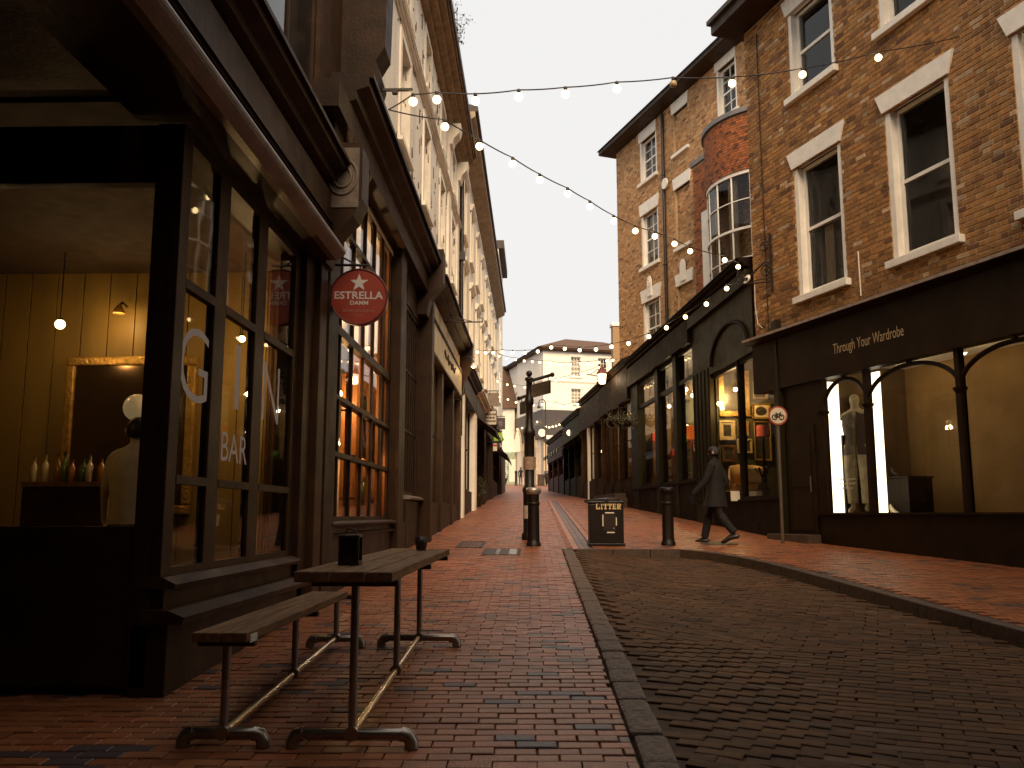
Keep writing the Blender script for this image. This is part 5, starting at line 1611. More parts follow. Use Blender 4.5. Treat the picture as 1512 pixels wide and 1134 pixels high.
# hanging baskets
for k, px in enumerate((904, 917, 928)):
    w = r_put(px, 622, -.5)
    t = thing('hanging_basket', 'trailing hanging basket along the dark low shop', 'plant', w, 0, 'hanging baskets on the dark low shop')
    MB().lathe([(.02, -.22), (.16, -.12), (.22, 0), (.2, .01)], n=12).build('basket', M_RDARK, t)
    fo = MB()
    for i in range(140):
        d = Vector((rq.gauss(0, 1), rq.gauss(0, 1), rq.gauss(0, .7))).normalized() * rq.uniform(.12, .36)
        c_ = d + Vector((0, 0, .02)); e = Vector((rq.uniform(-1, 1), rq.uniform(-1, 1), rq.uniform(-1, 1))).normalized() * .05
        h_ = e.orthogonal().normalized() * .025
        fo.add([c_ - e, c_ + h_, c_ + e, c_ - h_], [(0, 1, 2, 3)])
    fo.build('foliage', mat('dark_leaf', (.05, .045, .015), .7), t, fixn=False)
    MB().tube([(0, 0, .02), (0, 0, .5), (.25, .45, .55)], .01, 5).build('hook', M_BLACK, t)

# ================================================================== WHITE CORNER HOUSE AT THE TOP OF THE STREET
_e = gnd(803, 716)
d_ = ray(803 + 0, 760)
ang_r = math.radians(18.4)
ER = Facade(_e[0], _e[1], ang_r)
EL = Facade(_e[0], _e[1], vp_angle(383) - math.pi / 2)
eh_ = thing('corner_house', 'big white corner house with hipped tile roof at the top of the street', 'building', ER.o.tolist(), ER.rz)
ML = ER.matrix().inverted() @ EL.matrix()
eT = ER.at(804, 517)[1]
ew = ER.s(960, py=560)
gE = gz(_e[1]) - .3
elen = -EL.s(742, py=600)
bandT = ER.at(830, 606)[1]; bandB = ER.at(830, 652)[1]
def e_cols(fac, pxs, rows):
    out = []
    for a, b in pxs:
        for (t, bt) in rows:
            pm = (a + b) / 2
            out.append((fac.s(a, py=560), fac.s(b, py=560), t, bt))
    return out
zr = [(ER.at(850, 556)[1], ER.at(850, 527)[1]), (ER.at(850, 596)[1], ER.at(850, 574)[1])]
opsR = e_cols(ER, ((843, 858), (883, 897), (924, 938)), zr)
wall_panel(eh_, 'wall', M_STUCCOFAR, 0, ew, bandT, eT, opsR, reveal=.18)
zrl = [(zr[0][0] - .3, zr[0][1] + .2), (zr[1][0] - .6, zr[1][1] + .2)]
opsL = e_cols(EL, ((766, 771), (776.5, 781), (787, 791.5)), zrl)
wall_panel(eh_, 'wall', M_STUCCOFAR, -elen, 0, bandT, eT, opsL, reveal=.18, M=ML)
for a, b, c, d in opsR:
    window(eh_, a, b, c, d, 3, 4, y=.1, bar=.05, fw=.08)
    MB().box(a - .15, b + .15, -.12, .05, c - .15, c - .003).build('sill', M_STUCCOFAR, eh_)
    su = MB(); su.box(a - .25, a - .003, -.05, .03, c, d + .25); su.box(b + .003, b + .25, -.05, .03, c, d + .25); su.box(a - .003, b + .003, -.05, .03, d + .003, d + .25)
    su.build('window_surround', M_STUCCOFAR, eh_)
for a, b, c, d in opsL:
    window(eh_, a, b, c, d, 2, 4, y=.1, bar=.05, fw=.08, M=ML)
    MB().box(a - .15, b + .15, -.12, .05, c - .15, c - .003).build('sill', M_STUCCOFAR, eh_, ML)
zc_ = ER.at(830, 565)[1]
cornice(eh_, 'string_course', M_STUCCOFAR, 0, ew, zc_, zc_ + .2, .12)
cornice(eh_, 'string_course', M_STUCCOFAR, -elen, 0, zc_, zc_ + .2, .12, M=ML)
MB().extrude_x([(.2, eT - .05), (-.5, eT), (-.55, eT + .05), (-.55, eT + .25), (.2, eT + .25)], -.3, ew).build('eaves', M_DARK2, eh_)
MB().extrude_x([(.2, eT - .05), (-.5, eT), (-.55, eT + .05), (-.55, eT + .25), (.2, eT + .25)], -elen, .3).build('eaves', M_DARK2, eh_, ML)
rz_ = ER.at(840, 500)[1] + .9
c00 = Vector((-.75, -.6, eT + .26)); c10 = Vector((ew, -.6, eT + .26)); 
cL = ML @ Vector((-elen, -.6, eT + .26))
rid0 = Vector((4.2, 4.6, rz_)); rid1 = Vector((ew - 3.4, 4.6, rz_ - .1)); ridL = cL + Vector((4.6, -2, rz_ - eT))
MB().add([c00, c10, rid1, rid0], [(0, 1, 2, 3)]).add([c00, rid0, ridL, cL], [(0, 1, 2, 3)]).add([c10, Vector((ew, 9, eT + .26)), rid1], [(0, 1, 2)]).add([rid0, rid1, Vector((ew, 9, eT + .26)), ridL], [(0, 1, 2, 3)]).build('roof', M_ROOF, eh_, fixn=False)
# ground floor: dark fascia band, stone arcade with lit arches
M_BAND = mat('slate_blue_fascia', (.055, .045, .040), .5, .2, 4)
MB().box(.0, ew, -.28, .1, bandB, bandT).build('fascia', M_BAND, eh_)
MB().box(-elen, .28, -.28, .1, bandB + .3, bandT).build('fascia', M_BAND, eh_, ML)
M_BATH = mat('warm_stone', (.58, .45, .29), .85, .2, 3, .3, 20)
wall_panel(eh_, 'stone_ground_floor', M_BATH, 0, ew, gE, bandB, [(2.3, 3.6, gE, bandB - 1.2)], reveal=.3, rev_mat=M_DARK2)
MB().box(2.3, 3.6, .3, .36, gE, bandB - 1.2).build('door', M_DARK2, eh_)
zA = EL.at(790, 662)[1]
pil = [(-elen, -elen + 1.2)]
arch_px = ((762, 775), (778, 795))
ar = [(EL.s(a, py=690), EL.s(b, py=690)) for a, b in arch_px]
wall_panel(eh_, 'stone_ground_floor', M_BATH, -elen, 0, gE, bandB + .3, [(a + .3, b - .3, gE + .5, zA) for a, b in ar], reveal=.35, M=ML)
E_SHOPWIN = emit_mat('lit_shop_interior', (1, .80, .48), 1.15)
for a, b in ar:
    a, b = a + .3, b - .3; c = (a + b) / 2; r = (b - a) / 2
    MB().add([(a, .3, gE + .5), (b, .3, gE + .5), (b, .3, zA), (a, .3, zA)], [(0, 1, 2, 3)]).build('lit_window', E_SHOPWIN, eh_, ML, fixn=False)
    hh = EL.at(785, 630)[1] - zA
    MB().prism([(c + r * math.cos(t), zA + hh * math.sin(t)) for t in [math.pi * i / 14 for i in range(15)]], -.30, -.285).build('lit_fanlight', E_SHOPWIN, eh_, ML)
    MB().tube([(c + (r + .1) * math.cos(t), -.32, zA + (hh + .1) * math.sin(t)) for t in [math.pi * i / 14 for i in range(15)]], .12, 6).build('arch', M_BATH, eh_, ML)
    for x in (a - .25, b + .25):
        MB().box(x - .22, x + .22, -.3, .05, gE, zA, .03).build('pier', M_BATH, eh_, ML)
MB().box(0, ew, .9, 9, gE, eT).build('building_body', M_STUCCOFAR, eh_)
MB().box(-elen + .05, -.5, .9, 6, gE, eT).build('building_body', M_STUCCOFAR, eh_, ML)
# plaque, round sign and lamp on the corner house
rs = thing('round_sign', 'round pale hanging sign on the corner house', 'sign', ER.world(ER.s(797, py=640), -.7, ER.at(797, 640)[1]), ER.rz)
mb_ = MB(); mb_.tube([(0, -.03, 0), (0, .03, 0)], .4, 24); mb_.build('disc', M_STONE, rs)
MB().tube([(0, 0, .39), (0, 0, .6), (.8, .5, .6)], .03, 6).build('bracket', M_BLACK, rs)
sl = thing('street_lamp', 'thin black swan neck lamp before the corner house', 'lamp post', ER.world(ER.s(806, -1.5, 700), -1.5, gE), ER.rz)
zl = ER.at(806, 595, -1.5)[1] - gE
MB().tube([(0, 0, 0), (0, 0, zl)] + [(-.35 + .35 * math.cos(t), 0, zl + .35 * math.sin(t)) for t in [math.pi * i / 8 for i in range(1, 9)]] + [(-.7, 0, zl - .2)], .05, 6).build('post', M_BLACK, sl)
MB().lathe([(.05, zl - .2), (.22, zl - .5), (.2, zl - .55)], -.7, 0, 10).build('lamp_head', M_BLACK, sl)
npx = thing('name_plate', 'small white street name plate on the stone corner', 'sign', ER.world(ER.s(812, py=646), -.3, ER.at(812, 646)[1]), ER.rz)
MB().box(-.5, .5, -.02, .02, -.2, .2, .01).build('plate', M_WHITE, npx)
hl = thing('bell_lamp', 'black bell shaped wall lamp on the stone front', 'lamp', ER.world(ER.s(812, py=656), -.25, ER.at(812, 656)[1]), ER.rz)
MB().lathe([(.03, .3), (.12, .1), (.3, -.25), (.28, -.27)], n=12).build('shade', M_BLACK, hl)
MB().tube([(0, 0, .3), (0, .15, .35), (0, .3, .3)], .03, 6).build('arm', M_BLACK, hl)
# neighbour behind on the left: white house with steep tiled roof
nb_ = thing('tiled_roof_house', 'white house with steep tiled roof past the white terrace', 'building', (0, 0, 0), 0)
pl_ = ony(722, 600, 100); pr_2 = ony(752, 600, 100)
zt_ = ony(745, 603, 100)[2]; zr_ = ony(745, 532, 100)[2]
wall_panel(nb_, 'wall', M_STUCCOFAR, pl_[0], pr_2[0] + .6, 4, zt_, [(pl_[0] + .9, pl_[0] + 1.6, 11, 13)], y=100, reveal=.2)
window(nb_, pl_[0] + .9, pl_[0] + 1.6, 11, 13, 2, 2, y=100.1, room=.4)
MB().extrude_x([(99.6, zt_), (104, zr_), (108, zt_)], pl_[0], pr_2[0] + .9).build('roof', M_ROOF, nb_)
MB().box(pl_[0], pr_2[0] + .6, 100.3, 108, 4, zt_ - .01).build('building_body', M_STUCCOFAR, nb_)
sf = MB(); sf.box(pl_[0] + .2, pr_2[0] + .6, 99.7, 99.95, 4.4, 8.2); sf.build('shopfront', mat('pale_green_paint', (.35, .42, .30), .6), nb_)
for i in range(3):
    x = pl_[0] + .5 + i * .9
    MB().box(x, x + .7, 99.66, 99.699, 4.9, 7.4).build('lit_window', E_SHOPWIN, nb_)

# ================================================================== STREET FURNITURE
# bollards
M_CAST = mat('black_cast_iron', (.009, .0045, .0025), .45, .3, 10, .2, 50, spec=.3)
M_SILV = mat('worn_bare_metal', (.42, .36, .30), .35, .3, 12, .2, 40, metal=.6)
def bollard(px, py, h, label, silver):
    g = gnd(px, py)
    t = thing('bollard', label, 'bollard', (g[0], g[1], gz(g[1]) - .02), 0)
    MB().lathe([(.13, 0), (.13, .06), (.115, .08), (.105, .14), (.098, h * .86), (.10, h * .88)], n=20).build('shaft', M_CAST, t)
    MB().lathe([(.10, h * .88), (.135, h * .91), (.14, h * .95), (.135, h * .985), (.09, h)], n=20).build('cap', M_SILV if silver else M_CAST, t)
    MB().lathe([(.104, h * .70), (.112, h * .71), (.112, h * .74), (.104, h * .75)], n=20).build('band', M_CAST, t)
bollard(788, 806, 1.04, 'black iron bollard with bare metal cap in front of the signpost', True)
bollard(987, 805, 1.04, 'plain black iron bollard between the litter bin and the walking person', False)

# fingerpost
g = gnd(782, 797)
fp_ = thing('signpost', 'ornate black fingerpost with ball finial and hanging finger signs', 'signpost', (g[0], g[1], gz(g[1]) - .02), 0)
zp = lambda py: ony(783, py, g[1])[2] - gz(g[1]) + .02
H = zp(554)
MB().lathe([(.15, 0), (.15, .12), (.12, .16), (.12, .9), (.135, .94), (.135, 1.0), (.10, 1.05), (.10, zp(645)), (.12, zp(642)), (.12, zp(636)), (.075, zp(630)), (.07, zp(600)), (.09, zp(597)), (.09, zp(590)), (.065, zp(586)), (.06, H - .12), (.085, H - .10), (.085, H - .06), (.03, H - .03)], n=16).build('post', M_CAST, fp_)
MB().ball((0, 0, H + .03), .062, 14, 10).build('finial', M_CAST, fp_)
# finger to the right, coming towards the viewer
za = zp(572); dirv = Vector((.42, -.80, 0)).normalized()
def finger(dirv, z, L, name_lines):
    rz = math.atan2(dirv.y, dirv.x)
    M = Matrix.Translation((0, 0, z)) @ Matrix.Rotation(rz, 4, 'Z')
    b = MB(); b.tube([(.02, 0, .12), (L - .06, 0, .12)], .032, 8); b.ball((L - .04, 0, .12), .045, 10, 8)
    arm = b.build('arm', M_CAST, fp_, M)
    MB().box(.10, L - .12, -.014, .014, -.22, .03, .006).build('sign_board', M_CAST, arm, M)
    for x in (.2, L - .2): MB().tube([(x, 0, .03), (x, 0, .1)], .01, 6).build('hanger', M_CAST, arm, M)
    MB().box(.12, L - .14, -.017, -.0145, -.205, .015).build('board_face', M_BLACK, arm, M)
    for k, zz in enumerate((-.05, -.14)):
        x = .17
        tm = MB()
        while x < L - .25:
            w = rq.uniform(.02, .035); tm.add([(x, -.019, zz), (x + w, -.019, zz), (x + w, -.019, zz + .035), (x, -.019, zz + .035)], [(0, 1, 2, 3)]); x += w + .012
        tm.build('worn_lettering', mat('worn_sign_letters', (.10, .07, .045), .7), arm, M, fixn=False)
finger(dirv, za, .98, None)
finger(Vector((-.35, .9, 0)).normalized(), zp(592), .62, None)
# posters and a cable wrapped round the lower post
for k, (z, c) in enumerate(((.42, (.40, .32, .25)), (1.35, (.28, .18, .12)))):
    MB().lathe([(.122, z), (.122, z + .25)], n=16).build('sticker', mat('old_sticker%d' % k, c, .7, .4, 20), fp_)

# litter bin
g = gnd(896, 806)
bn = thing('litter_bin', 'square black litter bin lettered LITTER in gold', 'litter bin', (g[0], g[1] + .2, gz(g[1]) - .01), 0)
MB().box(-.30, .30, -.25, .25, .05, .74, .02).build('body', M_CAST, bn)
MB().box(-.32, .32, -.27, .27, 0, .06, .015).build('base', M_CAST, bn)
MB().box(-.315, .315, -.265, .265, .74, .79, .02).build('rim', M_CAST, bn)
MB().lathe([(.30, .79), (.24, .83), (.0001, .85)], n=4, smooth=False).build('lid', M_CAST, bn)
bpx = lambda px: ony(px, 770, g[1] - .05)[0] - g[0]
bpz = lambda py: ony(896, py, g[1] - .05)[2] - gz(g[1]) + .01
M_GOLD = mat('gold_paint', (.72, .50, .20), .5, .1, 10, 0)
def slab_letters(word, x0, x1, z0, z1, y):
    """block letters with slab serifs"""
    S = {'L': [(0, .28, 0, 1), (0, 1, 0, .2), (0, .5, .86, 1), (.82, 1, .2, .42)],
         'I': [(.32, .68, 0, 1), (.1, .9, 0, .16), (.1, .9, .84, 1)],
         'T': [(.36, .66, 0, 1), (0, 1, .82, 1), (.2, .82, 0, .14), (0, .14, .58, .82), (.86, 1, .58, .82)],
         'E': [(.1, .4, 0, 1), (0, .95, 0, .18), (0, .95, .82, 1), (.4, .75, .42, .58), (.82, .95, .18, .36), (.82, .95, .64, .82)],
         'R': [(.1, .4, 0, 1), (0, .55, 0, .14), (.4, .8, .84, 1), (.4, .8, .42, .56), (.72, .98, .5, .92), (.55, .82, .14, .44), (.7, 1, 0, .16)]}
    widths = {'I': .6}
    tot = sum(widths.get(c, 1) for c in word) + .16 * (len(word) - 1)
    u = (x1 - x0) / tot; x = x0; m_ = MB()
    for i, c in enumerate(word):
        w = widths.get(c, 1) * u
        for j, (a, b, c0, d) in enumerate(S[c]):
            m_.box(x + a * w, x + b * w, y - .004 - .0004 * j, y, z0 + c0 * (z1 - z0), z0 + d * (z1 - z0))
        x += w + .16 * u
    return m_
slab_letters('LITTER', bpx(880.5), bpx(917), bpz(752), bpz(743), -.2515).build('lettering', M_GOLD, bn)
dw = MB(); e_ = .008
dw.box(bpx(893.5), bpx(907), -.256, -.251, bpz(758), bpz(756.3)); dw.box(bpx(889.5), bpx(891), -.256, -.251, bpz(777), bpz(760))
dw.box(bpx(909.3), bpx(910.8), -.256, -.251, bpz(776), bpz(764)); dw.box(bpx(896), bpx(907.5), -.256, -.251, bpz(787), bpz(785.3))
dw.build('door_outline', M_PAPER, bn)
MB().lathe([(.012, 0), (.012, .01)], bpx(906), 0, 8).build('lock', M_SILV, bn, Matrix.Translation((0, -.25, bpz(780))) @ Matrix.Rotation(math.pi / 2, 4, 'X') @ Matrix.Translation((0, 0, 0)))
MB().box(bpx(891.5), bpx(909), -.2545, -.2505, bpz(784), bpz(759)).build('door', M_BLACK, bn)

# cycle sign
g = gnd(1150, 800)
cy = thing('cycle_sign', 'round cycle sign with red rim on a thin grey post', 'sign', (g[0] - .05, g[1] - .45, gz(g[1]) - .03), 0)
zc2 = ony(1147, 614, g[1] - .45)[2] - gz(g[1]) + .03
MB().tube([(0, 0, 0), (0, 0, zc2 + .12)], .03, 10).build('post', mat('grey_post_paint', (.10, .07, .045), .5, .2, 4, .05), cy)
M_RED = mat('sign_red', (.30, .045, .02), .5, .1, 8, 0)
def disc(r, y0, y1, n=32):
    m_ = MB(); m_.add([(r * math.cos(2 * math.pi * i / n), y, r * math.sin(2 * math.pi * i / n)) for y in (y0, y1) for i in range(n)], [(i, (i + 1) % n, n + (i + 1) % n, n + i) for i in range(n)] + [tuple(range(n)), tuple(range(n, 2 * n))[::-1]]); return m_
Tz = Matrix.Translation((0, 0, zc2))
R_ = .175
disc(R_, -.046, -.034).build('plate', M_RED, cy, Tz)
fc = disc(R_ * .83, -.049, -.0465).build('face', mat('sign_cream', (.62, .50, .36), .5, .1, 8, 0), cy, Tz)
bic = MB(); k = R_ * .75
def P(x, z): return (x * k, -.053, z * k)
for wx in (-.48, .48):
    bic.tube([P(wx + .33 * math.cos(t), -.22 + .33 * math.sin(t)) for t in [2 * math.pi * i / 20 for i in range(21)]], .011, 5, cap=False)
for seg in (((-.48, -.22), (-.18, .22)), ((-.18, .22), (.30, .22)), ((-.26, .32), (0, -.22)), ((0, -.22), (.30, .22)), ((-.48, -.22), (0, -.22)), ((.48, -.22), (.26, .42)), ((.26, .42), (.42, .42)), ((-.36, .34), (-.14, .34))):
    bic.tube([P(*seg[0]), P(*seg[1])], .010, 5)
bic.build('bicycle_symbol', M_BLACK, fc, Tz)

# pub table and bench of galvanised pipe
def pipe_frame(t, yL, xc, zt, half):
    """legs on a long bottom rail, cross feet with elbows, in world-aligned local space (x, y from the thing's own origin)"""
    rail = MB(); rail.tube([(xc, yL[0], gl0(yL[0]) + .07), (xc, yL[-1], gl0(yL[-1]) + .07)], .019, 10); rail.build('bottom_rail', M_RAIL, t)
    for y in yL:
        MB().tube([(xc, y, gl0(y) + .05), (xc, y, zt)], .020, 10).build('leg', M_STEEL, t)
        MB().tube([(xc, y - .03, gl0(y) + .07), (xc, y + .03, gl0(y) + .07)], .034, 10).build('joint', M_STEEL, t)
        MB().box(xc - half * .8, xc + half * .8, y - .025, y + .025, zt - .03, zt, .004).build('top_bearer', M_DARK2, t)
    for y in (yL[0], yL[-1]):
        f = MB()
        pts = [(xc - half - .02, y, gl0(y) + .005), (xc - half - .015, y, gl0(y) + .04), (xc - half + .02, y, gl0(y) + .066), (xc + half - .02, y, gl0(y) + .066), (xc + half + .015, y, gl0(y) + .04), (xc + half + .02, y, gl0(y) + .005)]
        f.tube(pts, .025, 10)
        ft = f.build('foot', M_STEEL, t)
        for sg in (-1, 1):
            MB().tube([(xc + sg * (half - .03), y, gl0(y) + .066), (xc + sg * (half + .005), y, gl0(y) + .058), (xc + sg * (half + .02), y, gl0(y) + .03), (xc + sg * (half + .021), y, gl0(y) + .004)], .034, 10).build('elbow', M_STEEL, ft)
yo = 4.37
gl0 = lambda y: gz(y + yo) - gz(yo)
tbx = thing('pub_table', 'high wooden plank table on galvanised pipe legs', 'table', (-.86, yo, gz(yo)), 0)
TZ = 1.03 - gz(yo)
pipe_frame(tbx, (0, 1.35, 2.45), 0, TZ - .05, .26)
for k, (a, b) in enumerate(((-.255, -.09), (-.083, .073), (.08, .20))):
    MB().box(a, b, -.18 + .01 * k, 2.70 - .012 * k, TZ - .05, TZ - .002 * k, .006).build('plank', M_WOOD, tbx)
bnx = thing('pub_bench', 'low wooden bench on galvanised pipe legs beside the bar', 'bench', (-1.47, yo, gz(yo)), 0)
BZ = .745 - gz(yo)
pipe_frame(bnx, (0, 1.25, 2.4), 0, BZ - .045, .17)
for a, b in ((-.13, .0), (.005, .13)):
    MB().box(a, b, -.12, 2.15, BZ - .045, BZ, .006).build('plank', M_WOOD, bnx)
MB().box(.131, .137, -.08, .02, BZ - .05, BZ - .015).build('label_tag', M_PAPER, bnx)
# lantern on the table
c = ony(517, 838, 4.75)
tl = thing('candle_lantern', 'small square black candle lantern standing on the pub table', 'lantern', (c[0], 4.75, 1.03), 0)
q = MB(); q.box(-.055, .055, -.055, .055, 0, .02, .004); q.box(-.055, .055, -.055, .055, .14, .155, .004)
for x in (-.047, .047):
    for y in (-.047, .047): q.box(x - .006, x + .006, y - .006, y + .006, .02, .14)
q.build('frame', M_BLACK, tl)
MB().box(-.042, .042, -.042, .042, .02, .14).build('smoked_glass', mat('smoked_glass', (.02, .012, .007), .12, .1, 4, 0), tl)
MB().tube([(-.03, 0, .155), (-.02, 0, .185), (.02, 0, .185), (.03, 0, .155)], .004, 6).build('handle', M_BLACK, tl)

pt = thing('table_pot', 'small round dark pot on the pub table away from the lantern', 'pot', (-.84, 6.7, 1.03), 0)
MB().lathe([(.035, 0), (.045, .05), (.05, .10), (.044, .10), (.04, .03), (.0001, .03)], n=16).build('pot', M_BLACK, pt)
# round beer sign
ys_ = 9.0
c = ony(531, 440, ys_)
es = thing('beer_sign', 'round red hanging beer sign with white star over silver lettering', 'sign', (c[0], ys_, c[2]), math.radians(3))
RR = 42.5 / F * ys_ * 1.0
M_ESR = mat('beer_sign_red', (.26, .028, .012), .45, .12, 6, .02, 30)
disc(RR, -.06, .06, 48).build('disc', M_ESR, es)
rim = MB(); rim.tube([(RR * math.cos(2 * math.pi * i / 40), -.06, RR * math.sin(2 * math.pi * i / 40)) for i in range(41)], .010, 6, cap=False); rim.build('rim', mat('dark_red_rim', (.10, .014, .008), .4), es)
M_SILVL = mat('silver_lettering', (.52, .46, .44), .5, .1, 8, 0)
star = []
for i in range(10):
    r = RR * (.34 if i % 2 == 0 else .135); t = math.pi / 2 + i * math.pi / 5
    star.append((r * math.cos(t), RR * .50 + r * math.sin(t)))
MB().prism(star, -.066, -.0605).build('star', M_SILVL, es)
text_flat('ESTRELLA', -.0625, -RR * .86, RR * .86, -.09 * RR, RR * .19, weight=.02).build('lettering', M_SILVL, es, fixn=False)
text_flat('DAMM', -.0625, -RR * .30, RR * .34, -.30 * RR, -.15 * RR, weight=.02).build('lettering', M_SILVL, es, fixn=False)
M_DIMR = mat('faded_lettering', (.30, .13, .09), .5, .1, 8, 0)
text_flat('BARCELONA', -.0625, -RR * .55, RR * .60, -.56 * RR, -.46 * RR, weight=.01).build('lettering', M_DIMR, es, fixn=False)
text_flat('1876', -.0625, -RR * .14, RR * .18, -.72 * RR, -.64 * RR).build('lettering', M_DIMR, es, fixn=False)
br = MB(); br.tube([(-.5, 0, RR + .06), (.1, 0, RR + .06)], .014, 6); br.tube([(0, 0, RR), (0, 0, RR + .06)], .012, 6); br.tube([(-.48, 0, RR + .3), (-.05, 0, RR + .07)], .010, 6)
br.build('bracket', M_BLACK, es)

# hanging signs further up on the left
def hang_sign(px0, px1, py0, py1, x_right, label, m, extra=None):
    """a board hung at right angles from the left wall; its distance follows from how far it stands out"""
    y = x_right * F / (px1 - 789) if px1 != 789 else 50
    a = ony(px0, py1, y); b = ony(px1, py0, y)
    t = thing('hanging_sign', label, 'sign', ((a[0] + b[0]) / 2, y, (a[2] + b[2]) / 2), 0)
    w, h = (b[0] - a[0]) / 2, (b[2] - a[2]) / 2
    MB().box(-w, w, -.04, .04, -h, h, .01).build('board', m, t)
    MB().tube([(-w - .9, 0, h + .08), (w, 0, h + .08)], .02, 6).build('bracket', M_BLACK, t)
    for x in (-w * .7, w * .7): MB().tube([(x, 0, h), (x, 0, h + .08)], .012, 5).build('hook', M_BLACK, t)
    return t, w, h
t, w, h = hang_sign(714, 733, 607, 627, -1.55, 'white boxed hanging sign with three rows of dark print', mat('cream_sign', (.55, .48, .38), .6, .1, 6, 0))
for k in range(3):
    z = h * (.5 - .5 * k); x = -w * .8; m_ = MB()
    while x < w * .75:
        ww = rq.uniform(.03, .06); m_.box(x, x + ww, -.046, -.041, z - .04, z + .04); x += ww + .02
    m_.build('print', M_DARK, t)
fr = MB(); fr.box(-w - .03, w + .03, -.05, .05, h, h + .03); fr.box(-w - .03, w + .03, -.05, .05, -h - .03, -h); fr.box(-w - .03, -w, -.05, .05, -h, h); fr.box(w, w + .03, -.05, .05, -h, h); fr.build('frame', M_DARK2, t)
hang_sign(720, 737, 580, 600, -1.45, 'grey brown hanging box sign above the white boxed sign', mat('grey_sign', (.17, .13, .10), .6))
t, w, h = hang_sign(733, 746, 617, 634, -1.4, 'dark hanging sign with faint round emblem above the green sign', M_BAND)
MB().add([(w * .5 * math.cos(q), -.045, h * .5 * math.sin(q)) for q in [i * math.pi / 10 for i in range(20)]], [tuple(range(20))[::-1]]).build('emblem', mat('faint_emblem', (.16, .12, .12), .6), t, fixn=False)
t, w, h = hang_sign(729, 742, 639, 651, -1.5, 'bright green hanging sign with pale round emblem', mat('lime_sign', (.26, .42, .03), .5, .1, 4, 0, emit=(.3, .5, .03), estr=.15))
MB().add([(w * .4 * math.cos(q), -.045, h * .1 + h * .45 * math.sin(q)) for q in [i * math.pi / 10 for i in range(20)]], [tuple(range(20))[::-1]]).build('emblem', M_PAPER, t, fixn=False)
t, w, h = hang_sign(728, 734, 655, 666, -1.7, 'small red and white hanging sign below the green sign', M_PAPER)
MB().box(-w, w, -.046, -.041, h * .2, h * .8).build('red_band', mat('red_band', (.5, .03, .03), .5), t)

# planters on the left walk
def planter(px, py, r, hpot, hpl, label, box=False, name='planter', n=500):
    g = gnd(px, py)
    t = thing(name, label, 'planter', (g[0], g[1], gz(g[1]) - .02), 0)
    if box: MB().box(-r, r, -r * 1.6, r * 1.6, 0, hpot, .02).build('tub', M_DARK, t)
    else: MB().lathe([(r * .62, 0), (r * .95, hpot * .7), (r, hpot), (r * .88, hpot), (r * .85, hpot * .9), (.0001, hpot * .88)], n=18).build('pot', M_BLACK, t)
    st = MB(); fo = MB()
    for i in range(9):
        a = rq.uniform(0, 6.28); rr = rq.uniform(.2, .8) * r
        st.tube([(rr * .4 * math.cos(a), rr * .4 * math.sin(a), hpot * .85), (rr * math.cos(a), rr * math.sin(a), hpot + hpl * rq.uniform(.5, .9))], [.012, .006], 5)
    st.build('stem', M_HAIR, t)
    for i in range(n):
        a = rq.uniform(0, 6.28); u = rq.random() ** .5 * r * 1.15; z = hpot + hpl * rq.random() * (1 - .5 * (u / r / 1.15) ** 2)
        c_ = Vector((u * math.cos(a), u * math.sin(a) * (1.5 if box else 1), z)); e = Vector((rq.uniform(-1, 1), rq.uniform(-1, 1), rq.uniform(-.6, 1))).normalized() * rq.uniform(.04, .09)
        h_ = e.orthogonal().normalized() * .03
        fo.add([c_ - e, c_ + h_, c_ + e, c_ - h_], [(0, 1, 2, 3)])
    fo.build('foliage', mat('dark_leaf', (.05, .045, .015), .7), t, fixn=False)
planter(700, 748, .40, .5, .75, 'round black pot with dark shrub against the white pilaster')
planter(716, 727, .5, .8, .9, 'square dark tub with bushy shrub under the white boxed sign', True)
planter(727, 722, .5, .9, .8, 'dark planter box with clipped shrub past the bushy tub', True)
planter(741, 716, .6, .7, 2.2, 'tall pale flowering shrub before the tiled roof house', name='flowering_shrub', n=700)
planter(834, 716, .6, .6, 1.2, 'low green shrub in tub at the upper end of the dark shop row')

# clutter at the top of the street
g = gnd(816, 717)
cb = thing('commercial_bin', 'large dark wheeled waste bin at the top of the street', 'waste bin', (g[0], g[1], gz(g[1])), .2)
MB().prism([(-.62, .15), (.62, .15), (.7, 1.15), (-.7, 1.15)], -.45, .45).build('body', M_DARK, cb)
MB().extrude_x([(-.5, 1.15), (-.45, 1.3), (.4, 1.42), (.5, 1.15)], -.74, .74).build('lid', M_BLACK, cb)
for x in (-.5, .5):
    for y in (-.35, .35): MB().tube([(x - .03, y, .08), (x + .03, y, .08)], .08, 10).build('wheel', M_BLACK, cb)
def a_board(px, py, w, h, m, label):
    g = gnd(px, py)
    t = thing('pavement_sign', label, 'sign', (g[0], g[1], gz(g[1])), 0)
    for sgn in (-1, 1):
        M = Matrix.Translation((0, sgn * .22, 0)) @ Matrix.Rotation(sgn * .2, 4, 'X')
        MB().box(-w / 2, w / 2, -.02, .02, .02, h, .008).build('board', m, t, M)
    MB().box(-w / 2 + .03, w / 2 - .03, -.16, .16, .35, .37).build('spreader', M_BLACK, t)
a_board(777, 717, .75, 1.25, mat('pink_grey_board', (.45, .33, .28), .7), 'pale pinkish pavement board beside the standing person')
a_board(799, 717, .7, 1.1, M_DARK, 'dark pavement board beside the waste bin')
g = gnd(762, 717)
b2 = thing('slim_post', 'slim dark post beside the standing person up the street', 'bollard', (g[0], g[1], gz(g[1])), 0)
MB().lathe([(.16, 0), (.13, .1), (.11, 1.2), (.15, 1.25), (.13, 1.4), (.03, 1.45)], n=12).build('shaft', M_BLACK, b2)

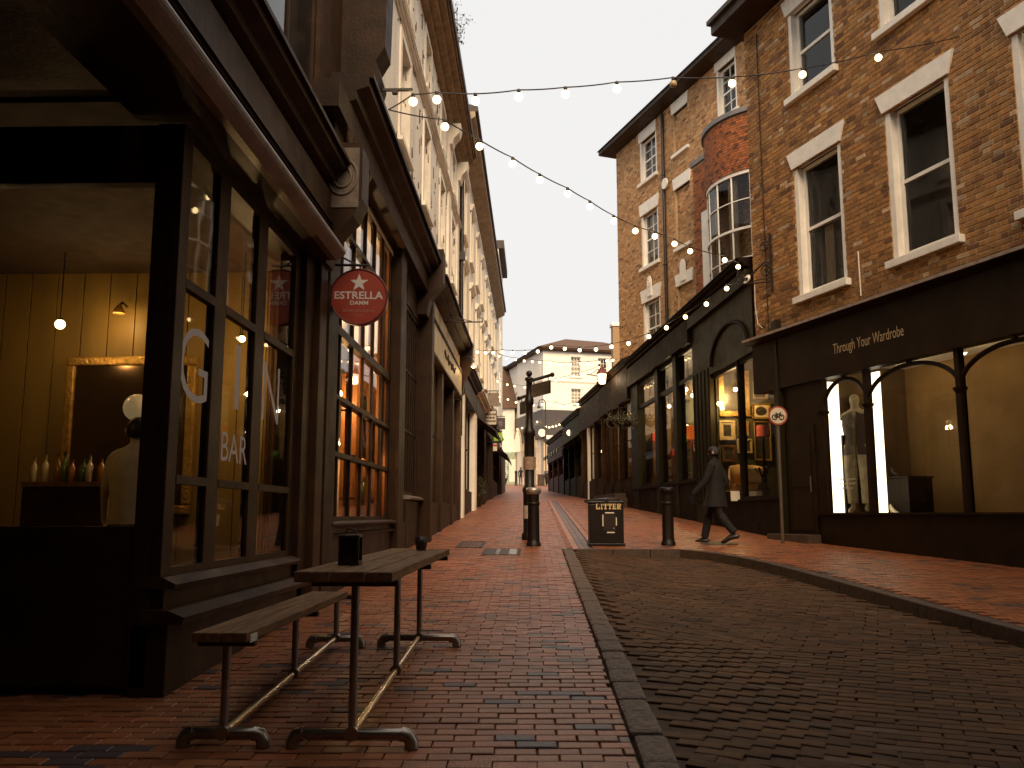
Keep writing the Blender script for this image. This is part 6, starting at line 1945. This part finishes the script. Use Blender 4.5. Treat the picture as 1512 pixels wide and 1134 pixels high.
# wrought iron bracket at the corner of the brick house
ws, wz_ = GF.at(1138, 345); _, wz2 = GF.at(1140, 432)
ibk = thing('scroll_bracket', 'wrought iron scroll bracket with coiled white cable on the brick corner', 'bracket', GF.world(ws, -.03, wz2), GF.rz)
Hh = wz_ - wz2
MB().box(-.02, .02, -.02, .02, 0, Hh).build('back_bar', M_BLACK, ibk)
# arm that leans out over the green shopfront
tipw = GF.world(ws, 0, wz2 + .3)
def ring(c, r, n=14, a0=0, a1=6.28): return [(c[0] + r * math.cos(a0 + (a1 - a0) * i / n), c[1], c[2] + r * math.sin(a0 + (a1 - a0) * i / n)) for i in range(n + 1)]
AX = -.72
arm = MB(); arm.tube([(0, 0, .22), (AX, -.35, .30)], .016, 6); arm.tube([(0, 0, .30), (AX * .7, -.25, .31)], .010, 5)
arm.build('arm', M_BLACK, ibk)
sc = MB()
def spiral(c, r0, r1, turns, a0, d=(1, 0)):
    return [(c[0] + (r0 + (r1 - r0) * i / 30) * math.cos(a0 + turns * 6.28 * i / 30) * d[0], c[1] + (r0 + (r1 - r0) * i / 30) * math.cos(a0 + turns * 6.28 * i / 30) * d[1], c[2] + (r0 + (r1 - r0) * i / 30) * math.sin(a0 + turns * 6.28 * i / 30)) for i in range(31)]
dd = (.9, .44)
sc.tube(spiral((-.13, -.05, Hh * .80), .12, .03, 1.5, 0, dd), .016, 5)
sc.tube(spiral((-.10, -.05, .46), .15, .03, 1.4, .3, dd), .016, 5)
sc.tube([(-.0, 0, .62), (-.15, -.05, .66), (-.34, -.14, .52), (-.5, -.22, .40), (-.66, -.30, .42), (-.74, -.34, .52), (-.66, -.30, .58)], .018, 5)
sc.tube(spiral((-.62, -.30, .42), .10, .03, 1.2, 2, dd), .016, 5)
sc.build('scrolls', M_BLACK, ibk)
cbm = MB()
for k in range(3):
    cbm.tube([(-.52 + .04 * math.cos(t) * (1 + k * .1) - .14 * math.cos(t), -.26 + .02 * k, .36 + .05 * k * .4 + .06 * math.sin(t)) for t in [i * .45 for i in range(15)]], .012, 5)
cbm.build('cable_coil', M_STONE, ibk)
MB().tube([(-.36, -.16, .3), (-.36, -.17, -.2), (-.32, -.15, -.6), (-.24, -.1, -.7)], .007, 5).build('loose_cable', M_STONE, ibk)

# ================================================================== STRING LIGHTS
BULB = MB().ball((0, 0, -.075), .045, 12, 8)
bulb_me = None
def festoon(A, B, pix, label, group=None, r=1.0, unlit=(), pre=None, post=None, nsag=4):
    """lamps hang in the upright plane between the two fixing points"""
    A, B = np.array(A, float), np.array(B, float)
    ang = math.atan2(B[1] - A[1], B[0] - A[0])
    fac = Facade(A[0], A[1], ang)
    pts = []
    for (px, py) in pix:
        s, z = fac.at(px, py); pts.append(fac.world(s, 0, z + .09 * r))
    t = thing('string_lights', label, 'string lights', A, 0, group)
    line = [A] + pts + [B]
    P3 = []
    for i in range(len(line) - 1):
        a, b = line[i], line[i + 1]
        for k in range(nsag):
            u = k / nsag
            p = a + (b - a) * u; p = p - np.array([0, 0, .03 * np.linalg.norm(b - a) * 4 * u * (1 - u) * .5])
            P3.append(p - A)
    P3.append(B - A)
    MB().tube(P3, .009 * max(1, r * .9), 5).build('cable', M_BLACK, t)
    for i, p in enumerate(pts):
        o = bpy.data.objects.new('bulb', BM['unlit' if i in unlit else 'lit']); COL.objects.link(o); o.parent = t; o.location = p - A; o.scale = (r, r, r)
        k_ = bpy.data.objects.new('socket', BM['socket']); COL.objects.link(k_); k_.parent = o
    return t
_b = MB().ball((0, 0, -.09), .05, 12, 9).build('bulb', E_BULB); BM = {'lit': _b.data}; bpy.data.objects.remove(_b)
_b = MB().ball((0, 0, -.09), .05, 12, 9).build('bulb', mat('unlit_bulb', (.45, .33, .18), .2, .2, 5, 0)); BM['unlit'] = _b.data; bpy.data.objects.remove(_b)
_b = MB().lathe([(.014, .01), (.022, .005), (.022, -.045), (.012, -.05)], n=8).build('socket', M_BLACK); BM['socket'] = _b.data; bpy.data.objects.remove(_b)

anchor = LF.world(9.78, -.52, onx(560, 124, -1.68)[2])
gB = GF.at(1420, 55); gBw = GF.world(gB[0], -.05, gB[1])
festoon(anchor, gBw, [(610, 150), (645, 147), (702, 149), (766, 143), (835, 139), (911, 131), (994, 124), (1081, 123), (1185, 110), (1297, 85)], 'string of lamps crossing the street from dark pier to brown brick house', unlit=(6,))
tip = np.array((ibk.matrix_basis @ Vector((AX, -.35, .33)))[:])
festoon(anchor, tip, [(657, 187), (708, 216), (757, 242), (797, 266), (838, 286), (871, 305), (906, 326), (938, 341), (967, 349), (996, 360), (1019, 371), (1070, 384), (1090, 394)], 'string of lamps falling from the dark pier to the scroll bracket')
s3 = LF.world(31.5, -.3, onx(697, 518, -2.0)[2])
festoon(tip, s3, [(1073, 426), (1043, 449), (1012, 468), (984, 484), (958, 497), (928, 507), (903, 512), (880, 516), (856, 517), (834, 515), (814, 513), (794, 519), (775, 521), (757, 521), (742, 520), (728, 521), (717, 521), (705, 520)], 'string of lamps from the scroll bracket to the white terrace')
def rfw(px, py, dep=-.2):
    s_, z_ = RF.at(px, py, dep); return RF.world(s_, dep, z_)
festoon(LF.world(41, -.4, 8.9), rfw(911, 531), [(737, 526), (748, 529), (761, 531), (774, 533), (786, 534), (797, 535), (812, 536), (827, 538), (842, 538), (857, 537), (868, 537), (884, 535), (896, 533), (905, 532)], 'string of lamps from the white terrace to the brick house corner')
festoon(LF.world(47, -.4, 8.3), rfw(892, 541), [(735, 563), (749, 568), (760, 570), (775, 572), (790, 570), (805, 566), (820, 562), (833, 559), (847, 555), (858, 552), (873, 548), (885, 543)], 'string of lamps reaching the big street lantern')
festoon(LF.world(52, -.4, 7.6), rfw(858, 596), [(738, 586), (750, 590), (762, 594), (775, 596), (788, 598), (801, 597), (812, 595), (822, 597), (832, 600), (843, 598), (853, 597)], 'string of lamps to the lean-to awning shop', r=1.1)
eA = ER.world(.2, -.5, ER.at(804, 628)[1]); eB = ER.world(ER.s(836, py=628), -.5, ER.at(836, 622)[1])
festoon(eA, eB, [(806, 630), (811, 631), (816, 630), (821, 629), (826, 627), (831, 625)], 'short string of lamps along the corner house fascia', r=1.7)
eC = EL.world(EL.s(752, py=640), -.5, EL.at(752, 640)[1])
festoon(eC, EL.world(-.3, -.5, EL.at(800, 622)[1]), [(757, 637), (764, 634), (771, 632), (778, 629), (786, 626), (793, 623)], 'string of lamps over the lit arches of the corner house', r=1.7)

# ================================================================== PEOPLE
def figure(name, label, loc, rz, joints, bones, radii, zones, cat='person', extra=None):
    """one continuous skin grown over a jointed skeleton; zones picks the material by position"""
    me = bpy.data.meshes.new(name)
    keys = list(joints)
    me.from_pydata([joints[k] for k in keys], [(keys.index(a), keys.index(b)) for a, b in bones], [])
    o = bpy.data.objects.new(name, me); COL.objects.link(o)
    md = o.modifiers.new('skin', 'SKIN'); md.use_smooth_shade = True
    if not me.skin_vertices: bpy.context.view_layer.update()
    sv = me.skin_vertices[0].data
    for i, k in enumerate(keys):
        r = radii[k]; sv[i].radius = r if isinstance(r, tuple) else (r, r)
        sv[i].use_root = (i == 0)
    sb = o.modifiers.new('sub', 'SUBSURF'); sb.levels = 2; sb.render_levels = 2
    bpy.context.view_layer.update()
    m2 = bpy.data.meshes.new_from_object(o.evaluated_get(bpy.context.evaluated_depsgraph_get()))
    bpy.data.objects.remove(o)
    m2.name = name
    mats = []
    for p in m2.polygons:
        m = zones(p.center)
        if m not in mats: mats.append(m)
        p.material_index = mats.index(m); p.use_smooth = True
    m2.materials.clear()
    for m in mats: m2.materials.append(m)
    b = bpy.data.objects.new(name, m2); COL.objects.link(b)
    b.location = loc; b.rotation_euler = (0, 0, rz)
    tag(b, label, cat)
    return b

def skeleton(stride=0.0, armswing=0.0, H=1.75, hands=True):
    k = H / 1.75
    J = {}; R = {}
    def j(n, x, y, z, r): J[n] = (x * k, y * k, z * k); R[n] = (r * k, r * k) if not isinstance(r, tuple) else (r[0] * k, r[1] * k)
    j('pelvis', 0, 0, .96, (.15, .11)); j('waist', 0, 0, 1.12, (.135, .10)); j('chest', 0, .01, 1.32, (.165, .115)); j('upper', 0, 0, 1.44, (.12, .09))
    j('neck', 0, .01, 1.52, .055); j('jaw', 0, .03, 1.575, (.062, .07)); j('head', 0, .02, 1.65, (.078, .095)); j('crown', 0, .01, 1.72, (.06, .07))
    B = [('pelvis', 'waist'), ('waist', 'chest'), ('chest', 'upper'), ('upper', 'neck'), ('neck', 'jaw'), ('jaw', 'head'), ('head', 'crown')]
    for sg, n in ((1, 'r'), (-1, 'l')):
        s = sg * stride
        j('hip' + n, .095 * sg, 0, .90, .095); j('knee' + n, .10 * sg, .5 * s + .04 * abs(stride) * 3, .50 + .02 * abs(s), .062)
        back = s < 0
        j('ankle' + n, .10 * sg, (.95 * s) - (.08 if back else 0), .09 + (.10 if back else 0), .043); j('toe' + n, .11 * sg, .95 * s + .12 - (.02 if back else 0), .04 + (.015 if back else .0), .038)
        B += [('pelvis', 'hip' + n), ('hip' + n, 'knee' + n), ('knee' + n, 'ankle' + n), ('ankle' + n, 'toe' + n)]
        a = -sg * armswing
        j('shoulder' + n, .19 * sg, 0, 1.40, .062); j('elbow' + n, .24 * sg, .25 * a - .02, 1.13, .046); j('wrist' + n, .25 * sg, .25 * a + .30 * abs(a) + .06, .89, .032)
        j('palm' + n, .25 * sg, .25 * a + .32 * abs(a) + .08, .82, (.026, .036))
        B += [('upper', 'shoulder' + n), ('shoulder' + n, 'elbow' + n), ('elbow' + n, 'wrist' + n), ('wrist' + n, 'palm' + n)]
        if hands:
            px, py, pz = .25 * sg, .25 * a + .32 * abs(a) + .08, .82
            for f_, (dy, L) in enumerate(((-.030, .060), (-.010, .075), (.010, .080), (.030, .070))):
                j('f%d%s' % (f_, n), px - .004 * sg, py + dy, pz - .045, .010); j('g%d%s' % (f_, n), px - .02 * sg, py + dy + .012, pz - .045 - L * .8, .009)
                B += [('palm' + n, 'f%d%s' % (f_, n)), ('f%d%s' % (f_, n), 'g%d%s' % (f_, n))]
            j('t0' + n, px - .012 * sg, py + .045, pz + .01, .011); j('t1' + n, px - .02 * sg, py + .066, pz - .035, .010)
            B += [('palm' + n, 't0' + n), ('t0' + n, 't1' + n)]
    return J, B, R
M_COAT = mat('black_coat', (.007, .004, .0025), .85, .3, 10, .2)
M_TROU = mat('dark_trousers', (.009, .005, .0035), .85, .3, 10, .2)
M_SHOE = mat('dark_shoe', (.03, .02, .015), .4, .2, 8, 0)
def hair_cap(parent, k, m, long=False):
    h = MB(); n, mm = 16, 10
    V = []; Fx = []
    for i in range(mm + 1):
        ph = math.pi * .62 * i / mm
        for q in range(n):
            th = 2 * math.pi * q / n
            front = math.sin(th)
            p_ = ph * (1.0 if front < .2 else .62 + .1 * (1 - front)) * (1.18 if (long and front < .2) else 1)
            V.append(((.098 * math.sin(p_) * math.cos(th)) * k, (.012 + .116 * math.sin(p_) * math.sin(th)) * k, (1.655 + .118 * math.cos(p_)) * k))
    for i in range(mm):
        for q in range(n): Fx.append((i * n + q, i * n + (q + 1) % n, (i + 1) * n + (q + 1) % n, (i + 1) * n + q))
    h.add(V, Fx, True); return h.build('hair', m, parent, fixn=False)
def face_bits(parent, k, skin):
    e = MB()
    for sx in (-1, 1): e.ball((.032 * sx * k, .105 * k, 1.655 * k), .010 * k, 8, 6)
    e.build('eyes', M_HAIR, parent)
    nb = MB(); nb.add([(-.012 * k, .108 * k, 1.655 * k), (.012 * k, .108 * k, 1.655 * k), (.017 * k, .11 * k, 1.615 * k), (-.017 * k, .11 * k, 1.615 * k), (0, .138 * k, 1.622 * k)], [(0, 1, 4), (1, 2, 4), (2, 3, 4), (3, 0, 4)], True); nb.build('nose', skin, parent)
    m = MB(); m.box(-.022 * k, .022 * k, .098 * k, .112 * k, 1.585 * k, 1.592 * k); m.build('mouth', mat('lips', (.22, .09, .06), .5), parent)
    ea = MB()
    for sx in (-1, 1): ea.ball((.088 * sx * k, .0, 1.64 * k), .022 * k, 8, 6, 1.4)
    ea.build('ears', skin, parent)
# walker in a long dark coat
g = gnd(1060, 802)
J, B, R = skeleton(.28, .5, 1.76)
k = 1.76 / 1.75
def z_walk(c):
    if c.z > 1.50 * k: return M_SKIN
    if c.z < .875 * k and abs(c.x) > .20 * k: return M_SKIN
    if c.z < .095: return M_SHOE
    if c.z < .86 * k: return M_TROU
    return M_COAT
wk = figure('person', 'walking person in dark coat and trousers passing the picture shop', (g[0], g[1] + .05, gz(g[1]) - .012), math.radians(62), J, B, R, z_walk)
hair_cap(wk, k, M_HAIR); face_bits(wk, k, M_SKIN)
ct = MB(); n = 20; V = []; Fx = []
prof_ = [(1.49, .085, .075), (1.42, .20, .125), (1.30, .20, .15), (1.10, .172, .135), (.92, .20, .16), (.66, .235, .22)]
for z, rx, ry in prof_:
    for q in range(n):
        t = 2 * math.pi * q / n; V.append((rx * math.cos(t) * (1 + .03 * math.sin(5 * t)), ry * math.sin(t) * (1 + .03 * math.sin(4 * t + z * 9)) + (.0 if z > .9 else .02), z * k))
for i in range(len(prof_) - 1):
    for q in range(n): Fx.append((i * n + q, i * n + (q + 1) % n, (i + 1) * n + (q + 1) % n, (i + 1) * n + q))
ct.add(V, Fx, True).build('coat', M_COAT, wk, fixn=False)
for n_ in 'rl':
    sj = [Vector(J[q + n_]) for q in ('shoulder', 'elbow', 'wrist')]
    MB().tube([sj[0] + Vector((0, 0, .02)), sj[0] * .6 + sj[1] * .4, sj[1], sj[1] * .45 + sj[2] * .55, sj[2]], [.075, .072, .062, .055, .050], 12).build('sleeve', M_COAT, wk)
    an, to = Vector(J['ankle' + n_]), Vector(J['toe' + n_])
    MB().tube([Vector(J['knee' + n_]), (an + Vector(J['knee' + n_])) / 2, an + Vector((0, 0, .02))], [.085, .075, .070], 12, cap=False).build('trouser_leg', M_TROU, wk, fixn=False)
    fd = (to - an); fd.z = 0; fd.normalize()
    heel = an - fd * .07; heel.z = max(.045, an.z - .045); tip = to + fd * .06; tip.z = .035
    MB().tube([heel - fd * .015, heel, an * .5 + to * .5 - Vector((0, 0, .012)), tip - fd * .03, tip], [.028, .044, .046, .036, .018], 10).build('shoe', M_SHOE, wk)
# person far up the street
g = gnd(769, 717)
J, B, R = skeleton(.05, .1, 1.75, hands=False)
fp2 = figure('person', 'person standing in dark clothes beside the pale pavement board', (g[0], g[1], gz(g[1])), math.pi, J, B, R, lambda c: M_SKIN if c.z > 1.5 or (c.z < .88 and abs(c.x) > .2) else (M_COAT if c.z > .8 else M_TROU))
hair_cap(fp2, 1, M_HAIR); face_bits(fp2, 1, M_SKIN)
# bartender seen from behind
c = ony(199, 700, 7.9)
J, B, R = skeleton(.0, .25, 1.72, hands=True)
M_SHIRT = mat('cream_shirt', (.55, .43, .25), .85, .15, 8, .2)
k = 1.72 / 1.75
bt_ = figure('person', 'bartender with dark hair and cream shirt seen from behind in the bar', (c[0], 7.9, ZF), math.radians(20), J, B, R, lambda c: M_SKIN if c.z > 1.49 * k or (c.z < .9 and abs(c.x) > .2) else (M_SHIRT if c.z > .92 else M_TROU))
sh2 = MB(); n = 18; V = []; Fx = []
prof_ = [(1.47, .085, .075), (1.42, .19, .12), (1.36, .235, .135), (1.22, .225, .145), (1.05, .19, .14), (.90, .20, .15), (.80, .21, .155)]
for z, rx, ry in prof_:
    for q in range(n):
        t = 2 * math.pi * q / n; V.append((rx * math.cos(t) * (1 + .02 * math.sin(6 * t + z * 20)), ry * math.sin(t) * (1 + .03 * math.sin(5 * t)), z * k))
for i in range(len(prof_) - 1):
    for q in range(n): Fx.append((i * n + q, i * n + (q + 1) % n, (i + 1) * n + (q + 1) % n, (i + 1) * n + q))
sh2.add(V, Fx, True).build('shirt', M_SHIRT, bt_, fixn=False)
hair_cap(bt_, k, M_HAIR, True); face_bits(bt_, k, M_SKIN)
# mannequin in the boutique
zH = GF.at(1267, 578, .62)[1]; zFt = z_si
MH = zH - zFt
J, B, R = skeleton(.02, .05, MH, hands=True)
k = MH / 1.75
M_MANN = mat('mannequin_cream', (.62, .47, .30), .5, .1, 4, .02)
M_BLAZ = mat('dark_blazer', (.05, .03, .02), .85, .2, 10, .2)
M_DENIM = mat('pale_trousers', (.40, .33, .20), .9, .3, 9, .3, 30)
def z_man(c):
    if c.z > 1.49 * k or (c.z < .86 * k and abs(c.x) > .2 * k) or c.z < .14 * k: return M_MANN
    if c.z < 1.02 * k: return M_DENIM
    if abs(c.x) < .045 * k and c.y > 0: return M_PAPER
    return M_BLAZ
mn = figure('mannequin', 'shop mannequin in dark blazer and pale trousers in the arched window', GF.world(GF.s(1267, .62, 680), .62, zFt).tolist(), GF.rz + math.pi + .62, J, B, R, z_man, cat='mannequin')
bl = MB(); n = 24; V = []; Fx = []
prof_ = [(1.47, .10, .08), (1.41, .20, .125), (1.28, .205, .15), (1.10, .175, .135), (.93, .205, .155), (.84, .215, .16)]
for z, rx, ry in prof_:
    for q in range(n - 2):
        t = math.pi / 2 + .22 + (2 * math.pi - .44) * q / (n - 3); V.append((rx * math.cos(t) * k, ry * math.sin(t) * k * 1.06, z * k))
w_ = n - 2
for i in range(len(prof_) - 1):
    for q in range(w_ - 1): Fx.append((i * w_ + q, i * w_ + q + 1, (i + 1) * w_ + q + 1, (i + 1) * w_ + q))
bl.add(V, Fx, True).build('blazer', M_BLAZ, mn, fixn=False)
tr_ = MB()
for sg in (-1, 1):
    tr_.tube([(sg * .09 * k, 0, .98 * k), (sg * .115 * k, .01, .70 * k), (sg * .12 * k, .02, .45 * k), (sg * .115 * k, .01, .16 * k)], [.125 * k, .115 * k, .10 * k, .088 * k], 14, cap=False)
tr_.build('trousers', M_DENIM, mn, fixn=False)

# ================================================================== UNSEEN HOUSES BEHIND AND BESIDE THE VIEWER (added to shade the near street)
def plain_house(name, label, x, y, rz, L, H, m, dep=7):
    t = thing(name, label, 'building', (x, y, gz(y) - .3), rz)
    ops = []
    s = 1.2
    while s < L - 1.6:
        ops += [(s, s + 1.05, 4.4, 6.4), (s, s + 1.05, 8.0, 9.8)] if H > 10.5 else [(s, s + 1.05, 4.4, 6.4)]
        s += 2.7
    wall_panel(t, 'wall', m, 0, L, 0, H, ops, reveal=.15)
    for a, b, c, d in ops:
        window(t, a, b, c, d, 2, 4, y=.08, panes=False)
        MB().box(a - .1, b + .1, -.1, .05, c - .12, c - .002).build('sill', M_STONE, t)
    MB().box(0, L, -.12, -.004, 0, 3.4).build('shopfront', M_DARK2, t)
    cornice(t, 'cornice', M_DARK2, 0, L, 3.4, 3.8, .35)
    cornice(t, 'eaves', M_DARK2, 0, L, H - .3, H, .4)
    MB().box(.02, L - .02, .8, dep, 0, H - .02).build('building_body', m, t)
    MB().extrude_x([(-.3, H + .01), (dep / 2, H + 2.2), (dep, H + .01)], 0, L).build('roof', M_SLATE, t)
M_BRSOFT = mat('dull_brick', (.20, .085, .035), .9, .4, 7, .4, 30)
plain_house('added_shade_house', 'unseen plain brown brick house added to shade the near street', 7.0, -2.6, math.pi, 10.0, 12.6, M_BRSOFT)
plain_house('added_side_shade_house', 'unseen plain brick house added to screen sky light from the near ground', 7.1, 4.0, -math.pi / 2, 6.4, 11.6, M_BRSOFT)
